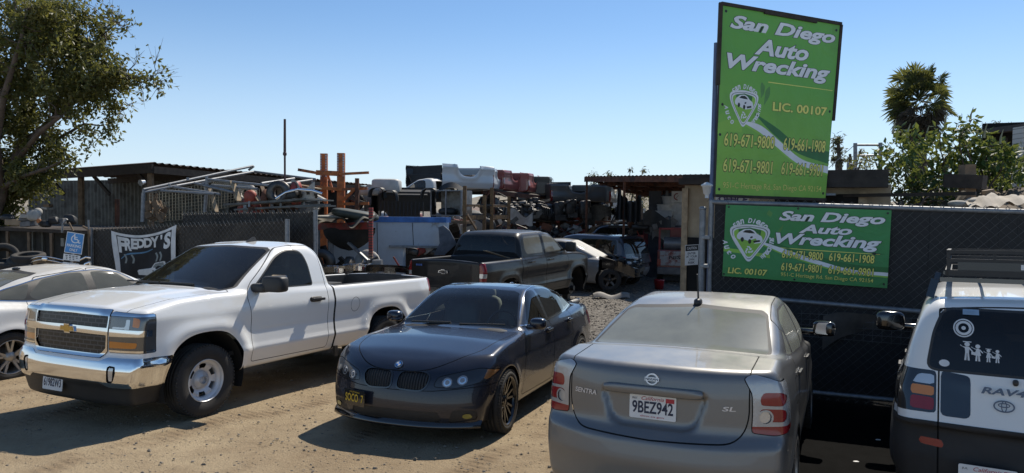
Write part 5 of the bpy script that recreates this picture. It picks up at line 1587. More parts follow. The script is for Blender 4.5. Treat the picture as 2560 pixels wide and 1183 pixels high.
# ---- printed banners
def banner_mat(name, a, c, d, stops=(.2, .55)):
    N = NT(name)                                       # printed green with a lighter sweep, faded and soiled
    w_ = N.noise(2.2, 5, .6)
    sp_ = N.n('ShaderNodeSeparateXYZ'); N.l(N.pos(), sp_.inputs[0])
    f = N.ramp(N.math('ADD', sp_.outputs[2], N.math('MULTIPLY', sp_.outputs[0], .25)), stops[0], stops[1])
    c_ = N.mix(f, a, c)
    c_ = N.mix(N.math('MULTIPLY', N.ramp(w_, .45, .7), .35), c_, d)
    N.l(c_, N.b.inputs['Base Color']); N.b.inputs['Roughness'].default_value = .5
    st = N.ramp(N.noise(1.1, 6, .7), .56, .75)
    N.l(N.mix(N.math('MULTIPLY', st, .35), c_, (.07, .10, .05)), N.b.inputs['Base Color'])
    N.bump(N.math('ADD', N.noise(3.5, 5, .6, None, 1.2), N.math('MULTIPLY', N.noise(1.3, 2), 2)), .35, .05)
    return N.m
GREEN = [(.05, .25, .055), (.11, .36, .05), (.03, .15, .035)]
PW_, PB_, PY_ = mat('print_white', (.80, .80, .80), .5, 0, .08), mat('print_black', (.012, .016, .012), .5, 0, 0), mat('print_yellow', (.80, .76, .16), .5, 0, .08)
PLG, PDG, PMG = mat('print_lime', (.28, .55, .07), .5, 0, .15, vs=2), mat('print_deep_green', (.03, .17, .04), .5, 0, .15), mat('print_leaf', (.10, .27, .06), .5, 0, .2)
PGR = mat('print_grey', (.22, .25, .24), .5, 0, .1)
MATS = [PW_, PB_, PY_, PLG, PDG, PMG, PGR]
def ctext(pr, b, s_, cu, cv, r, a0, a1, h, l, flip=False):
    """lettering along an arc; angles measured clockwise from the top, in degrees"""
    n = len(s_)
    for i, ch in enumerate(s_):
        if ch == ' ': continue
        a = rad(a0 + (a1 - a0) * (i + .5) / n)
        X, Y = cu * pr.W + sin(a) * r, cv * pr.H - cos(a) * r
        w = h * (.42 if ch in 'ilj' else .85)
        u, v = X / pr.W, Y / pr.H
        up = a if not flip else a + pi
        pr.text(b, ch, u - w / 2 / pr.W, u + w / 2 / pr.W, v - h / 2 / pr.H, v + h / 2 / pr.H, l, .2, .03, rot=(u, v, up))
def shield(cu, cv, w, h, k, pr):
    P = rnd([(-w * k, -h * .72 * k), (0, -h * 1.0 * k + h * .1 * k), (w * k, -h * .72 * k), (w * .92 * k, -h * .2 * k), (0, h * 1.1 * k), (-w * .92 * k, -h * .2 * k)], [w * .3, w * .6, w * .3, w * .6, w * .3, w * .6], 5)
    return [(cu + x / pr.W, cv + y / pr.H) for x, y in P]
def logo(pr, b, cu, cv, w, l):
    h = w * 1.02
    for k, m_ in ((1.0, 0), (.90, 6), (.86, 0), (.79, 3)):
        b.m = m_; pr.poly(b, shield(cu, cv, w, h, k, pr), l); l += .002
    c = lambda pts: [(cu + x * w / pr.W, cv + y * w / pr.H) for x, y in pts]
    b.m = 4; pr.poly(b, c([(-.55, -.62), (0, -.72), (.55, -.60), (.5, -.2), (-.1, -.1), (-.5, -.15)]), l); l += .002
    b.m = 0                                                     # sports car seen from its front corner
    pr.poly(b, c(rnd([(-.62, -.30), (-.52, -.46), (-.28, -.62), (0, -.66), (.22, -.58), (.36, -.42), (.58, -.30), (.64, -.12), (.58, .02), (.12, .10), (-.18, .02), (-.42, -.08), (-.60, -.14)], .06)), l)
    l += .002; b.m = 1
    pr.poly(b, c([(-.34, -.47), (-.20, -.58), (.02, -.60), (.16, -.53), (.25, -.43), (-.05, -.44)]), l)
    pr.poly(b, c(rnd([(.18, -.06), (.50, -.12), (.52, -.03), (.22, .04)], .03)), l)
    for x, y, r in ((-.34, -.10, .10), (.02, -.02, .10)): pr.poly(b, c([(x + cos(t) * r * .8, y + sin(t) * r * 1.2) for t in [2 * pi * i / 14 for i in range(14)]]), l)
    pr.poly(b, c([(.02, -.24), (.14, -.30), (.16, -.22), (.06, -.17)]), l)
    b.m = 0
    for k in range(3):                                          # three chasing arrows
        a = 2 * pi * k / 3
        R = lambda x, y: (x * cos(a) - y * sin(a), .42 + x * sin(a) + y * cos(a))
        pr.poly(b, c([R(-.10, -.20), (R(.02, -.20)), R(.09, -.09), R(.13, -.12), R(.12, .0), R(.0, -.03), R(.04, -.06), R(-.02, -.14), R(-.08, -.13)][::-1]), l)
    ctext(pr, b, 'San Diego', cu, cv + .05 * w / pr.H, w * 1.12, -46, 46, w * .24, l)
    ctext(pr, b, 'Auto', cu + .0, cv - .12 * w / pr.H, w * 1.18, -92, -148, w * .24, l, True)
    ctext(pr, b, 'Wrecking', cu, cv - .12 * w / pr.H, w * 1.06, 145, 82, w * .22, l, True)
def curve(pts, n=24):
    """smooth line through control points"""
    P = [np.array(p, float) for p in pts]; P = [2 * P[0] - P[1]] + P + [2 * P[-1] - P[-2]]
    out = []
    m = len(pts) - 1
    for i in range(n + 1):
        t = i / n * m; k = min(int(t), m - 1); f = t - k
        a, b_, c, d = P[k:k + 4]
        out.append(tuple(.5 * ((2 * b_) + (-a + c) * f + (2 * a - 5 * b_ + 4 * c - d) * f * f + (-a + 3 * b_ - 3 * c + d) * f ** 3)))
    return out

# tall sign
TS = thing('billboard', 'tall green auto wrecking sign on posts above the gate, leaning slightly', 'sign', (0, 0, 0))
Q = [at(1806, 12, 9.75), at(2100, 62, 10.72), None, at(1788, 487, 9.75)]
_n = (Q[1] - Q[0]).cross(Q[3] - Q[0]); _r = ray(2064, 497); _c = Vector((0, 0, CAMZ))
Q[2] = _c + _r * ((Q[0] - _c).dot(_n) / _r.dot(_n))           # fourth corner in the plane of the other three
TS.location = (Q[3].x, Q[3].y, gz(Q[3].y))
board(TS, Q, .03, mat('banner_backing', (.05, .045, .04), .9), 'backing_board', 0)
pr = Print(Q); b = MB(); b.smooth = True
b.sheet(lambda u, v: pr.P(.002 + .996 * u, 1 - v, .004), 12, 16)
b.build('banner', banner_mat('tall_banner_print', (.30, .56, .07), (.14, .42, .06), (.13, .34, .05), (2.7, 4.6)), TS, world=True)
b = MB()
b.m = 3; A = curve([(0, .62), (.10, .595), (.20, .60)]); pr.strip(b, A, [(u, max(.66, v + .06)) for u, v in A], .008)
sw = curve([(.20, .595), (.36, .615), (.55, .70), (.75, .785), (1.0, .815)]); sw2 = curve([(.20, .605), (.36, .655), (.53, .735), (.73, .815), (1.0, .855)])
b.m = 4; pr.strip(b, curve([(.30, .55), (.50, .62), (.70, .70), (1.0, .73)]), curve([(.30, .555), (.48, .66), (.70, .75), (1.0, .80)]), .007)
b.m = 0; pr.strip(b, sw, sw2, .009)
b.m = 3; pr.strip(b, sw2, [(u, v + .012) for u, v in sw2], .008)
b.m = 2; pr.strip(b, [(.40, .372), (.98, .378)], [(.40, .377), (.98, .381)], .007)
b.m = 5
pr.poly(b, rnd([(.335, .40), (.345, .375), (.375, .40), (.37, .44), (.345, .47)], .01), .007); pr.poly(b, rnd([(.375, .47), (.38, .42), (.42, .39), (.42, .45), (.37, .51)], .02), .008)
logo(pr, b, .205, .525, .27, .010)
b.build('logo', MATS, TS, world=True)
b = MB()
SH_, OF = .28, .036
for t_, r_ in (('San Diego', (.065, .965, .042, .135)), ('Auto', (.27, .735, .145, .235)), ('Wrecking', (.05, .945, .245, .35))): pr.outlined(b, t_, *r_, .014, SH_, OF, .022)
pr.outlined(b, 'LIC. 00107', .45, .945, .478, .528, .014, 0, .03, .025, 2)
for t_, r_ in (('619-671-9800', (.055, .485, .668, .738)), ('619-661-1908', (.565, .955, .668, .738)), ('619-671-9801', (.055, .48, .805, .875)), ('619-661-9901', (.56, .95, .805, .875))): pr.outlined(b, t_, *r_, .014, .06, .02, .04, 2)
pr.outlined(b, '951-C Heritage Rd. San Diego CA 92154', .06, .95, .930, .972, .014, 0, .005, .012, 2)
b.build('lettering', MATS, TS, world=True)
b = MB()
e = lambda u, v: pr.P(u, v, -.01)
b.bar(e(-.012, -.01), e(-.012, .42), .05); b.bar(e(-.01, -.005), e(1.01, -.005), .045); b.bar(e(1.012, 0), e(1.012, .55), .04); b.bar(e(.33, .0), e(.78, .004), .06, .06); b.bar(e(.0, 1.005), e(1, 1.005), .04)
b.build('frame', M_['darkwood'], TS, world=True)
b = MB(); b.m = 1
for u_, v_ in ((.03, .03), (.97, .035), (.97, .5), (.03, .52), (.03, .97), (.97, .97), (.02, .68)): pr.poly(b, [(u_ + cos(t) * .010, v_ + sin(t) * .008) for t in [2 * pi * i / 10 for i in range(10)]], .012)
b.build('grommet', MATS, TS, world=True)
for (u_, v_, yy, r_) in ((1790, 300, 9.80, .035), (2060, 470, 10.75, .05)):
    p_ = at(u_, v_, yy); b = MB(); b.cyl((p_.x - .04, p_.y + .06, gz(p_.y)), (p_.x + .0, p_.y + .06, at(u_, 105 if u_ < 1900 else 300, yy).z), r_, n=10)
    b.build('post', mat('blue_grey_post', (.10, .14, .24), .5, .2, .25) if u_ < 1900 else M_['darkwood'], TS, world=True)

# wide banner on the gate
BN = thing('banner', 'wide green auto wrecking banner tied to the black gate', 'banner', gate(.25, 0))
tB = lambda px, py: None
def gp(u, v, off_=.05):                                    # where a picture point meets the gate plane
    r = ray(u, v); nrm = AV; d = (G0 - AV * off_ - Vector((0, 0, CAMZ))).dot(nrm) / r.dot(nrm)
    return Vector((0, 0, CAMZ)) + r * d
Q = [gp(1815, 512), gp(2229, 526), gp(2218, 721), gp(1806, 690)]
wv = lambda u, v: .008 * sin(u * 7 + v * 3) + .0025 * sin(u * 17 - v * 5) + .005 * sin(v * 8 + u * 2)
pr = Print(Q, wv); b = MB(); b.smooth = True
b.sheet(lambda u, v: pr.P(u, 1 - v - .02 * (1 - v) * 0, 0), 40, 20)
b.build('cloth', banner_mat('wide_banner_print', (.12, .38, .06), (.05, .27, .075), (.03, .17, .05), (.8, 1.9)), BN, world=True)
b = MB()
def fine(A, B, l, m_): b.m = m_; pr.strip(b, A, B, l)
A = curve([(0, .60), (.12, .62), (.3, .66)]); fine(A, [(u, min(v + .05, 1)) for u, v in A], .007, 3)
sw = curve([(.25, .49), (.40, .58), (.60, .70), (.80, .79), (1.0, .80)], 30); sw2 = curve([(.25, .52), (.38, .63), (.58, .745), (.78, .83), (1.0, .845)], 30)
fine(curve([(.30, .48), (.55, .62), (.80, .72), (1, .73)], 30), [(u, v) for u, v in sw], .006, 4)
fine(sw, sw2, .008, 0); fine(sw2, [(u, v + .02) for u, v in sw2], .007, 3)
fine(curve([(.33, .555), (.6, .562), (.95, .568)], 20), curve([(.33, .563), (.6, .572), (.95, .575)], 20), .007, 2)
b.m = 1; pr.poly(b, [(.90, .565), (.925, .545), (.925, .56), (.98, .565), (.925, .572), (.925, .585)], .009)
b.m = 5; pr.strip(b, curve([(.375, .24), (.36, .34), (.325, .44)], 10), curve([(.37, .25), (.335, .36), (.315, .45)], 10), .007); pr.poly(b, rnd([(.265, .11), (.28, .05), (.305, .09), (.295, .15)], .01), .007)
logo(pr, b, .165, .50, .255, .010)
b.build('logo', MATS, BN, world=True)
b = MB()
for t_, r_ in (('San Diego', (.345, .968, .055, .225)), ('Auto', (.47, .785, .225, .345)), ('Wrecking', (.33, .955, .355, .55))): pr.outlined(b, t_, *r_, .014, SH_, OF, .022)
pr.outlined(b, 'LIC. 00107', .035, .29, .87, .955, .014, .1, .03, .025, 2)
for t_, r_ in (('619-671-9800', (.375, .625, .585, .695)), ('619-661-1908', (.66, .92, .585, .695)), ('619-671-9801', (.375, .62, .755, .865)), ('619-661-9901', (.66, .92, .755, .865))): pr.outlined(b, t_, *r_, .014, .06, .02, .04, 2)
pr.outlined(b, '951-C Heritage Rd. San Diego CA 92154', .375, .92, .890, .955, .014, 0, .005, .012, 2)
b.build('lettering', MATS, BN, world=True)
b = MB(); b.m = 1
for u_, v_ in ((.02, .03), (.46, .02), (.98, .04), (.98, .95), (.46, .975), (.01, .97)): pr.poly(b, [(u_ + cos(t) * .007, v_ + sin(t) * .014) for t in [2 * pi * i / 10 for i in range(10)]], .006)
b.build('grommet', MATS, BN, world=True)
b = MB()
for u_, v_, du, dv in ((.02, .03, -.01, -.08), (.46, .02, .01, -.05), (.98, .04, .01, -.06), (.98, .95, .01, .07), (.01, .97, .0, .08)): b.bar(pr.P(u_, v_, .005), pr.P(u_ + du, v_ + dv, -.02), .005)
b.build('tie', M_['wire'], BN, world=True)

# ---- left fences
L0 = Vector((-3.72, 13.45, 0))
def lf(t, z, o=0): return L0 - BV * t + AV * o + Vector((0, 0, z))
def tpx(u, o=0):                                           # distance along the left fence seen at picture column u
    k = ray(u, 560); k = k.x / k.y
    p = L0 + AV * o
    return (p.x - k * p.y) / (BV.x - k * BV.y)
def slat_fence(name, label, u0, u1, v0, v1, o, posts, gal):
    t0, t1 = tpx(u0, o), tpx(u1, o)
    F = thing(name, label, 'fence', lf(min(t0, t1), 0, o))
    z0 = at(u0, v0, lf(t0, 0, o).y).z; z1 = at(u1, v1, lf(t1, 0, o).y).z
    if t0 > t1: t0, t1, z0, z1 = t1, t0, z1, z0
    zt = lambda t: z0 + (z1 - z0) * (t - t0) / (t1 - t0)
    b = MB()
    n = int((t1 - t0) / .09)
    for i in range(n):
        t = t0 + (t1 - t0) * (i + .5) / n
        b.box(lf(t, zt(t) / 2 + .03, o + random.uniform(0, .012)), (.088, .006, zt(t) - .07), RB)
    b.build('privacy_slat', M_['brownslat'], F, world=True)
    b = MB(); sp = .12
    H = max(z0, z1)
    for i in range(-int(H / sp), int((t1 - t0) / sp) + int(H / sp) + 1):
        for dr in (1, -1):
            ta, tb = t0 + i * sp, t0 + i * sp + dr * (H - .1)
            za, zb = .1, H
            if ta > tb: ta, tb, za, zb = tb, ta, zb, za
            if tb <= t0 or ta >= t1: continue
            if ta < t0: za += (t0 - ta) / (tb - ta) * (zb - za); ta = t0
            if tb > t1: zb -= (tb - t1) / (tb - ta) * (zb - za); tb = t1
            b.bar(lf(ta, min(za, zt(ta)), o - .02), lf(tb, min(zb, zt(tb)), o - .02), .004)
    for i in range(int((t1 - t0) / .12)):
        t = t0 + i * .12
        b.bar(lf(t, zt(t) - .04, o - .02), lf(t + .035, zt(t) + .05, o - .05), .012)
    b.build('chain_link', M_['wire'], F, world=True)
    for u in posts:
        t = tpx(u, o)
        b = MB(); b.cyl(lf(t, 0, o - .04), lf(t, zt(min(max(t, t0), t1)) + .03, o - .04), .045, n=12); b.build('post', M_['galv'], F, world=True)
    return F
slat_fence('slatted_fence', 'low dark slatted chain-link fence on the left, behind the white pickup', 222, 722, 574, 552, 0, (232, 722), 1)
slat_fence('slatted_fence', 'taller dark slatted fence panel standing just behind the low left fence', 456, 792, 534, 529, .55, (792,), 1)

# Freddy's banner
def lp(u, v, o=-.07):
    r = ray(u, v); d = (L0 + AV * o - Vector((0, 0, CAMZ))).dot(AV) / r.dot(AV)
    return Vector((0, 0, CAMZ)) + r * d
FB = thing('banner', 'black and white cloth banner with a pickup drawing, hung on the left fence', 'banner', lp(360, 640))
FB.location.z = 0
Q = [lp(278, 577), lp(441, 562), lp(438, 704), lp(296, 716)]
wv2 = lambda u, v: .02 * sin(u * 6 + v * 2) + .012 * sin(u * 13 + v * 7)
pr = Print(Q, wv2)
sag = lambda u, v: (u, v + .13 * sin(pi * u) * (1 - v))
PPo = pr.P; pr.P = lambda u, v, l=0: PPo(*sag(u, v), l)
b = MB(); b.smooth = True; b.sheet(lambda u, v: pr.P(u, 1 - v, 0), 24, 16); b.build('cloth', mat('banner_white_cloth', (.7, .7, .68), .8, 0, .15), FB, world=True)
b = MB()
b.sheet(lambda u, v: pr.P(.09 + .84 * u, .94 - v * .89, .006), 16, 12)
b.m = 1
def ripple(t_, v0, v1, n_):
    for i, ch in enumerate(t_):
        u0 = .11 + .81 * i / n_; s0 = .06 * (1 - sin(pi * (i + .5) / n_))
        if ch == "'": pr.text(b, ch, u0 + .03, u0 + .06, v0, v0 + .09, .012, 0, .05); continue
        b.m = 1; pr.text(b, ch, u0 - .012, u0 + .81 / n_ + .004, v0, v1 - .08 * sin(pi * (i + .5) / n_) + s0, .012, .05, .05)
ripple("FREDDY'S", .07, .34, 8)
def pick(x0, x1, y0, y1):
    g = lambda x, y: (x0 + x * (x1 - x0), y0 + y * (y1 - y0))
    b.m = 1; pr.poly(b, [g(*p) for p in [(0, .55), (.04, .46), (.33, .42), (.42, .40), (.52, .08), (.56, .05), (.80, .05), (.84, .10), (.86, .40), (1, .42), (1, .72), (.5, .80), (.3, .95), (.02, .86)]], .012)
    b.m = 2; pr.poly(b, [g(*p) for p in [(.46, .38), (.55, .12), (.79, .12), (.81, .37)]], .016)
    b.m = 0; pr.poly(b, [g(*p) for p in [(.03, .56), (.30, .60), (.30, .76), (.03, .70)]], .016)
    for x in (.43, .80): pr.poly(b, [g(x + cos(t) * .09, .74 + sin(t) * .17) for t in [2 * pi * i / 12 for i in range(12)]], .016)
    b.m = 1; pr.poly(b, [g(*p) for p in [(.12, .60), (.21, .61), (.21, .68), (.12, .67)]], .018)
pick(.36, .93, .58, .84)
b.m = 2
for x in (.17, .29, .66, .73): pr.strip(b, curve([(x, .40), (x + .03, .48), (x + .01, .57)], 8), curve([(x + .03, .39), (x + .06, .48), (x + .04, .57)], 8), .012)
b.m = 3; pr.strip(b, curve([(.12, .48), (.25, .37), (.5, .34), (.62, .30)], 10), curve([(.12, .50), (.25, .40), (.5, .37), (.62, .32)], 10), .011)
b.m = 1; pr.text(b, 'AUTO WRECKING', .13, .90, .87, .93, .012, 0, .03)
b.build('lettering', [mat('banner_black', (.018, .018, .019), .8, 0, .3), mat('banner_pale', (.72, .72, .69), .8, 0, .15), PGR, mat('banner_blue', (.10, .22, .34), .8)], FB, world=True)

# accessible parking sign
AS = thing('parking_sign', 'blue wheelchair parking sign with two small plates, leaning beside the left fence', 'sign', at(175, 660, 13.6))
AS.location.z = 0
BLUE_ = mat('sign_blue', (.07, .28, .62), .5, 0, .15); SW = mat('sign_white', (.75, .78, .78), .5, 0, .1)
Q = [at(u, v, 13.6) for u, v in ((168, 579), (211, 586), (204, 637), (160, 631))]
pr = Print(Q); board(AS, Q, .004, SW, 'board'); b = MB(); b.m = 0
pr.poly(b, rnd([(.035, .03), (.965, .03), (.965, .97), (.035, .97)], .06), .004)
b.m = 1
n = 18
A = [(.53 + cos(t) * .19, .30 + sin(t) * .155) for t in [rad(10) + rad(250) * i / n for i in range(n + 1)]]; B_ = [(.53 + cos(t) * .25, .30 + sin(t) * .20) for t in [rad(10) + rad(250) * i / n for i in range(n + 1)]]
pr.strip(b, A, B_, .008)
pr.poly(b, [(.46 + cos(t) * .045, .085 + sin(t) * .036) for t in [2 * pi * i / 12 for i in range(12)]], .008)
pr.poly(b, [(.44, .13), (.50, .13), (.53, .30), (.46, .30)], .009); pr.poly(b, [(.46, .28), (.68, .28), (.68, .325), (.46, .325)], .010); pr.poly(b, [(.63, .31), (.68, .30), (.78, .44), (.84, .42), (.86, .46), (.75, .49)], .009); pr.poly(b, [(.47, .19), (.64, .19), (.64, .225), (.48, .225)], .010)
pr.text(b, 'PARKING', .10, .90, .56, .70, .008, off=.03); pr.text(b, 'ONLY', .28, .74, .76, .90, .008, off=.03)
b.build('lettering', [BLUE_, SW], AS, world=True)
for C, lines in ((((159, 634), (201, 640), (199, 654), (157, 650)), 3), (((157, 655), (198, 660), (196, 673), (155, 669)), 1)):
    Q = [at(u, v, 13.6) for u, v in C]
    o = board(AS, Q, .004, SW, 'plate'); pr = Print(Q); b = MB()
    if lines == 3:
        for i in range(3): [pr.poly(b, [(.12 + .2 * k + .03 * i, .16 + .27 * i), (.26 + .2 * k, .16 + .27 * i), (.26 + .2 * k, .28 + .27 * i), (.12 + .2 * k + .03 * i, .28 + .27 * i)], .004) for k in range(4 - (i == 2))]
    else: pr.text(b, '30', .40, .62, .2, .85, .004, off=.03)
    b.build('lettering', M_['black'], AS, world=True)
b = MB(); b.bar(at(189, 585, 13.64), at(168, 740, 13.64), .05, .03); b.build('post', M_['galv'], AS, world=True)
# ------------------------------------------------------------------ the yard: sheds, racks and salvaged parts
RG = random.Random(11)
def px_tube(b, pts, r, n=7): b.tube([at(*p) for p in pts], r, n); return b
def px_bar(b, p, q, w, h=None, up=(0, 0, 1)): b.bar(at(*p), at(*q), w, h, up); return b
def single(name, b, m, label, cat, group=None, bevel=0):
    o = b.build(name, m, None, world=True, bevel=bevel); return tag(o, label, cat, group)
corr = lambda t, a, n: a * sin(t * n)
M_['corr'] = mat('corrugated_grey_sheet', (.10, .10, .085), .7, .1, .35, vs=3, col2=(.05, .045, .035), c2s=2)
M_['corrroof'] = mat('rusty_corrugated_roof', (.06, .045, .038), .8, .1, .4, vs=2, col2=(.10, .05, .03), c2s=3)

# left open-sided shed
SH0 = Vector((-10.2, 20.2, 0))
sp_ = lambda l, d, z: SH0 - BV * l + AV * d + Vector((0, 0, z))
zC, zR, zL = at(385, 407, 20.2).z, at(925, 462, 29).z, at(115, 427, 22.2).z
S_ = thing('open_shed', 'long dark open-sided shed with corrugated roof and grey sheet wall, behind the left fence', 'shed', SH0)
b = MB()
def rf(u, v):
    d, l = 10.0 * v, 5.6 * u
    z = zC + (zR - zC) * v + (zL - zC) * u
    return sp_(l, d, z + .03 * sin(d * 26))
b.smooth = True; b.sheet(rf, 6, 220)
b.smooth = False
b.build('roof', M_['corrroof'], S_, world=True)
b = MB()
b.bar(sp_(0, -.02, zC - .16), sp_(5.6, -.02, zL - .16), .06, .26)
b.bar(sp_(0.0, 0, zC - .20), sp_(0, 10, zR - .18), .08, .2)
for d in (2.5, 5, 7.5): b.bar(sp_(0, d, zC + (zR - zC) * d / 10 - .14), sp_(5.6, d, zL + (zR - zC) * d / 10 - .14), .08, .18)
for l in (.1, 2.2, 4.4): b.bar(sp_(l, .2, zC - .9), sp_(l + .9, .2, zC - .22), .07, .09)
b.build('rafter', M_['darkwood'], S_, world=True)
for l, d in ((.25, .1), (3.4, .1), (.1, 5), (.1, 9.8)):
    b = MB(); b.bar(sp_(l, d, 0), sp_(l, d, zC + (zR - zC) * d / 10 - .2), .13, .13); b.build('post', M_['wood'], S_, world=True)
b = MB(); b.smooth = True
b.sheet(lambda u, v: sp_(-.1 + 10.6 * u, 2.6 + .025 * sin(u * 340), 3.3 * v), 340, 1)
b.build('wall', M_['corr'], S_, world=True)
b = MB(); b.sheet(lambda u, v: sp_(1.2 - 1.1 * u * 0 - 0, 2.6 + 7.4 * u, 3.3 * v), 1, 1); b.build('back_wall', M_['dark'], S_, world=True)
b = MB(); b.bar(at(1160 * 0 + 293, 498, 19.6), at(293, 575, 19.6), .16, .05); single('rusty_plate', b, M_['rust'], 'narrow rust red plate standing upright before the grey shed wall', 'plate')
b = MB(); b.cyl(at(361, 455, 19.9), at(361, 455, 19.9) + Vector((-.05, -.12, -.03)), .06, .09, 14); single('floodlight', b, K['clear'], 'round floodlight on the wooden post of the open shed', 'lamp')

# low store in front of it, junk on its roof
zS = at(100, 573, 17.2).z
ST0 = at(225, 640, 16.9); ST0.z = 0
st = lambda l, d, z: ST0 - BV * l + AV * d + Vector((0, 0, z))
S2 = thing('storage_shed', 'low dark store with glazed door and flat roof heaped with junk, far left', 'shed', ST0)
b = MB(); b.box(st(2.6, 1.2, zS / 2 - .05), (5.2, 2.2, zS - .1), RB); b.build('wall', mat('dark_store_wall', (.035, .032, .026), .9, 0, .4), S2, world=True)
b = MB(); b.box(st(2.6, 1.1, zS - .04), (5.5, 2.7, .08), RB); b.build('roof', M_['darkwood'], S2, world=True)
b = MB()
for l in (1.55, 1.95, 2.35): b.box(st(l, .07, .95), (.05, .05, 1.7), RB)
b.box(st(1.95, .07, 1.78), (.85, .05, .06), RB); b.box(st(1.95, .07, .95), (.85, .04, .04), RB)
b.build('door_frame', mat('old_door_frame', (.10, .10, .085), .7), S2, world=True)
b = MB(); b.box(st(1.15, .07, 1.5), (.12, .03, .2), RB); b.build('switch_box', mat('switch_box', (.3, .3, .27), .6), S2, world=True)
for i in range(4):
    b = MB(); b.bar(st(.1 + i * .9, -.28, 0), st(.12 + i * .9, -.28, zS - .09), .06); b.build('post', M_['wood'], S2, world=True)
junkc = {'brown': mat('brown_carton', (.22, .15, .09), .9, 0, .3), 'pale': mat('pale_sack', (.38, .36, .32), .9, 0, .25), 'dark': mat('dark_bag', (.03, .03, .03), .6, 0, .4), 'tan': mat('tan_cloth', (.30, .22, .14), .95, 0, .3), 'grey': mat('grey_crate', (.14, .14, .14), .7, 0, .3), 'orange': mat('orange_cloth', (.40, .16, .06), .9, 0, .2)}
junk = [(18, 545, 'sup', .30, .13, 'dark', 'dark sack at the far left of the junk on the store roof'), (40, 556, 'box', .34, .14, 'tan', 'tan carton low at the left of the junk heap'), (62, 548, 'sup', .22, .13, 'grey', 'grey bundle between the cartons on the store roof'), (66, 537, 'box', .20, .09, 'brown', 'small brown carton on top of the left junk'),
        (63, 541, 'box', .16, .08, 'pale', 'pale box with dark mark on the store roof'), (85, 540, 'sup', .26, .22, 'pale', 'light crumpled sack, largest in the middle of the junk heap'), (95, 530, 'ball', .10, .10, 'pale', 'pale round ball on top of the crumpled sack'), (97, 553, 'sup', .13, .07, 'orange', 'small orange cloth below the crumpled sack'),
        (72, 560, 'box', .28, .12, 'grey', 'grey open crate tilted on the store roof edge'), (112, 560, 'sup', .24, .11, 'dark', 'black bin bag right of the crumpled sack'), (134, 552, 'sup', .22, .16, 'dark', 'dark engine cover lying near the middle of the store roof'), (152, 553, 'box', .18, .14, 'grey', 'dark grey box with straps at the right of the store roof'), (175, 549, 'sup', .26, .2, 'dark', 'black heap of hoses near the right roof edge'), (120, 515, 'box', .2, .1, 'brown', 'reddish box on a bracket of the grey shed wall'), (118, 521, 'box', .26, .06, 'pale', 'pale shelf board under the reddish box')]
for i, (u, v, k, w, h, c, lb) in enumerate(junk):
    Y = 17.3 + RG.uniform(-.3, .5)
    p_ = at(u, v, Y)
    if i >= 13: p_ = at(u, v, 21.7)
    b = MB(); R_ = Matrix.Rotation(RG.uniform(-.5, .5), 3, 'Z') @ Matrix.Rotation(RG.uniform(-.12, .12), 3, 'Y')
    if k == 'box': b.box(p_, (w * 1.1, w * .8, h), R_)
    elif k == 'ball': b.sup(p_, (w, w, h), 1.0)
    else: b.sup(p_, (w * .55, w * .4, h * .6), .7, R=R_)
    if k == 'sup':
        b.v = [q + Vector((sin(q.x * 31 + q.z * 17), sin(q.y * 27 + q.x * 13), sin(q.z * 29 + q.y * 21))) * .018 for q in b.v]
    single({'box': 'junk_box', 'sup': 'junk_bundle', 'ball': 'ball'}[k], b, junkc[c], lb, {'box': 'box', 'sup': 'bundle', 'ball': 'ball'}[k], 'junk on the store roof', .01 if k == 'box' else 0)
for i, (pts, r_, m_, lb) in enumerate((([(155, 582, 16.6), (157, 560, 16.6), (168, 548, 16.6)], .022, 'galv', 'bent pale pipe hanging over the store roof edge'), ([(183, 578, 16.5), (172, 556, 16.5)], .02, 'wood', 'short stick leaning at the right of the store roof'), ([(207, 566, 16.2), (222, 574, 16.2), (224, 676, 16.2)], .025, 'wood', 'crooked branch post at the corner of the low fence'), ([(221, 550, 16.2), (223, 600, 16.2)], .02, 'galv', 'thin grey pipe beside the crooked branch post'))):
    b = MB(); px_tube(b, pts, r_); single('loose_pole', b, M_[m_], lb, 'pole')

# tyres and a bumper grille before the store
def tyre_thing(loc, R, w, tilt, rz, label):
    b = MB(); h = w / 2; q = R * .6
    b.lathe([(q, -h * .85), (q * 1.1, -h), (R * .86, -h * 1.05), (R * .97, -h * .9), (R, -h * .55), (R * .985, 0), (R, h * .55), (R * .97, h * .9), (R * .86, h * 1.05), (q * 1.1, h), (q, h * .85), (q * 1.08, h * .6), (q * 1.08, -h * .6)], 32, 'z', close=True)
    o = b.build('tyre', K['rubber']); o.location = loc; o.rotation_euler = (tilt, 0, rz); tag(o, label, 'tyre', 'loose tyres by the store'); return o
for u, v, R, tl, rz, lb in ((8, 645, .30, 1.2, .5, 'tyre standing upright at the far left before the store'), (28, 664, .31, .15, 0, 'tyre lying flat at the left of the tyre row'), (62, 657, .31, .35, .3, 'tyre leaning in the middle of the tyre row'), (72, 648, .31, .15, .2, 'pale worn tyre on top of the tyre row'), (85, 667, .32, .2, 1, 'tyre lying below the pale worn tyre'), (40, 670, .32, .1, 1, 'lowest tyre at the left, half hidden by the white fastback roof')):
    tyre_thing(at(u, v, 14.6), R, .22, tl, rz, lb)
T = thing('car_grille', 'chrome trimmed black bumper grille lying on the tyre row', 'car part', at(118, 655, 14.3))
b = MB(); b.smooth = True
A0, A1 = at(78, 658, 14.3), at(160, 660, 14.3)
b.sheet(lambda u, v: A0.lerp(A1, u) + Vector((0, -.12 * sin(pi * u), .07 * sin(pi * u) * 1.2 - .13 * v + .07)), 16, 3); b.build('panel', K['gloss'], T, world=True)
b = MB()
for z_ in (.075, .01): b.tube([A0.lerp(A1, t) + Vector((0, -.12 * sin(pi * t) - .01, .075 * sin(pi * t) + z_)) for t in np.linspace(0, 1, 13)], .012, 6)
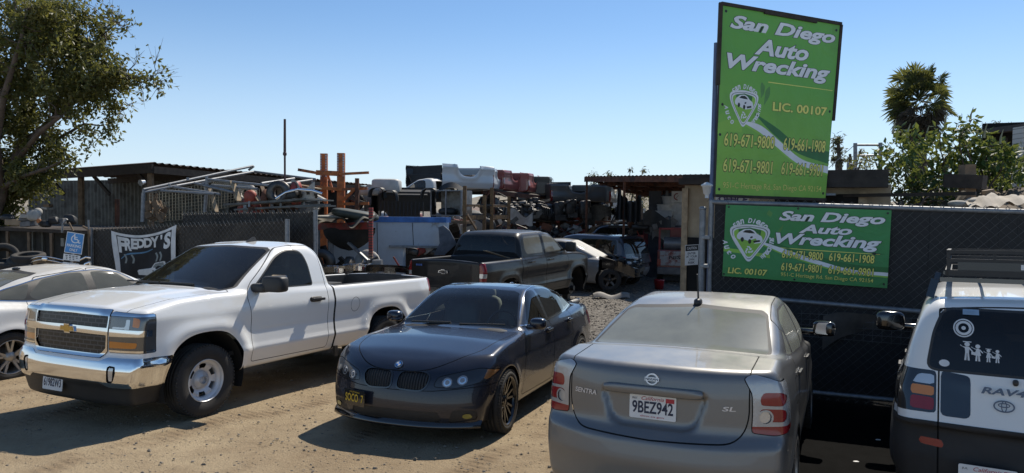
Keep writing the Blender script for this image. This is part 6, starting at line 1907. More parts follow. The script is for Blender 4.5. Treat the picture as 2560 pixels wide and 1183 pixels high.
b.sup(A0.lerp(A1, .55) + Vector((0, -.14, .1)), (.06, .02, .04), .8); b.build('chrome_strip', K['chrome'], T, world=True)
b = MB(); b.tube([at(200, 650, 14) , at(215, 643, 14), at(228, 645, 14)], .02); b.tube([at(205, 676, 14), at(215, 660, 14), at(226, 656, 14), at(227, 676, 14)], .03); single('bent_trim', b, K['chrome'], 'bent chrome trim and fender edge beside the parking sign', 'car part')

# overhead pipe rack lying across the yard stuff
Z3 = lambda x, y, Y: (340 + x / 3.287, 360 + y / 3.287, Y)
T = thing('pipe_rack', 'galvanised overhead pipe rack of long tubes on posts, above the dark left fence', 'rack', at(480, 640, 18.5)); T.location.z = 0
b = MB()
for pts in ([(62, 375, 18), (960, 182, 21)], [(62, 398, 18), (330, 345, 18.6), (970, 228, 21)], [(62, 375, 18), (62, 398, 18)], [(970, 228, 21), (1480, 292, 20)], [(970, 182, 21), (925, 215, 21)], [(590, 292, 18.6), (1110, 345, 17.6)], [(620, 340, 18.6), (1000, 370, 17.8)], [(1110, 345, 17.6), (1480, 292, 20)], [(1030, 325, 18.5), (1300, 285, 20)], [(480, 322, 18.8), (800, 400, 17.9)], [(310, 355, 18.5), (690, 415, 17.9)], [(205, 385, 18.3), (640, 412, 17.9)], [(275, 325, 18.4), (275, 350, 18.4)], [(425, 275, 19), (425, 300, 19)], [(580, 265, 18.6), (580, 300, 18.6)], [(540, 330, 18.6), (640, 300, 18.6)]):
    px_tube(b, [Z3(*p) for p in pts], .035)
b.build('tube', M_['galv'], T, world=True)
for pts in ([(60, 400, 18), (52, 640, 18)], [(585, 290, 18.6), (565, 560, 18.6)], [(1112, 310, 17.6), (1118, 560, 17.6)], [(1455, 280, 20), (1450, 420, 20)]):
    b = MB(); px_tube(b, [Z3(*p) for p in pts], .05, 8); b.build('post', M_['galv'], T, world=True)
def mesh_panel(C4, nx, ny, r, label, group=None):
    P = [at(*Z3(*c)) for c in C4]; b = MB()
    f = lambda u, v: (P[0] * (1 - u) + P[1] * u) * (1 - v) + (P[3] * (1 - u) + P[2] * u) * v
    for i in range(nx + 1): b.bar(f(i / nx, 0), f(i / nx, 1), r)
    for j in range(ny + 1): b.bar(f(0, j / ny), f(1, j / ny), r)
    return single('wire_panel', b, mat('yellowed_wire', (.30, .27, .19), .6, .3, .3) if 'yw' not in M_ else M_['yw'], label, 'wire panel', group)
M_['yw'] = mat('yellowed_wire', (.28, .25, .18), .6, .3, .3)
mesh_panel([(110, 405, 18.9), (560, 330, 19.2), (565, 610, 19.2), (110, 640, 18.9)], 17, 10, .012, 'large square-mesh wire panel standing behind the left posts of the pipe rack')
mesh_panel([(600, 395, 19.0), (1015, 370, 18.8), (1010, 470, 18.8), (600, 550, 19.0)], 16, 6, .010, 'longer wire panel sagging under the middle of the pipe rack')
mesh_panel([(640, 315, 19.6), (900, 330, 19.6), (830, 380, 19.4), (600, 350, 19.4)], 16, 4, .010, 'small wire panel lying flat high in the pipe rack')
mesh_panel([(185, 490, 18.6), (265, 475, 18.6), (285, 610, 18.6), (215, 620, 18.6)], 5, 8, .010, 'narrow pale wire rack leaning on the large wire panel')
b = MB()
for p, q in (((165, 405), (100, 600)), ((175, 405), (140, 620)), ((130, 520), (100, 610))): px_tube(b, [Z3(*p, 18.5), Z3(*q, 18.4)], .018)

for k in range(14): c_ = at(*Z3(130 + RG.uniform(-45, 90), 560 + RG.uniform(-60, 55), 18.4)); b.box(c_ + Vector((0, RG.uniform(-.2, .2), 0)), (RG.uniform(.05, .2), RG.uniform(.03, .1), RG.uniform(.1, .35)), Matrix.Rotation(RG.uniform(-.7, .7), 3, 'Y'))
single('scrap_bundle', b, M_['wood'], 'brown scrap heap with sticks at the left foot of the pipe rack', 'scrap heap')
for (p, q, w, m_, lb) in (((608, 370), (665, 560), .10, 'palewood', 'pale board leaning left of the middle post in the pipe rack'), ((790, 305), (850, 470), .13, 'palewood', 'broad pale board leaning under the top tubes of the pipe rack'), ((945, 365), (1015, 470), .09, 'palewood', 'short board leaning by the orange buoy'), ((1035, 350), (1075, 470), .09, 'wood', 'brown board leaning right of the orange buoy'), ((1345, 338), (1512, 370), .14, 'palewood', 'long pale plank lying at the right end of the pipe rack')):
    b = MB(); px_bar(b, Z3(*p, 18.2), Z3(*q, 17.9), w, .03); single('wood_board', b, M_[m_], lb, 'board')
b = MB(); b.sup(at(*Z3(940, 432, 18)), (.16, .12, .16), .9); single('buoy', b, mat('faded_orange_red', (.36, .07, .04), .6, 0, .3), 'round faded orange red buoy among the pipes', 'buoy')
b = MB(); A0 = at(*Z3(1070, 425, 17.8)); A1 = at(*Z3(1185, 470, 17.6)); b.cyl(A0, A1, .03, .10, 12); single('plastic_cone', b, mat('pale_red_plastic', (.50, .12, .10), .5, 0, .2), 'pale red plastic cone lying on its side beside the roof rack', 'cone')
T = thing('roof_rack', 'curved chrome and black van roof rack lying on the grey platform', 'car part', at(*Z3(1330, 430, 17.5)))
b = MB()
for dy, yy in ((0, 17.2), (55, 17.6)): px_tube(b, [Z3(1150, 450 + dy * .3, yy), Z3(1230, 400 + dy * .5, yy), Z3(1330, 375 + dy, yy), Z3(1450, 385 + dy, yy), Z3(1530, 410 + dy, yy)], .035)
b.build('side_rail', K['chrome'], T, world=True)
b = MB()
for x in (1295, 1345, 1410, 1470): px_bar(b, Z3(x, 385, 17.2), Z3(x + 15, 450, 17.6), .07, .05)
b.sup(at(*Z3(1290, 420, 17.4)), (.14, .2, .12), .5); b.build('cross_bar', K['blackplastic'], T, world=True)
T = thing('metal_platform', 'long grey metal platform with rails under the roof rack', 'platform', at(*Z3(1150, 560, 17))); T.location.z = 0
b = MB()
px_bar(b, Z3(780, 500, 17.6), Z3(1460, 455, 16.6), .5, .05); px_bar(b, Z3(850, 540, 17.2), Z3(1560, 500, 16.4), .4, .04); px_bar(b, Z3(1330, 455, 16.6), Z3(1580, 465, 16.4), .5, .03); px_bar(b, Z3(1350, 520, 16.6), Z3(1600, 510, 16.2), .35, .03)
b.build('deck', mat('grey_deck_metal', (.13, .13, .12), .6, .3, .4, dust=.3), T, world=True)
b = MB()
for x, y in ((930, 470), (1190, 458), (1380, 462), (1500, 468)): px_bar(b, Z3(x, y, 17), Z3(x, y + 60, 17), .04)
for x in (900, 1450): px_bar(b, Z3(x, 500, 17.2), (340 + x / 3.287, 690, 17.2), .08)
b.build('leg', M_['galv'], T, world=True)
for x, y, w, h in ((960, 535, .15, .1), (1100, 530, .22, .08), (1300, 520, .12, .12)):
    b = MB(); b.box(at(*Z3(x, y, 16.9)), (w, .2, h)); single('scrap_part', b, M_['rust'], {960: 'small rusty bracket at the left edge of the grey platform', 1100: 'flat rusty part in the middle of the grey platform', 1300: 'rusty tangled part beside the taller fence panel'}[x], 'car part')

# mast and orange rack uprights
b = MB(); p0, p1 = at(712, 298, 18.4), at(713, 640, 18.4); pm = at(712, 385, 18.4); b.cyl(pm, p0, .035, .03, 10); b.cyl(p1, pm, .026, .026, 10); b.sup(pm, (.045, .045, .05), .6)
single('mast', b, mat('brown_mast', (.10, .055, .05), .6, .3, .2), 'thin dark mast standing alone against the sky above the shed roof', 'mast')
Z4 = lambda x, y, Y: (680 + x / 2.688, 280 + y / 2.688, Y)
T = thing('orange_rack', 'orange pallet rack frame with two tall punched uprights and tapered arms', 'rack', at(830, 620, 20)); T.location.z = 0
for x0, x1, y0, Y in ((327, 372, 280, 20.4), (440, 489, 277, 19.8)):
    b = MB(); a = at(*Z4((x0 + x1) / 2, y0, Y)); w = (x1 - x0) / 2.688 / FPX * Y
    b.box((a.x, a.y, a.z / 2), (w, .12, a.z)); b.build('upright', M_['orange'], T, world=True)
    b = MB()
    for k in range(9):
        for sx in (-1, 1):
            c = at(*Z4((x0 + x1) / 2 + sx * (x1 - x0) * .38, y0 + 15 + k * 17, Y)); b.box((c.x, a.y - .065, c.z), (.035, .02, .05))
    b.build('punched_hole', mat('sky_grey_hole', (.45, .5, .55), .8) if 'hole' not in M_ else M_['hole'], T, world=True)
b = MB()
b.bar(at(*Z4(175, 388, 20.0)), at(*Z4(300, 410, 20.0)), .05, .08); b.bar(at(*Z4(300, 408, 20.0)), at(*Z4(450, 415, 19.7)), .07, .14); b.bar(at(*Z4(450, 418, 19.7)), at(*Z4(650, 408, 19.5)), .05, .07)
b.bar(at(*Z4(190, 495, 20.0)), at(*Z4(440, 520, 19.7)), .06, .09); b.bar(at(*Z4(440, 522, 19.7)), at(*Z4(640, 515, 19.5)), .05, .07); b.bar(at(*Z4(470, 600, 19.7)), at(*Z4(560, 515, 19.5)), .05, .07); b.bar(at(*Z4(375, 420, 20)), at(*Z4(410, 540, 20)), .06)
b.bar(at(*Z4(440, 620, 19.7)), at(*Z4(650, 615, 19.5)), .06, .08)
b.build('arm', M_['orange'], T, world=True)
b = MB(); a = at(*Z4(572, 446, 19.5)); b.box((a.x, a.y, a.z / 2), (.10, .10, a.z)); b.build('rusty_upright', M_['rust'], T, world=True)
b = MB(); b.sup(at(*Z4(655, 535, 21)), (.32, .25, .12), .5); single('seat_cushion', b, junkc['pale'], 'pale cushion shape stored beside the rusty upright', 'cushion')
b = MB()
for x in (530, 560, 600, 640): px_bar(b, Z4(x, 560, 22), Z4(x, 680, 22), .12, .05)
px_bar(b, Z4(500, 680, 22), Z4(700, 672, 22), .08, .3); single('pale_fencing', b, mat('pale_blue_grey', (.34, .38, .42), .7), 'pale blue grey panel seen through the gap under the orange arms', 'panel')

# red pallet rack with tarps
T = thing('red_rack', 'red and white pallet rack draped with mossy tarps, behind the white pickup bed', 'rack', at(860, 690, 16.6)); T.location.z = 0
b = MB(); px_bar(b, Z4(300, 770, 17), Z4(660, 765, 16.2), .08, .16); b.build('beam', M_['redbeam'], T, world=True)
N = NT('punched_red_post'); spx = N.n('ShaderNodeSeparateXYZ'); N.l(N.pos(), spx.inputs[0])
fz = N.math('FRACT', N.math('MULTIPLY', spx.outputs[2], 16.0)); N.l(N.mix(N.math('LESS_THAN', fz, .35), N.mix(N.ramp(spx.outputs[2], 1.2, 1.5), (.36, .33, .22), (.34, .05, .04)), (.05, .045, .035)), N.b.inputs['Base Color']); N.b.inputs['Roughness'].default_value = .7
for x, Y in ((665, 16.2), (400, 17.0), (308, 17)):
    b = MB(); a = at(*Z4(x, 640 if x > 600 else 775, Y)); b.box((a.x, a.y, a.z / 2), (.09, .08, a.z)); b.build('upright', N.m if x > 600 else M_['galv'], T, world=True)
b = MB(); px_bar(b, Z4(430, 800, 17), Z4(655, 1010, 16.2), .06); px_bar(b, Z4(405, 1052, 17), Z4(655, 1050, 16.2), .05); b.build('brace', M_['galv'], T, world=True)
moss = mat('mossy_tarp', (.13, .115, .085), .9, 0, .5, vs=6, bump=.5, bs=15, col2=(.06, .055, .04), c2s=6)
b = MB(); b.smooth = True
C0, C1, C2, C3 = at(*Z4(300, 745, 16.4)), at(*Z4(712, 708, 15.9)), at(*Z4(690, 690, 18.2)), at(*Z4(310, 690, 18.6))
b.sheet(lambda u, v: (C0.lerp(C1, u)).lerp(C3.lerp(C2, u), v) + Vector((0, -.1 * sin(u * 14) * (1 - v), .06 * sin(u * 19 + v * 3) + .05 * sin(u * 7 + v * 8) - .10 * max(0, sin(u * 11 + 1)) * (1 - v))), 40, 10); single('tarp', b, moss, 'mossy brown tarp draped over the red rack', 'tarp')
b = MB(); b.sup(at(*Z4(560, 690, 16.8)), (.55, .4, .11), .6, R=Matrix.Rotation(.15, 3, 'Y')); single('rolled_tarp', b, mat('dark_green_tarp', (.04, .045, .035), .6, 0, .4), 'dark green rolled tarp on top of the red rack', 'tarp')
for x, y, w, lb in ((395, 705, .5, 'pale crumpled sheet at the left on the red rack'), (500, 700, .35, 'small grey sheet in the middle of the red rack')):
    b = MB(); b.sup(at(*Z4(x, y, 16.9)), (w, .3, .04), .8); single('crumpled_sheet', b, junkc['pale'], lb, 'sheet')
b = MB(); b.smooth = True
def bag(u, v):
    a = 2 * pi * u; r = (.62 * sin(pi * min(v * .5 + .02, 1)) ** .7) if v > 0 else .01
    c = at(*Z4(520, 925, 16.9)); c2 = at(*Z4(520, 785, 16.9)); p = c.lerp(c2, v)
    return p + Vector((cos(a) * r * 1.0, sin(a) * r * .5, .03 * sin(a * 5)))
b.sheet(bag, 28, 10); single('hanging_tarp', b, mat('black_tarp', (.02, .02, .018), .8, 0, .4), 'black tarp sagging like a bag under the red beam', 'tarp')
b = MB(); px_bar(b, Z4(340, 900, 17.2), Z4(390, 1060, 17.2), .28, .1); single('loose_board', b, M_['dark'], 'dark panel leaning inside the red rack', 'panel')
b = MB()
for i in range(6): b.sup(at(*Z4(330 + i * 45, 1075 + RG.uniform(-12, 12), 17)), (.22, .2, .15), .7)
b.v = [q + Vector((sin(q.x * 21), sin(q.y * 27), sin(q.x * 29 + q.y * 21))) * .03 for q in b.v]
single('scrap_heap', b, mat('dark_scrap', (.03, .03, .03), .5, .3, .5), 'dark scrap heap at the foot of the red rack', 'scrap heap')
for x, y, w, lb in ((420, 1090, .4, 'chrome bumper piece lying behind the white pickup bed'), (570, 1078, .35, 'silver headlight shell behind the white pickup bed'), (750, 1085, .6, 'black bumper cover lying beside the black pickup')):
    b = MB(); b.smooth = True; c = at(*Z4(x, y, 15.3)); b.sheet(lambda u, v: c + Vector(((u - .5) * 2 * w, -.15 * sin(pi * u), .08 * sin(pi * v) * 2 + .05 * sin(pi * u))), 12, 5)
    single('bumper_piece', b, K['chrome'] if x < 700 else K['gloss'], lb, 'car part')

# white panel wall with blue stripe
N = NT('whitewashed_panel'); spx = N.n('ShaderNodeSeparateXYZ'); N.l(N.pos(), spx.inputs[0])
w1 = N.noise(1.4, 6, .65); c_ = N.mix(N.ramp(w1, .35, .75), (.52, .56, .60), (.40, .43, .45)); c_ = N.mix(N.ramp(N.noise(3.2, 5, .7), .62, .75), c_, (.25, .22, .19))
N.l(c_, N.b.inputs['Base Color']); N.b.inputs['Roughness'].default_value = .6
T = thing('panel_wall', 'white painted panel wall with blue top band, opening at its lower right', 'wall', at(1030, 690, 18)); T.location.z = 0
WY = lambda x: 18.0 + (x - 650) * .0012
def wp(x, y): return at(*Z4(x, y, WY(x)))
b = MB()
outl = [(665, 741), (1175, 744), (1165, 905), (880, 900), (880, 1160), (665, 1160)]
vs = [wp(*p) for p in outl]; b.add(vs + [p + AV * .12 for p in vs], [(0, 1, 2, 3, 4, 5)[::-1], (6, 7, 8, 9, 10, 11)] + [(i, (i + 1) % 6, 6 + (i + 1) % 6, 6 + i) for i in range(6)])
b.build('panel', N.m, T, world=True)
vs = [wp(*p) for p in [(380, 880), (665, 741), (665, 1160), (380, 1160)]]; b = MB(); b.add(vs + [p + AV * .12 for p in vs], [(3, 2, 1, 0), (4, 5, 6, 7), (0, 1, 5, 4), (1, 2, 6, 5), (2, 3, 7, 6), (3, 0, 4, 7)]); b.build('side_panel', N.m, T, world=True)
b = MB(); vs = [wp(*p) - AV * .03 for p in [(668, 704), (1173, 708), (1173, 744), (668, 741)]]; b.add(vs + [p + AV * .25 for p in vs], [(3, 2, 1, 0), (4, 5, 6, 7), (0, 1, 5, 4), (1, 2, 6, 5), (2, 3, 7, 6), (3, 0, 4, 7)]); b.build('blue_band', mat('faded_blue_paint', (.05, .16, .42), .5, 0, .3), T, world=True)
b = MB(); b.bar(wp(795, 903) - AV * .05, wp(1165, 908) - AV * .05, .05, .06); b.build('rail', M_['galv'], T, world=True)
b = MB()
for x in (708, 945): b.bar(wp(x, 745) - AV * .012, wp(x + 8, 895 if x > 900 else 1150) - AV * .012, .012)
b.build('seam', M_['dark'], T, world=True)
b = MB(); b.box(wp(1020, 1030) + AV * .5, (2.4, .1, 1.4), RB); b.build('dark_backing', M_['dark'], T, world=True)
for k in range(5):
    b = MB(); c = wp(920 + k * 48, 925 + RG.uniform(0, 25)) + AV * .2; b.sup(c, (.16, .14, .10), .5, R=Matrix.Rotation(RG.uniform(-.6, .6), 3, 'Y'))
    single('stored_part', b, [K['gunmetal'], M_['redbeam'], junkc['pale'], K['gunmetal'], junkc['brown']][k], ['dark metal part at the left in the white wall opening', 'reddish part in the white wall opening', 'pale part in the middle of the white wall opening', 'grey casting right of the pale part in the wall opening', 'brown part at the right end of the white wall opening'][k], 'car part')
b = MB(); P = [wp(*p) - AV * .25 for p in [(1152, 775), (1185, 762), (1225, 795), (1255, 850), (1272, 885), (1190, 960), (1120, 960), (1160, 880)]]
vs = P + [p + AV * .02 for p in P]; n = len(P); b.add(vs, [tuple(range(n))[::-1], tuple(range(n, 2 * n))] + [(i, (i + 1) % n, n + (i + 1) % n, n + i) for i in range(n)])
single('bent_sheet', b, mat('bent_grey_panel', (.12, .13, .15), .55, .2, .4), 'bent grey sheet panel leaning at the right end of the white wall', 'panel')

# ---- racks with pickup beds
def bed_from(sh, name, label, P, loc, rot, group, cat='pickup bed'):
    T = thing(name, label, cat, (0, 0, 0), group)
    cbx = -2.24
    s_ = lambda x, y, z: (x < cbx)
    for labs, nm, m in ((['body', 'arch_lip', 'bed_rail', 'fuel_door', 'tailgate', 'rear_bumper', 'gap'], 'body', P), ('bed', 'bed_liner', K['darkplastic']), (['tail_light', 'clearlens'], 'tail_light', K['darkred'])):
        if nm == 'tail_light' and 'no_lamp' in label: continue
        o = sh.part(labs, nm, m, T, 0, (lambda x, y, z: (x < cbx) & (z > .56)) if nm == 'body' else s_)
        if o: 
            o.data.transform(Matrix.Translation((3.45, 0, -.95)))
    b = MB(); b.box((-2.4 + 3.45, 0, .1), (.05, 1.5, .9)); b.build('front_panel', K['darkplastic'], T)
    T.location = loc; T.rotation_euler = rot
    return T
bp = lambda n, c, m=.2, d=.3, r=.4: paint(n, c, m, r, d * .4, coat=.35)
PS1 = bp('silver_bed_paint', (.55, .56, .57), .3, .15); PR1 = bp('red_bed_paint', (.22, .012, .016), 0, .2); PR2 = bp('red_bed_paint_faded', (.30, .03, .03), 0, .25); PK1 = bp('black_bed_paint', (.012, .012, .013)); PG1 = bp('grey_bed_paint', (.05, .052, .056), .3, .2)
GRP = 'pickup beds stored on the racks'
a_ = rad(47)
beds = [(1128, 447, 25.5, (pi, 0, a_ + pi), PS1, 'silver pickup bed lying upside down with its wheel arch up, first on the upper rack'), (1212, 452, 27.5, (pi, 0, rad(80)), PS1, 'silver pickup bed seen end on, next to the upside-down silver one'),
        (1258, 455, 29, (pi, 0, rad(70)), PR1, 'dark red pickup bed upside down on the upper rack'), (1308, 461, 30.5, (pi, 0, rad(78)), PR2, 'faded red pickup bed right of the dark red one'), (1352, 468, 32, (pi, 0, rad(84)), PK1, 'black pickup bed between the faded red one and the dark ones'),
        (1392, 485, 33, (0, 0, rad(60)), PK1, 'black pickup bed set lower on the right upper rack'), (1455, 486, 31, (pi, 0, rad(10)), PG1, 'dark grey pickup bed with its wheel arch up, near the right end of the rack'), (1512, 488, 33, (pi, 0, rad(75)), PG1, 'dark grey pickup bed end on, last on the right')]
for u, v, Y, r, P, lb in beds: 
    o = bed_from(TRSH, 'pickup_bed', lb, P, at(u - (0 if Y < 26 else 24), v - 2, Y), r, GRP); o.scale = (.98, .94, 1.0) if Y > 26 else (1.06, 1, 1.08)
o = bed_from(TRSH, 'pickup_bed', 'black plastic lined pickup bed standing on end above the white wall', K['blackplastic'], at(1012, 553, 21.3), (0, rad(-78), rad(-90)), GRP); o.scale = (.80, .95, .8)
b = MB()
for x in np.linspace(-.62, .62, 12): b.box((at(1012, 505, 21.3).x + x, 20.75, at(1012, 522, 21).z), (.035, .03, .42))
single('ribbed_floor', b, K['darkplastic'], 'ribbed black bed liner leaning against the upright pickup bed', 'bed liner')
b = MB(); b.sup(at(967, 466, 21.2), (.42, .35, .22), .35); single('camper_shell', b, mat('beige_shell', (.46, .44, .40), .5, 0, .15, dust=.2), 'beige camper shell end on top of the upright black bed', 'camper shell')
for u, v, lb in ((945, 478, 'dark fender flare left of the beige camper shell'), (1075, 480, 'black wheel arch liner right of the upright black bed'), (975, 485, 'crumpled black liner under the beige camper shell')):
    b = MB(); b.smooth = True; c = at(u, v, 20.7)
    b.sheet(lambda p, q: c + Vector((.22 * cos(pi * p) + .05 * sin(q * 6), -.2 * q, .34 * sin(pi * p) - .2 + .04 * sin(p * 9))), 12, 5); single('arch_liner', b, K['blackplastic'], lb, 'car part')
# white cab on the rack
T = thing('pickup_cab', 'white pickup cab without its body, standing on the rack behind the upright black bed', 'vehicle cab', at(1066, 490, 24.5))
zsel = lambda x, y, z: (z > .95) & (x > -2.2) & (x < -.2)
for labs, nm, m in ((['body', 'door', 'gap'], 'shell', bp('white_cab_paint', (.62, .61, .57), 0, .3)), (['seal'], 'window_seal', K['blackplastic']), (['side_window', 'windscreen'], 'window', glass('pale_glass', (.7, .74, .74), .1))):
    o = TRSH.part(labs, nm, m, T, 0, zsel); o.data.transform(Matrix.Translation((1.2, 0, -1.2)))
T.rotation_euler = (0, 0, rad(150)); T.scale = (.84, .84, .84)
b = MB(); px_tube(b, [(1028, 455, 23.5), (1022, 440, 23.5)], .012); single('cab_antenna', b, K['blackplastic'], 'short black antenna left of the white cab on the rack', 'antenna')
b = MB(); b.smooth = True; c = at(1128, 472, 23.8); b.sheet(lambda p, q: c + Vector(((p - .5) * .9, -.15 * q, .22 * sin(pi * p) - .18 * q)), 14, 5); single('black_cap', b, K['blackplastic'], 'black plastic cover beside the white cab', 'car part')

def rack(name, label, posts, beams, m, w=.13):
    T = thing(name, label, 'rack', at(posts[0][0], 640, posts[0][2])); T.location.z = 0
    for u, v, Y in posts:
        a = at(u, v, Y); b = MB(); b.box((a.x, a.y, a.z / 2), (w, w, a.z)); b.build('upright', m, T, world=True)
        d = a + AV * 1.6; b = MB(); b.box((d.x, d.y, d.z / 2), (w, w, d.z)); b.build('upright', m, T, world=True)
    for (p, q, hh) in beams:
        for o_ in (0, 1.6):
            b = MB(); b.bar(at(*p) + AV * o_, at(*q) + AV * o_, .06, hh); b.build('beam', m, T, world=True)
        b = MB(); P = [at(*p), at(*q), at(*q) + AV * 1.6, at(*p) + AV * 1.6]; P = [x + Vector((0, 0, hh / 2 + .02)) for x in P]; b.add(P + [x - Vector((0, 0, .04)) for x in P], [(0, 1, 2, 3), (7, 6, 5, 4), (0, 4, 5, 1), (1, 5, 6, 2), (2, 6, 7, 3), (3, 7, 4, 0)]); b.build('shelf_board', M_['darkwood'], T, world=True)
    return T
yrust = mat('yellowed_rusty_post', (.19, .11, .045), .75, .1, .4, vs=9, bump=.3, bs=30, col2=(.10, .05, .03), c2s=8)
T = rack('pallet_rack', 'rusty yellow pallet rack left of the black pickup with a pale steel cabinet on it', [(1162, 465, 19.5), (1211, 488, 20.5)], [((1164, 515, 19.5), (1209, 515, 20.5), .05), ((1162, 545, 19.5), (1211, 543, 20.5), .12)], yrust, .10)
b = MB(); px_bar(b, (1167, 535, 19.4), (1195, 580, 20.2), .05, .06); b.build('brace', M_['wood'], T, world=True)
T = thing('steel_cabinet', 'pale steel shelf cabinet on the rack between the black bed and the rusty posts', 'cabinet', at(1130, 540, 20.8))
c = at(1128, 508, 20.8); b = MB()
b.box(c + Vector((0, 0, .36)), (1.05, .6, .03), RB); b.box(c + Vector((0, 0, -.36)), (1.05, .6, .03), RB); b.build('shelf', M_['galv'], T, world=True)
b = MB(); b.box(c + AV * .3, (1.05, .02, .7), RB); b.box(c + BV * .52 + AV * .0, (.02, .6, .7), RB); b.build('back', mat('pale_cabinet', (.32, .31, .28), .6, 0, .3, col2=(.15, .12, .09), c2s=3), T, world=True)
for s in (-.51, 0.0, .51):
    b = MB(); b.box(c + BV * s - AV * .29, (.04, .03, .75), RB); b.build('post', M_['galv'], T, world=True)
b = MB(); b.sup(c + Vector((-.1, 0, -.24)), (.28, .2, .10), .7); single('dark_case', b, junkc['dark'], 'dark rounded case inside the pale steel cabinet', 'case')
b = MB(); b.box(c + Vector((.0, 0, -.55)), (1.3, .6, .08), RB); single('timber_stack', b, M_['wood'], 'flat timber lying under the pale steel cabinet', 'timber')
rust2 = M_['rust']
rack('bed_rack', 'long rusty rack carrying silver and red pickup beds in the middle of the yard', [(1232, 480, 27), (1287, 486, 28.5), (1345, 492, 30)], [((1205, 479, 26.4), (1345, 494, 30), .16), ((1225, 566, 27), (1350, 562, 30), .12)], rust2, .17)
rack('bed_rack', 'rusty rack further right with black and dark grey pickup beds on it', [(1398, 508, 30), (1453, 500, 30), (1496, 503, 31.5)], [((1350, 510, 29.5), (1500, 508, 31.5), .12), ((1350, 560, 29.5), (1510, 556, 31.5), .14)], rust2, .13)
b = MB()
for p, q in (((1250, 545, 27.8), (1285, 500, 28.4)), ((1320, 540, 29), (1345, 515, 29.8)), ((1410, 525, 30), (1440, 545, 30.3)), ((1200, 520, 26), (1228, 470, 26.5))): px_bar(b, p, q, .06)
single('loose_brace', b, M_['rust'], 'rusty diagonal bars left hanging between the bed racks', 'bars')

# engines in a row on the lower shelf
greasy = mat('greasy_engine', (.035, .032, .03), .45, .5, .6, vs=9, bump=.4, bs=30, dust=.2)
alu = mat('dull_aluminium', (.16, .155, .15), .5, .6, .4, vs=8)
def engine(v):
    rr = random.Random(v); T = thing('engine', '', 'engine')
    b = MB(); b.sup((0, 0, .22), (.28, .24, .22), .35); b.sup((.05, .13, .42), (.24, .09, .09), .4); b.sup((.05, -.13, .42), (.24, .09, .09), .4); b.build('block', greasy, T)
    b = MB(); b.sup((.05, 0, .55), (.2, .14, .06), .5)
    for k in range(4): b.tube([(-.12 + k * .1, .2, .42), (-.12 + k * .1, .30, .36), (-.12 + k * .1, .28, .15)], .028, 6)
    b.build('manifold', alu if v % 3 == 0 else greasy, T)
    for k, (y, z, r) in enumerate(((0, .12, .11), (.16, .30, .07), (-.17, .26, .08))):
        b = MB(); b.lathe([(.01, 0), (r, 0), (r, .015), (r * .8, .02), (r * .8, .03), (r, .035), (r, .05), (.01, .05)], 16, 'x', (.29, y, z)); b.build('pulley', K['gunmetal'], T)
    b = MB()
    for k in range(9): 
        a = Vector((rr.uniform(-.3, .3), rr.uniform(-.3, .3), rr.uniform(.1, .6))); b.tube([a, a + Vector((rr.uniform(-.15, .15), rr.uniform(-.15, .15), rr.uniform(-.1, .2))), a + Vector((rr.uniform(-.3, .3), rr.uniform(-.3, .3), rr.uniform(-.3, .1)))], rr.uniform(.012, .025), 6)
    b.build('hose', K['blackplastic'], T)
    return T
protos = [engine(1), engine(3), engine(6)]
spots = [(1222, 553), (1240, 552), (1258, 550), (1276, 552), (1296, 549), (1316, 552), (1334, 550), (1356, 553), (1374, 550), (1392, 548), (1414, 548), (1432, 546), (1450, 548), (1468, 545), (1488, 547), (1208, 528)]
for i, (u, v) in enumerate(spots):
    p_ = at(u, v + 3, 27 + (u - 1222) * .0155); pr_ = protos[i % 3]
    o = pr_ if i < 3 else dup(pr_)
    o.location = p_ + AV * .5; o.rotation_euler = (RG.uniform(-.25, .25), RG.uniform(-.2, .2), RG.uniform(0, 6.28)); s = RG.uniform(1.0, 1.35); o.scale = (s, s, s)
    o['label'] = 'greasy dark engine with pulleys in the row of engines on the lower rack shelf'; o['group'] = 'engines on the rack shelf'
for i, (u, v, lb) in enumerate(((1330, 515, 'dark gearbox hanging under the upper beam behind the engines'), (1395, 525, 'pale grey gearbox standing on end between the engines'), (1425, 520, 'grey engine cover stacked above the right engines'), (1460, 522, 'dark engine set above the right row, under the grey bed'), (1290, 520, 'dark casting poking up left of the gearbox'))):
    b = MB(); c = at(u, v, 29.5); b.sup(c, (.22, .24, .34), .55); b.sup(c + Vector((.12, -.1, .2)), (.14, .14, .16), .4); b.box(c + Vector((.1, 0, -.3)), (.4, .4, .2)); single('gearbox', b, greasy, lb, 'gearbox')
# lower shelf: dark parts heap under the engines
for i in range(14):
    u = 1225 + i * 20; b = MB(); c = at(u, 585 + RG.uniform(-6, 8), 27 + (u - 1222) * .0155) + AV * .4; rr = random.Random(i)
    for k in range(5): b.sup(c + Vector((rr.uniform(-.25, .25), rr.uniform(-.2, .3), rr.uniform(-.3, .25))), (rr.uniform(.1, .22), rr.uniform(.1, .2), rr.uniform(.08, .2)), rr.uniform(.4, .9), 10, 6)
    for k in range(5):
        a = c + Vector((rr.uniform(-.3, .3), -.2, rr.uniform(-.3, .3))); b.tube([a, a + Vector((rr.uniform(-.25, .25), rr.uniform(-.1, .1), rr.uniform(-.25, .25)))], .025, 5)
    single('axle_assembly', b, greasy if i % 4 else alu, 'heap of dark axle and suspension parts in the row under the engines', 'car part', 'suspension parts under the engines')

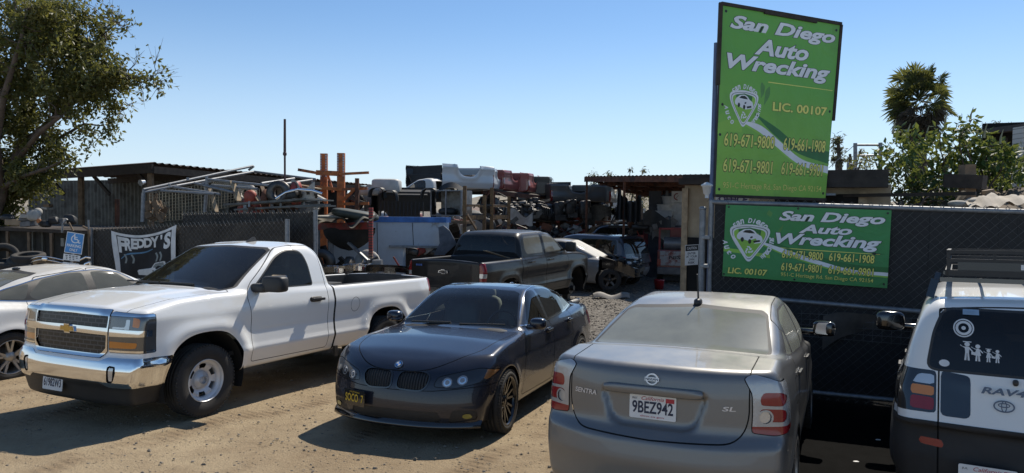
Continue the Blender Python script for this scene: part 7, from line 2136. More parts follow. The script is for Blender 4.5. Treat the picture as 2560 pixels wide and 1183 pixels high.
# ---- right carport
zA, zB = at(1463, 440, 27).z, at(1765, 438, 21).z
T = thing('carport', 'rusty flat-roofed carport on thin posts, left of the tall green sign', 'carport', at(1600, 640, 24)); T.location.z = 0
E0, E1 = at(1463, 441, 27), at(1766, 436, 19.5); RS = -.42
b = MB(); b.smooth = True
b.sheet(lambda u, v: E0.lerp(E1, u) + AV * (7 * v) + Vector((0, 0, .014 * sin(u * 190) + RS * v)), 400, 3); b.build('roof', M_['corrroof'], T, world=True)
b = MB(); b.bar(E0 + Vector((0, 0, -.12)), E1 + Vector((0, 0, -.12)), .08, .18)
for v in (.25, .5, .75, 1): b.bar(E0 + AV * 7 * v + Vector((0, 0, RS * v - .12)), E1 + AV * 7 * v + Vector((0, 0, RS * v - .12)), .07, .14)
for u in np.linspace(0, 1, 6): b.bar(E0.lerp(E1, u) + Vector((0, 0, -.06)), E0.lerp(E1, u) + AV * 7 + Vector((0, 0, RS - .07)), .06, .10)
b.build('rafter', M_['rust'], T, world=True)
for u, v in ((.02, 0), (.40, .0), (.0, 1), (.3, .9), (.5, .6), (.62, .9), (.85, .4)):
    p_ = E0.lerp(E1, u) + AV * 7 * v; b = MB(); b.bar((p_.x, p_.y, 0), (p_.x, p_.y, p_.z + RS * v - .1), .09 if v else .075); b.build('post', M_['rust'] if v != .6 else M_['galv'], T, world=True)
def curtain(q, label):
    P = [at(*c) for c in q]; b = MB(); b.smooth = True
    b.sheet(lambda u, v: (P[0].lerp(P[1], u)).lerp(P[3].lerp(P[2], u), 1 - v) + Vector((.0, .12 * sin(u * 17), .06 * sin(u * 9) * v)), 24, 8); return single('dark_tarp', b, mat('black_tarp_sheet', (.018, .017, .016), .85, 0, .4), label, 'tarp')
curtain([(1545, 470, 24), (1568, 500, 24), (1572, 550, 24), (1540, 550, 24)], 'black torn tarp hanging at the left posts of the carport')
curtain([(1568, 510, 23.5), (1602, 490, 23.5), (1600, 555, 23.5), (1566, 555, 23.5)], 'black tarp hanging inside the carport right of the torn one')
b = MB(); a = at(1638, 478, 26); b.box((a.x, a.y, a.z / 2), (.42, .2, a.z)); single('wide_post', b, mat('slate_post', (.05, .055, .065), .7, 0, .3), 'wide slate grey pillar standing under the carport', 'pillar')
wbx = mat('white_bucket', (.50, .50, .49), .5, 0, .2, dust=.3)
bx = [(1664, 545, .5, .42, 0, 'white crate at the bottom left of the white stack under the carport'), (1694, 545, .5, .42, 0, 'white crate at the bottom right of the white stack under the carport'), (1692, 522, .5, .34, 0, 'white crate on the bottom right crate of the stack'), (1662, 524, .26, .3, 1, 'white bucket standing on the bottom left crate'), (1676, 503, .26, .28, 1, 'white bucket on top of the stack under the carport'), (1655, 530, .18, .3, 1, 'small pale bucket at the left of the white stack'), (1697, 511, .2, .2, 1, 'pale pot at the top right of the white stack')]
for u, v, w, h, k, lb in bx:
    c = at(u, v, 26.0); w *= 1.25; h *= 1.25; b = MB()
    if k: b.lathe([(w * .8, -h / 2), (w, h / 2), (w * 1.05, h / 2), (w * 1.05, h / 2 - .03), (w * .9, h / 2 - .02), (.01, h / 2 - .03)], 18, 'z', c)
    else: b.box(c, (w, w, h), RB); b.box(c + Vector((0, 0, h / 2 - .03)), (w + .03, w + .03, .05), RB)
    single('white_bucket' if k else 'white_crate', b, wbx, lb, 'bucket' if k else 'crate', 'white stack under the carport', .01)
b = MB(); b.box(at(1680, 566, 26.1) + Vector((0, .3, -.05)), (1.8, .9, .14), RB); b.box(at(1655, 590, 26.1) + Vector((0, .3, 0)), (.1, .6, 1.0), RB); single('workbench', b, M_['darkwood'], 'dark workbench carrying the white crates', 'bench')
b = MB(); b.box(at(1662, 590, 27.5), (1.7, .1, .7), RB); single('metal_sheet', b, mat('dark_red_panel', (.16, .02, .02), .6, 0, .3), 'dark red panel behind the workbench under the carport', 'panel')
for u, v, rx, lb in ((1580, 548, .6, 'pale metal box tilted on the carport counter'), (1637, 560, -.3, 'silver sheet hanging from the carport counter')):
    b = MB(); b.box(at(u, v, 25.0), (.46, .05 if rx < 0 else .2, .5 if rx < 0 else .22), Matrix.Rotation(rx, 3, 'Y')); single('sheet_part', b, M_['galv'], lb, 'car part')
b = MB(); b.box(at(1605, 568, 26.6) , (2.4, .7, .1), RB); b.box(at(1582, 595, 26.6), (.12, .6, 1.0), RB); b.box(at(1630, 595, 26.6), (.12, .6, 1.0), RB); single('counter', b, M_['darkwood'], 'long dark counter under the carport beside the workbench', 'bench')
for i in range(9):
    u = 1580 + i * 11; b = MB(); c = at(u, 558 + RG.uniform(-4, 3), 26.4); b.sup(c, (RG.uniform(.06, .14), .1, RG.uniform(.06, .12)), .7); single('small_part', b, [greasy, alu, junkc['pale']][i % 3], 'small metal car part in the row on the long carport counter', 'car part', 'small parts on the carport counter')
b = MB(); P = [at(*c) for c in ((1645, 490, 27.5), (1705, 475, 27.3), (1705, 560, 27.3), (1645, 560, 27.5))]; b.add(P, [(0, 1, 2, 3)]); b.add([p + AV * .05 for p in P], [(3, 2, 1, 0)]); single('metal_sheet', b, mat('blue_grey_panel', (.05, .06, .08), .6), 'blue grey panel behind the white stack', 'panel')
b = MB(); c = at(1693, 492, 25.6); b.box(c, (.40, .03, .40), RB); o = single('red_mark_sign', b, M_['white'], 'small white sign with red ring above the white stack', 'sign')
b = MB(); b.lathe([(.13, -.025), (.10, -.025)], 20, 'y', c); b.bar(c + Vector((-.08, -.025, -.08)), c + Vector((.08, -.025, .08)), .03, .01); rr_ = b.build('ring', K['red'], o); rr_.data.transform(Matrix.Translation(-o.location))
b = MB(); b.cyl(at(1497, 700, 22.0), at(1497, 680, 22.0) , .14, n=14)
b = MB(); p_ = at(1498, 692, 21.6); b.lathe([(.001, 0), (.12, 0), (.16, .3), (.17, .3), (.165, .28), (.14, .04), (.001, .03)], 18, 'z', (at(1648, 700, 22).x, 22, 0)); single('red_bucket', b, K['red'], 'small red bucket on the ground left of the red pickup', 'bucket')
b = MB(); b.smooth = True; c = at(1530, 718, 19.4); c.z = .02
b.sheet(lambda u, v: c + Vector((-.5 + 1.0 * u, .3 * v, .12 * sin(pi * v) + .05 * sin(u * 9))), 10, 4); single('bumper_piece', b, mat('dusty_bumper', (.22, .20, .17), .7, 0, .3), 'dusty bumper cover lying on the gravel before the wreck', 'car part')
# pale sky-lit junk far behind the racks
for i, (u, v, w, h, lb) in enumerate(((1535, 536, 3.2, .7, 'white box truck body far behind, left of the carport'), (1560, 520, 1.8, .8, 'pale roof far behind the carport posts'))):
    b = MB(); b.box(at(u, v, 40), (w, 2, h)); b.box(at(u, v, 40) + Vector((0, 0, -1.6)), (w * .9, 1.8, 2.4)); single('far_container', b, M_['white'], lb, 'container')

# ---- smaller scrap filling the racks
rj = random.Random(77)
def jumble(n, u0, u1, v0, v1, D0, D1, label, group):
    for i in range(n):
        t = rj.random(); u = u0 + (u1 - u0) * t; c = at(u, rj.uniform(v0, v1), D0 + (D1 - D0) * t + rj.uniform(-.5, .8)); b = MB(); k = rj.choice('pfbbhw'); s = rj.uniform(.7, 1.2) * D0 / 24
        if k == 'p':
            d = Vector((rj.uniform(-1, 1), rj.uniform(-.3, .3), rj.uniform(-.6, .6))).normalized() * s * .6; b.tube([c - d, c + Vector((0, 0, rj.uniform(-.1, .1))), c + d], rj.uniform(.02, .04), 6)
        elif k == 'f':
            b.smooth = True; w, h, ph = s * .45, s * .3, rj.uniform(0, 6); b.sheet(lambda x, y: c + Vector(((x - .5) * 2 * w, .2 * sin(x * 4 + ph), (y - .5) * 2 * h * (.4 + .6 * abs(sin(x * 3 + ph))) + .1 * sin(x * 5 + ph))), 10, 4)
        elif k == 'w': b.lathe([(.12, -.09), (.2, -.1), (.3, -.07), (.31, 0), (.3, .07), (.2, .1), (.12, .09)], 20, rj.choice('xyz'), c, True)
        elif k == 'h':
            for q in range(3): b.box(c + Vector((rj.uniform(-.2, .2), rj.uniform(-.15, .15), rj.uniform(-.12, .12))) * s, (rj.uniform(.1, .35) * s, rj.uniform(.1, .2), rj.uniform(.06, .2) * s), Matrix.Rotation(rj.uniform(-.8, .8), 3, 'Y'))
        else:
            b.box(c, (rj.uniform(.15, .5) * s, rj.uniform(.1, .3), rj.uniform(.08, .3) * s), Matrix.Rotation(rj.uniform(-.5, .5), 3, 'Y') @ Matrix.Rotation(rj.uniform(-.6, .6), 3, 'Z')); b.tube([c, c + Vector((rj.uniform(-.4, .4), -.1, rj.uniform(-.1, .3)))], .02, 5)
        single('scrap_part', b, rj.choice([greasy, greasy, alu, M_['rust'], K['blackplastic'], K['gunmetal'], junkc['pale'], M_['galv'], M_['redbeam']]), label, 'car part', group)
jumble(26, 1090, 1340, 545, 600, 21, 27, 'small scrap part in the dark jumble behind the black pickup cab', 'scrap jumble behind the pickup cab')
jumble(26, 1345, 1560, 512, 590, 28.5, 31, 'small scrap part in the jumble on the right bed rack', 'scrap jumble on the right bed rack')
jumble(22, 610, 820, 478, 528, 18.5, 17.5, 'small scrap part in the jumble around the pipe rack and platform', 'scrap jumble around the pipe rack')
jumble(16, 1540, 1700, 545, 600, 25, 25, 'small scrap part in the jumble below the carport counter', 'scrap jumble under the carport')
jumble(16, 800, 1010, 655, 700, 16.2, 15.6, 'small scrap part lying behind the white pickup bed', 'scrap jumble behind the white pickup bed')
jumble(14, 880, 1000, 480, 535, 21.5, 22, 'small scrap part between the orange rack and the upright black bed', 'scrap jumble beside the orange rack')
# ------------------------------------------------------------------ plants
def leaf_mat(name, c1, c2, c3, tr=.35):
    N = NT(name)
    f = N.noise(1.1, 3, .6); g = N.noise(23, 2)
    c = N.mix(N.ramp(f, .35, .68), c1, c2); c = N.mix(N.math('MULTIPLY', N.ramp(g, .5, .7), .7), c, c3)
    N.l(c, N.b.inputs['Base Color']); N.b.inputs['Roughness'].default_value = .5
    tl = N.n('ShaderNodeBsdfTranslucent'); N.l(N.mix(.5, c, (.28, .27, .055)), tl.inputs[0])
    ms = N.n('ShaderNodeMixShader'); ms.inputs[0].default_value = tr
    N.l(N.b.outputs[0], ms.inputs[1]); N.l(tl.outputs[0], ms.inputs[2]); N.l(ms.outputs[0], N.out.inputs[0])
    return N.m
def leaves(root, name, P, L, W, m, rng, droop=0.0, D=None):
    """many small folded leaves at the given points"""
    P = np.array(P); n = len(P)
    d = rng.normal(size=(n, 3)); d[:, 2] -= droop
    if D is not None: d = d * .6 + np.array(D)
    d /= np.linalg.norm(d, axis=1, keepdims=True)
    s = np.cross(d, rng.normal(size=(n, 3))); s /= np.maximum(np.linalg.norm(s, axis=1, keepdims=True), 1e-6)
    k = rng.uniform(.65, 1.25, (n, 1)); nn = np.cross(d, s)
    a = P; b = P + d * L * k * .5 + s * W * k * .5 + nn * L * .08; c = P + d * L * k; e = P + d * L * k * .5 - s * W * k * .5 + nn * L * .08
    V = np.stack([a, b, c, e], 1).reshape(-1, 3) - np.array(root.location)
    me = bpy.data.meshes.new(name); i = np.arange(n) * 4
    F = np.concatenate([np.stack([i, i + 1, i + 2], 1), np.stack([i, i + 2, i + 3], 1)])
    me.from_pydata(V.tolist(), [], F.tolist()); me.materials.append(m); me.update()
    o = bpy.data.objects.new(name, me); COL.objects.link(o); o.parent = root; return o
def wob(p, q, rng, n=5, a=.12):
    p, q = Vector(p), Vector(q); L = (q - p).length
    return [p.lerp(q, i / n) + (Vector(rng.normal(size=3)) * L * a * sin(pi * i / n) * .6) for i in range(n + 1)]
bark = mat('grey_bark', (.10, .075, .055), .95, 0, .35, vs=6, bump=.5, bs=25)

# big tree at the left
rng = np.random.default_rng(5)
TD = 18.6
T = thing('tree', 'large leafy tree with olive leaves and bare twigs at the left edge', 'tree', at(-40, 640, TD)); T.location.z = 0
tp = lambda u, v, dy=0: at(u, v, TD + dy)
skel = [[(-45, 650, 0), (-30, 560, 0), (5, 470, .1), (35, 410, .2)], [(35, 410, .2), (75, 350, .1), (130, 300, 0), (190, 250, -.3), (255, 205, -.3), (320, 195, -.2), (380, 196, -.2)], [(35, 410, .2), (60, 330, .8), (85, 240, 1), (140, 140, 1.2), (200, 60, 1.2)],
        [(5, 470, .1), (-10, 360, -.6), (10, 240, -1), (50, 110, -1.2), (70, 20, -1.2)], [(-30, 560, 0), (-90, 440, .4), (-110, 300, .6), (-90, 120, .6)], [(35, 410, .2), (100, 330, -.8), (150, 292, -1), (125, 292, -1.1)], [(75, 350, .1), (140, 350, .6), (210, 310, .8), (260, 315, .9)], [(5, 470, .1), (60, 440, -.8), (120, 420, -1), (160, 400, -1)], [(130, 300, 0), (170, 200, .5), (230, 110, .6), (290, 60, .4)], [(190, 250, -.3), (240, 240, .3), (290, 260, .4)]]
rad_ = [[.26, .22, .17, .14], [.12, .10, .085, .065, .05, .03, .012], [.11, .085, .07, .05, .02], [.11, .09, .075, .05, .02], [.14, .10, .07, .03], [.075, .06, .045, .02], [.06, .045, .03, .012], [.08, .05, .03, .012], [.05, .04, .028, .01], [.045, .03, .012]]
b = MB(); nodes = []
for s_, r_ in zip(skel, rad_):
    P = [tp(*q) for q in s_]; b.tube(P, r_, 8); nodes += P[1:]; nodes += [(x + y) / 2 for x, y in zip(P[1:], P[2:])]
clumps = [(40, 55, 95, 1), (130, 60, 85, 1), (215, 90, 70, .9), (60, 170, 105, 1), (165, 165, 95, 1.1), (250, 165, 65, 1), (100, 265, 85, .9), (195, 235, 70, .9), (285, 215, 50, .9), (335, 195, 38, .5), (375, 190, 25, .25), (255, 320, 42, .7), (215, 345, 32, .5), (40, 320, 70, .6), (25, 440, 75, 1.5), (100, 415, 52, 1.5), (150, 395, 36, 1.2), (10, 520, 55, 1.2), (-10, 240, 90, 1), (-60, 100, 130, .8), (-90, 330, 130, .8), (320, 150, 28, .25), (240, 30, 45, .2), (285, 70, 40, .25), (120, 470, 24, .9), (70, 480, 40, 1), (185, 380, 26, .8), (235, 255, 45, .7), (150, 20, 60, .8), (80, 450, 50, 1.2)]
LP = []
for u, v, r, dn in clumps:
    n_t = max(3, int(r * r * .0042 * dn))
    R_ = r / FPX * TD
    c = tp(u, v, rng.uniform(-.6, .8))
    for _ in range(n_t):
        d = Vector(rng.normal(size=3)).normalized() * R_ * rng.uniform(.3, 1) ** .6; d.y *= 1.3
        e = c + d
        near = min(nodes, key=lambda q: (q - e).length * (1 + .3 * rng.random()))
        W_ = wob(near, e, rng, 4, .16)
        b.tube(W_, [.016, .012, .009, .006, .003], 4)
        k = int(rng.integers(60, 88) * min(1, dn + .15))
        for _ in range(k):
            t = rng.uniform(.45, 1.08); i = min(int(t * 4), 3); q = W_[i].lerp(W_[i + 1], t * 4 - i)
            LP.append(tuple(q + Vector(rng.normal(size=3)) * .10))
for u, v in ((300, 20), (330, 75), (350, 130), (405, 180), (415, 205), (395, 225), (330, 262), (300, 290), (270, 20), (215, 8), (390, 150), (310, 300), (360, 235)):
    e = tp(u, v, rng.uniform(-.3, .3)); near = min(nodes, key=lambda q: (q - e).length); W_ = wob(near, e, rng, 5, .10); b.tube(W_, [.018, .014, .010, .008, .005, .002], 4)
    for _ in range(7):
        t = rng.uniform(.3, .95); i = min(int(t * 5), 4); q = W_[i].lerp(W_[i + 1], t * 5 - i); e2 = q + (e - near).normalized() * rng.uniform(.1, .5) + Vector(rng.normal(size=3)) * .16
        b.tube([q, q.lerp(e2, .5) + Vector(rng.normal(size=3)) * .02, e2], [.006, .004, .002], 4)
        for _ in range(2): LP.append(tuple(q.lerp(e2, rng.uniform(.3, 1)) + Vector(rng.normal(size=3)) * .03))
b.build('trunk', bark, T, world=True)
leaves(T, 'crown', LP, .14, .065, leaf_mat('olive_leaf', (.055, .075, .02), (.13, .125, .03), (.19, .15, .045), .42), rng, .35)

# fan palm
PT = at(2300, 400, 27); PT.z = 0
T = thing('palm_tree', 'shaggy fan palm with brown skirt of dead fronds against the sky', 'palm tree', PT)
pc = at(2298, 250, 27)
b = MB(); b.tube([PT, Vector((PT.x, PT.y, pc.z * .5)), pc - Vector((0, 0, .7))], [.34, .3, .24], 12); b.build('trunk', bark, T, world=True)
rng = np.random.default_rng(8)
def frond(b, c, d, L, R_, up, n=15):
    """one fan leaf on a stalk"""
    d = Vector(d).normalized(); s = d.cross(Vector(up)).normalized(); nrm = s.cross(d); ro = rng.uniform(-1.1, 1.1); s, nrm = s * cos(ro) + nrm * sin(ro), nrm * cos(ro) - s * sin(ro)
    e = c + d * L; b.bar(c, e, .035, .015)
    for i in range(n):
        a = (i / (n - 1) - .5) * 3.4; q = d * cos(a) + s * sin(a); t = q.cross(nrm).normalized(); r = R_ * (.72 + .28 * cos(a * .7)) * rng.uniform(.85, 1.08)
        m_ = e + q * r * .55; tip = e + q * r + Vector((0, 0, -r * rng.uniform(.05, .3)))
        w = r * .052
        b.add([e, m_ + t * w, tip, m_ - t * w], [(0, 1, 2), (0, 2, 3)])
b = MB()
for i in range(58):
    a = rng.uniform(0, 6.28); el = rng.uniform(-.6, 1.5)
    d = Vector((cos(a) * cos(el), sin(a) * cos(el), sin(el))); frond(b, pc + Vector((0, 0, .0)), d, rng.uniform(.35, 1.0), rng.uniform(.48, .72), (0, 0, 1) if el < 1.1 else (1, 0, 0))
b.build('crown', leaf_mat('palm_leaf', (.025, .042, .016), (.06, .085, .026), (.12, .12, .04), .45), T, world=True)
b = MB()
for i in range(110):
    a = rng.uniform(0, 6.28); el = rng.uniform(-1.4, -.5); z = rng.uniform(-1.3, -.1); k = 1 + z * .28
    d = Vector((cos(a) * cos(el), sin(a) * cos(el), sin(el))); frond(b, pc + Vector((cos(a) * .25, sin(a) * .25, z)), d, rng.uniform(.25, .55) * k, rng.uniform(.45, .65) * k, (0, 0, 1), 11)
b.build('dead_frond', leaf_mat('dead_palm_leaf', (.055, .042, .028), (.10, .075, .05), (.05, .04, .03), .1), T, world=True)

# leafy shrubs on the bank at the right
def shrub(name, label, base, clumps, D, L, W, m, seed, dens=.02, spikes=()):
    rng = np.random.default_rng(seed); B0 = at(*base); T = thing(name, label, 'shrub', B0); b = MB(); LP = []; DD = []
    for u, v, r in clumps:
        c = at(u, v, D + rng.uniform(-.5, .7)); R_ = r / FPX * D
        W_ = wob(B0 + Vector((rng.uniform(-.6, .6), 0, 0)), c, rng, 5, .10); b.tube(W_, [.03, .025, .02, .015, .010, .006], 5)
        for _ in range(int(r * r * dens)):
            d = Vector(rng.normal(size=3)).normalized() * R_ * rng.uniform(.2, 1) ** .55; q = c + d
            LP.append(tuple(q)); DD.append(tuple(d.normalized() * .6 + Vector((0, 0, -.25))))
        for _ in range(int(r * .12)):
            e = c + Vector(rng.normal(size=3)).normalized() * R_ * .8; b.tube([c, e], [.007, .003], 4)
    b.build('stem', bark, T, world=True); leaves(T, 'foliage', LP, L, W, m, rng, .2, DD)
    if spikes:
        b = MB()
        for u, v in spikes: c = at(u, v, D - .3); b.tube([c, c + Vector((.01, 0, .12)), c + Vector((.05, 0, .26))], [.022, .016, .005], 6)
        b.build('flower_spike', mat('pale_flower_spike', (.34, .32, .20), .9, 0, .3), T, world=True)
    return T
lm = leaf_mat('broad_green_leaf', (.030, .075, .016), (.075, .14, .025), (.12, .18, .05), .4)
shrub('shrub', 'large bright green broad-leaved shrub spilling over the bank behind the gate', (2380, 520, 13.2), [(2240, 385, 45), (2280, 350, 32), (2310, 410, 58), (2260, 440, 48), (2390, 370, 52), (2350, 340, 30), (2400, 320, 22), (2440, 350, 38), (2430, 410, 55), (2480, 390, 45), (2530, 430, 48), (2370, 450, 52), (2460, 450, 40), (2560, 400, 40), (2330, 470, 40), (2510, 375, 25), (2430, 300, 16), (2250, 330, 16), (2290, 490, 35), (2550, 460, 35)], 13.2, .15, .07, lm, 3, .075, ((2232, 335), (2362, 312), (2425, 305), (2315, 350), (2268, 345), (2500, 360), (2460, 345)))
shrub('shrub', 'yellowish weedy bush on the office roof edge left of the large green shrub', (2170, 440, 13.0), [(2150, 405, 30), (2185, 400, 28), (2210, 420, 32), (2165, 420, 26), (2230, 450, 30), (2140, 415, 18)], 13.0, .10, .03, leaf_mat('yellow_green_leaf', (.06, .09, .02), (.13, .13, .03), (.17, .12, .04), .4), 9, .05)
shrub('shrub', 'dark tangled creeper hanging on the bank under the green shrub', (2300, 520, 12.2), [(2260, 480, 38), (2320, 490, 40), (2390, 490, 36), (2230, 500, 28), (2350, 470, 30)], 12.2, .12, .06, leaf_mat('dark_green_leaf', (.015, .03, .01), (.035, .06, .015), (.05, .07, .02), .3), 10, .03)
# sparse gum trees in the distance
def gum(label, u, v0, D, clumps, seed, col=((.05, .06, .035), (.09, .095, .06), (.12, .11, .08)), L=.2, dens=.03):
    rng = np.random.default_rng(seed); B0 = at(u, 560, D); B0.z = 0; T = thing('gum_tree', label, 'tree', B0); b = MB(); LP = []
    top_ = at(u, v0, D); b.tube([B0, B0.lerp(top_, .5) + Vector((.2, 0, 0)), top_], [.22, .15, .06], 7)
    for cu, cv, r in clumps:
        c = at(cu, cv, D + rng.uniform(-1, 1)); R_ = r / FPX * D; b.tube(wob(B0.lerp(top_, rng.uniform(.5, .95)), c, rng, 4, .1), [.06, .05, .035, .025, .012], 5)
        for _ in range(int(4 + r * .3)):
            e = c + Vector(rng.normal(size=3)).normalized() * R_ * rng.uniform(.5, 1.1); W_ = wob(c, e, rng, 3, .12); b.tube(W_, [.02, .014, .009, .004], 4)
            for _ in range(int(r * dens * 30)): LP.append(tuple(W_[int(rng.integers(1, 4))] + Vector(rng.normal(size=3)) * R_ * .22))
    b.build('trunk', bark, T, world=True); leaves(T, 'crown', LP, L, L * .25, leaf_mat('gum_leaf', *col), rng, .8); return T
gum('sparse grey gum tree right of the tall green sign', 2095, 345, 30, [(2092, 350, 18), (2100, 375, 16), (2088, 395, 14), (2104, 400, 12)], 1)
gum('thin gum tree between the tall sign and the steel frame', 2125, 385, 34, [(2122, 395, 12), (2132, 410, 12), (2150, 380, 12), (2165, 400, 12)], 2, dens=.015)
gum('dark gum tree behind the left end of the carport', 1500, 440, 38, [(1485, 450, 22), (1505, 470, 28), (1495, 500, 24), (1520, 440, 16), (1525, 490, 22), (1510, 520, 20)], 3)
gum('gum tree seen between the carport posts, with bare twigs above the roof', 1595, 455, 36, [(1580, 475, 24), (1605, 490, 26), (1575, 510, 22), (1620, 480, 20), (1600, 520, 24), (1640, 500, 20), (1575, 425, 12), (1610, 425, 12)], 4, dens=.012)
gum('rounded far gum tree above the dark shed at the right edge', 2490, 315, 45, [(2470, 322, 16), (2490, 315, 18), (2515, 325, 14), (2450, 328, 10)], 6)

# steel frame, shed, bank and clutter at the right
T = thing('goalpost', 'grey steel goalpost-like frame standing beyond the office roof', 'frame', at(2168, 440, 19)); T.location.z = 0
b = MB()
px_tube(b, [(2138, 358, 19), (2138, 520, 19)], .05); px_tube(b, [(2201, 357, 19), (2201, 520, 19)], .05); b.build('post', M_['galv'], T, world=True)
b = MB(); px_tube(b, [(2138, 363, 19), (2201, 363, 19)], .03); px_tube(b, [(2138, 390, 19), (2201, 389, 19)], .03); b.build('crossbar', M_['galv'], T, world=True)
b = MB(); px_tube(b, [(2136, 363, 19), (2072, 420, 19)], .008); px_tube(b, [(2120, 430, 17), (2120, 408, 17)], .03); px_tube(b, [(2120, 410, 17), (2138, 410, 19)], .02); b.build('stay', M_['galv'], T, world=True)
b = MB(); c = at(2167, 433, 12.4); b.box(c, (.25, .25, .11), RB)
for k in range(7): b.box(c + BV * (-.105 + k * .035) - AV * .127, (.008, .006, .09), RB)
single('roof_vent_box', b, M_['galv'], 'small ribbed grey vent box on the office roof', 'vent')
T = thing('dark_shed', 'dark shed with flat roof and whitewashed block pier at the right edge', 'shed', at(2520, 500, 15.5)); T.location.z = 1
b = MB(); P = [at(2440, 338, 17), at(2600, 318, 14), at(2650, 318, 16.5), at(2500, 336, 20)]; b.add(P + [p + Vector((0, 0, .12)) for p in P], [(3, 2, 1, 0), (4, 5, 6, 7), (0, 1, 5, 4), (1, 2, 6, 5), (2, 3, 7, 6), (3, 0, 4, 7)]); b.build('roof', M_['roofdark'], T, world=True)
b = MB(); b.box(at(2525, 420, 17.5), (1.2, .2, 2.2), RB); b.build('wall', M_['dark'], T, world=True)
for u in (2480, 2510):
    b = MB(); px_bar(b, (u, 345, 16), (u - 4, 500, 16), .10); b.build('post', M_['darkwood'], T, world=True)
N = NT('whitewashed_block'); br = N.n('ShaderNodeTexBrick'); spx = N.n('ShaderNodeSeparateXYZ'); N.l(N.pos(), spx.inputs[0]); cb_ = N.n('ShaderNodeCombineXYZ'); N.l(spx.outputs[0], cb_.inputs[0]); N.l(spx.outputs[2], cb_.inputs[1]); N.l(cb_.outputs[0], br.inputs[0])
br.inputs['Scale'].default_value = 1; br.inputs['Brick Width'].default_value = .3; br.inputs['Row Height'].default_value = .1; br.inputs['Mortar Size'].default_value = .008; br.inputs['Color1'].default_value = (.55, .54, .5, 1); br.inputs['Color2'].default_value = (.48, .47, .44, 1); br.inputs['Mortar'].default_value = (.25, .24, .22, 1)
N.l(br.outputs[0], N.b.inputs['Base Color']); N.b.inputs['Roughness'].default_value = .9
b = MB(); b.box(at(2575, 410, 14.6), (.55, .3, 1.5)); b.build('pier', N.m, T, world=True)
eb = mat('dry_earth_bank', (.14, .105, .07), .95, 0, .4, vs=3, bump=.6, bs=12)
b = MB(); b.smooth = True
def bank(u, v):
    t, d = 2.9 + 16 * u, 2.9 + 9 * v
    z = 2.2 + .55 * min(v * 3, 1) + .25 * sin(t * 1.9 + d) * .5 + .15 * sin(t * 5.3) * sin(d * 3.1)
    if v == 0: z = 0
    return gate(t, 0) + AV * d + Vector((0, 0, z))
b.sheet(bank, 60, 30); tag(b.build('earth_bank', eb, None, world=True), kind='structure')
for pts, w, m_, lb in ((((2070, 490, 11.2), (2440, 484, 9.6)), .05, 'darkwood', 'long dark pole lying level above the gate'), (((2418, 412, 10.6), (2418, 500, 10.6)), .16, 'wood', 'weathered timber post standing on the bank'), (((2365, 452, 10.8), (2462, 456, 10.4)), .20, 'darkwood', 'thick short beam beside the timber post'), (((2412, 480, 10), (2385, 520, 10)), .06, 'palewood', 'short prop leaning at the foot of the timber post')):
    b = MB(); px_bar(b, *pts, w); single('timber', b, M_[m_], lb, 'timber')
b = MB(); c = at(2474, 500, 10); b.tube([c + Vector((0, 0, -.25)), c, c + Vector((-.03, 0, .14))], [.11, .09, .075], 9); single('stump', b, M_['wood'], 'pale tree stump on the bank beside the crumpled tarp', 'stump')
b = MB(); b.smooth = True; A0, A1 = at(2425, 520, 9.4), at(2640, 520, 8.9)
b.sheet(lambda u, v: A0.lerp(A1, u) + AV * (1.6 * v) + Vector((0, 0, .10 * sin(pi * v) * (1 + .5 * sin(u * 5)) + .022 * sin(u * 31 + v * 5) + .02 * sin(u * 17 - v * 9) + .10 * u)), 30, 10); single('crumpled_tarp', b, mat('beige_tarp', (.42, .37, .30), .9, 0, .25, vs=3), 'crumpled beige tarp lying on the bank above the gate', 'tarp')
for u, v, w in ((2395, 510, .12), (2440, 505, .10)):
    b = MB(); b.sup(at(u, v, 9.9), (w, .12, .05), .8); single('scrap_piece', b, junkc['pale'] if u > 2380 else junkc['dark'], {2395: 'pale scrap at the foot of the timber post', 2440: 'pale scrap just left of the stump', 2360: 'dark scrap under the short beam', 2300: 'dark scrap under the creeper', 2245: 'dark scrap at the right corner of the office', 2120: 'dark scrap on the office window sill'}[u], 'scrap')

# far background: low wall of wrecks, houses, hills
dk = mat('far_dark_scrap', (.035, .033, .03), .8, .1, .5, vs=2, bump=.4, bs=6, col2=(.08, .05, .035), c2s=1.5)
cols = [mat('far_wreck_' + n_, c, .5, .1, .3, vs=2, dust=.35) for n_, c in (('blue', (.05, .07, .12)), ('white', (.38, .38, .37)), ('red', (.14, .03, .025)), ('grey', (.10, .10, .10)), ('black', (.02, .02, .02)))]
def crushed(u, v, D, w, h, m, lb):
    rr = random.Random(int(u * 7 + v)); b = MB(); c = at(u, v, D)
    b.sup(c + Vector((0, 0, -.12 * h)), (w / 2, .85, h * .36), .35, 14, 8); b.sup(c + Vector((w * .06, 0, h * .28)), (w * .28, .7, h * .26), .5, 14, 8)
    b.v = [q + Vector((.05 * sin(q.z * 9 + u), 0, .06 * sin(q.x * 5 + u) + .03 * sin(q.x * 13))) for q in b.v]
    single('stacked_wreck', b, m, lb, 'wrecked car', 'wrecked cars stacked at the back of the yard')
k = 0
for D, v, us in ((40, 585, range(760, 1760, 74)), (41, 553, range(790, 1740, 78))):
    for u in us:
        crushed(u + RG.uniform(-12, 12), v + RG.uniform(-4, 4), D + RG.uniform(-1, 1), RG.uniform(2.2, 2.6) * 1.1, 1.0, cols[k % 5], 'far wrecked car in the stacked row closing the back of the yard'); k += 1
b = MB(); b.box((at(1250, 620, 43).x, 43, .9), (44, .4, 1.9)); single('back_fence', b, dk, 'dark fence closing the far end of the yard behind the stacked wrecks', 'fence')
hm = mat('dry_hills', (.26, .22, .16), .95, 0, .25, vs=.01)
b = MB(); b.smooth = True
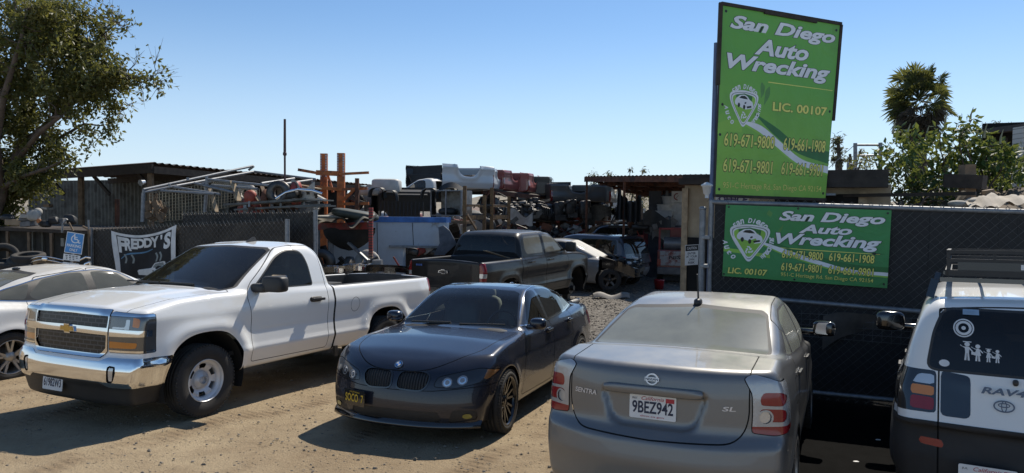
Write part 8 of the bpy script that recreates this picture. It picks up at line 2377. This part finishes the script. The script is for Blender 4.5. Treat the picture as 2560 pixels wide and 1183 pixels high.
def hills(u, v):
    x = -1400 + 2800 * u; y = 700 + 500 * v
    return Vector((x, y, max(-2, sin(pi * v) * (16 + 9 * sin(x * .006 + 1) + 6 * sin(x * .017) + 3 * sin(x * .05 + v * 5)))))
b.sheet(hills, 160, 12); tag(b.build('hills', hm), kind='structure')
hw = mat('far_house_wall', (.52, .48, .42), .9); hr = mat('far_house_roof', (.26, .19, .15), .9)
for i, (u, v, w) in enumerate(((1243, 524, 9), (1262, 526, 8), (1306, 524, 11), (1330, 527, 8), (1408, 526, 9), (1210, 528, 8))):
    c = at(u, v, 165); T = thing('house', 'pale house with low gabled roof far behind the racks on the skyline', 'house', (c.x, c.y, 0), 'houses on the skyline')
    b = MB(); b.box((0, 0, c.z / 2 - .4), (w, 8, c.z - .8)); b.build('wall', hw, T)
    b = MB(); z = c.z - .8; b.add([(-w / 2 - .4, -4.4, z), (w / 2 + .4, -4.4, z), (w / 2 + .4, 4.4, z), (-w / 2 - .4, 4.4, z), (-w / 2 + 1, 0, z + 1.7), (w / 2 - 1, 0, z + 1.7)], [(0, 1, 5, 4), (2, 3, 4, 5), (1, 2, 5), (3, 0, 4), (3, 2, 1, 0)]); b.build('roof', hr, T)
# ------------------------------------------------------------------ ground
N = NT('dirt')
w = N.wpos()
spx = N.n('ShaderNodeSeparateXYZ'); N.l(w, spx.inputs[0])
f1 = N.noise(.35, 8, .65, w); f2 = N.noise(3.2, 8, .7, w); f3 = N.noise(38, 6, .65, w); f4 = N.noise(130, 3, .6, w)
c = N.mix(N.ramp(f1, .32, .68), (.265, .195, .118), (.405, .32, .205))
c = N.mix(N.math('MULTIPLY', N.ramp(f2, .42, .72), .55), c, (.17, .12, .072))
c = N.mix(N.math('MULTIPLY', N.ramp(N.noise(.9, 5, .7, w, .6), .60, .72), .5), c, (.12, .09, .062))
c = N.mix(N.math('MULTIPLY', N.ramp(f3, .5, .75), .45), c, (.40, .32, .22))
vo = N.n('ShaderNodeTexVoronoi'); vo.inputs['Scale'].default_value = 26; N.l(w, vo.inputs['Vector'])
peb = N.ramp(vo.outputs['Distance'], .34, .12)
vcol = N.n('ShaderNodeSeparateColor'); N.l(vo.outputs['Color'], vcol.inputs[0])
few = N.math('GREATER_THAN', vcol.outputs[0], .86)
pb = N.math('MULTIPLY', peb, few)
c = N.mix(N.math('MULTIPLY', pb, .7), c, N.mix(vcol.outputs[1], (.16, .13, .10), (.42, .36, .28)))
# tyre tracks along the lane
rot = N.n('ShaderNodeVectorRotate'); rot.rotation_type = 'Z_AXIS'; rot.inputs['Angle'].default_value = LOT + .12; N.l(w, rot.inputs['Vector'])
sr = N.n('ShaderNodeSeparateXYZ'); N.l(rot.outputs[0], sr.inputs[0])
warp = N.math('ADD', sr.outputs[0], N.math('MULTIPLY', N.noise(.25, 2, .5, w), 2.2))
tr = N.math('ABSOLUTE', N.math('SUBTRACT', N.math('FRACT', N.math('MULTIPLY', warp, .62)), .5))
trk = N.ramp(tr, .14, .04)
tread = N.math('MULTIPLY', trk, N.math('MULTIPLY_ADD', N.math('SINE', N.math('MULTIPLY', sr.outputs[1], 70.0)), .5, .5))
brk = N.ramp(N.noise(.8, 4, .6, w), .42, .62)
trm = N.math('MULTIPLY', trk, brk)
c = N.mix(N.math('MULTIPLY', trm, .7), c, (.18, .125, .075))
# the yard beyond the gate line is grey crushed stone
along = N.math('ADD', N.math('MULTIPLY', spx.outputs[0], AV.x), N.math('MULTIPLY', spx.outputs[1], AV.y))
edge = N.math('ADD', along, N.math('MULTIPLY', N.noise(.9, 5, .7, w), 2.5))
yd = N.ramp(edge, 10.2, 12.0)
v2 = N.n('ShaderNodeTexVoronoi'); v2.inputs['Scale'].default_value = 16; N.l(w, v2.inputs['Vector'])
vc2 = N.n('ShaderNodeSeparateColor'); N.l(v2.outputs['Color'], vc2.inputs[0])
gcol = N.mix(vc2.outputs[0], (.09, .08, .068), (.26, .235, .20))
c = N.mix(yd, c, gcol)
N.l(c, N.b.inputs['Base Color']); N.b.inputs['Roughness'].default_value = .95; N.b.inputs['Specular IOR Level'].default_value = .2
h = N.math('ADD', N.math('MULTIPLY', f3, .5), N.math('ADD', N.math('MULTIPLY', f2, .9), N.math('MULTIPLY', f4, .25)))
h = N.math('ADD', h, N.math('MULTIPLY', pb, .7))
h = N.math('SUBTRACT', h, N.math('MULTIPLY', N.math('MULTIPLY', tread, brk), .28))
h = N.math('ADD', h, N.math('MULTIPLY', N.math('MULTIPLY', yd, N.ramp(v2.outputs['Distance'], .5, 0)), .9))
N.bump(h, 1.0, .035)
b = MB(); b.smooth = True
xs = sorted(set([0] + [s * x for s in (-1, 1) for x in list(np.arange(.25, 9, .25)) + list(np.geomspace(9.5, 3000, 26))]))
ys = list(np.arange(-6, 14, .25)) + list(np.geomspace(14.3, 4000, 36))
vs = []
for y in ys:
    for x in xs:
        near = max(0, 1 - max(abs(x) - 7, 0) / 6) * max(0, 1 - max(y - 11, 0) / 4)
        vs.append(Vector((x, y, gz(y) + near * (.012 * sin(x * 1.7 + y * .9) * sin(y * 1.3 - x * .6) + .006 * sin(x * 5.1 + 2 * sin(y * 2.2)) * sin(y * 4.3)))))
n = len(xs); b.add(vs, [(j * n + i, j * n + i + 1, (j + 1) * n + i + 1, (j + 1) * n + i) for j in range(len(ys) - 1) for i in range(n - 1)])
tag(b.build('ground', N.m), kind='structure')
am = mat('painted_shade_black', (.0035, .0034, .0033), .95, 0, .4, vs=6, bump=.5, bs=80, spec=.05)  # near-black ground strip: the shadow before the gate is painted into its colour
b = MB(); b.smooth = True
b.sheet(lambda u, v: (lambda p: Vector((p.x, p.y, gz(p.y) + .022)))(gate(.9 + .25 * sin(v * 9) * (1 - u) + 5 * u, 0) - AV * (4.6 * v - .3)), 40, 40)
tag(b.build('painted_shade_strip', am), kind='structure')
# loose stones on the dirt, denser in the yard
rg = random.Random(21); b = MB()
def stone(x, y, r):
    a = rg.uniform(0, 6.28); P = []
    for k in range(6):
        t = a + k * pi / 3; q = r * rg.uniform(.7, 1.2); P.append((x + cos(t) * q, y + sin(t) * q * .8, gz(y) + .004))
    T_ = [(x + (p[0] - x) * .55, y + (p[1] - y) * .55, gz(y) + r * rg.uniform(.45, .8)) for p in P]
    b.add(P + T_, [(k, (k + 1) % 6, 6 + (k + 1) % 6, 6 + k) for k in range(6)] + [(6, 7, 8, 9, 10, 11)])
for i in range(3200):
    y = rg.uniform(4.2, 12); x = rg.uniform(-.8 * y, .35 * y); stone(x, y, rg.choice((.006, .008, .010, .014)) * rg.uniform(.8, 1.5) if rg.random() < .96 else rg.uniform(.014, .026))
for i in range(5200):
    d = rg.uniform(10.5, 24); t = rg.uniform(-6.5, .6); p = G0 * 0 + Vector((2.57, 9.4, 0)) + BV * t + AV * (d - 9.4); stone(p.x, p.y, rg.uniform(.012, .035))
for o_ in (b.build('gravel', mat('loose_stone', (.20, .17, .13), .9, 0, .5, vs=20)),): tag(o_, kind='stuff')
for u, v, w_, lb in ((2195, 1105, .03, 'small crumpled white litter on the dark asphalt between the two right cars'), (2140, 1160, .03, 'pale paper scrap near the bottom edge between the two right cars')):
    p = gnd(u, v); b = MB(); b.sup(p + Vector((0, 0, .015)), (w_, w_ * .6, .012), .8); tag(b.build('litter', K['white'], None, world=True), lb, 'litter')
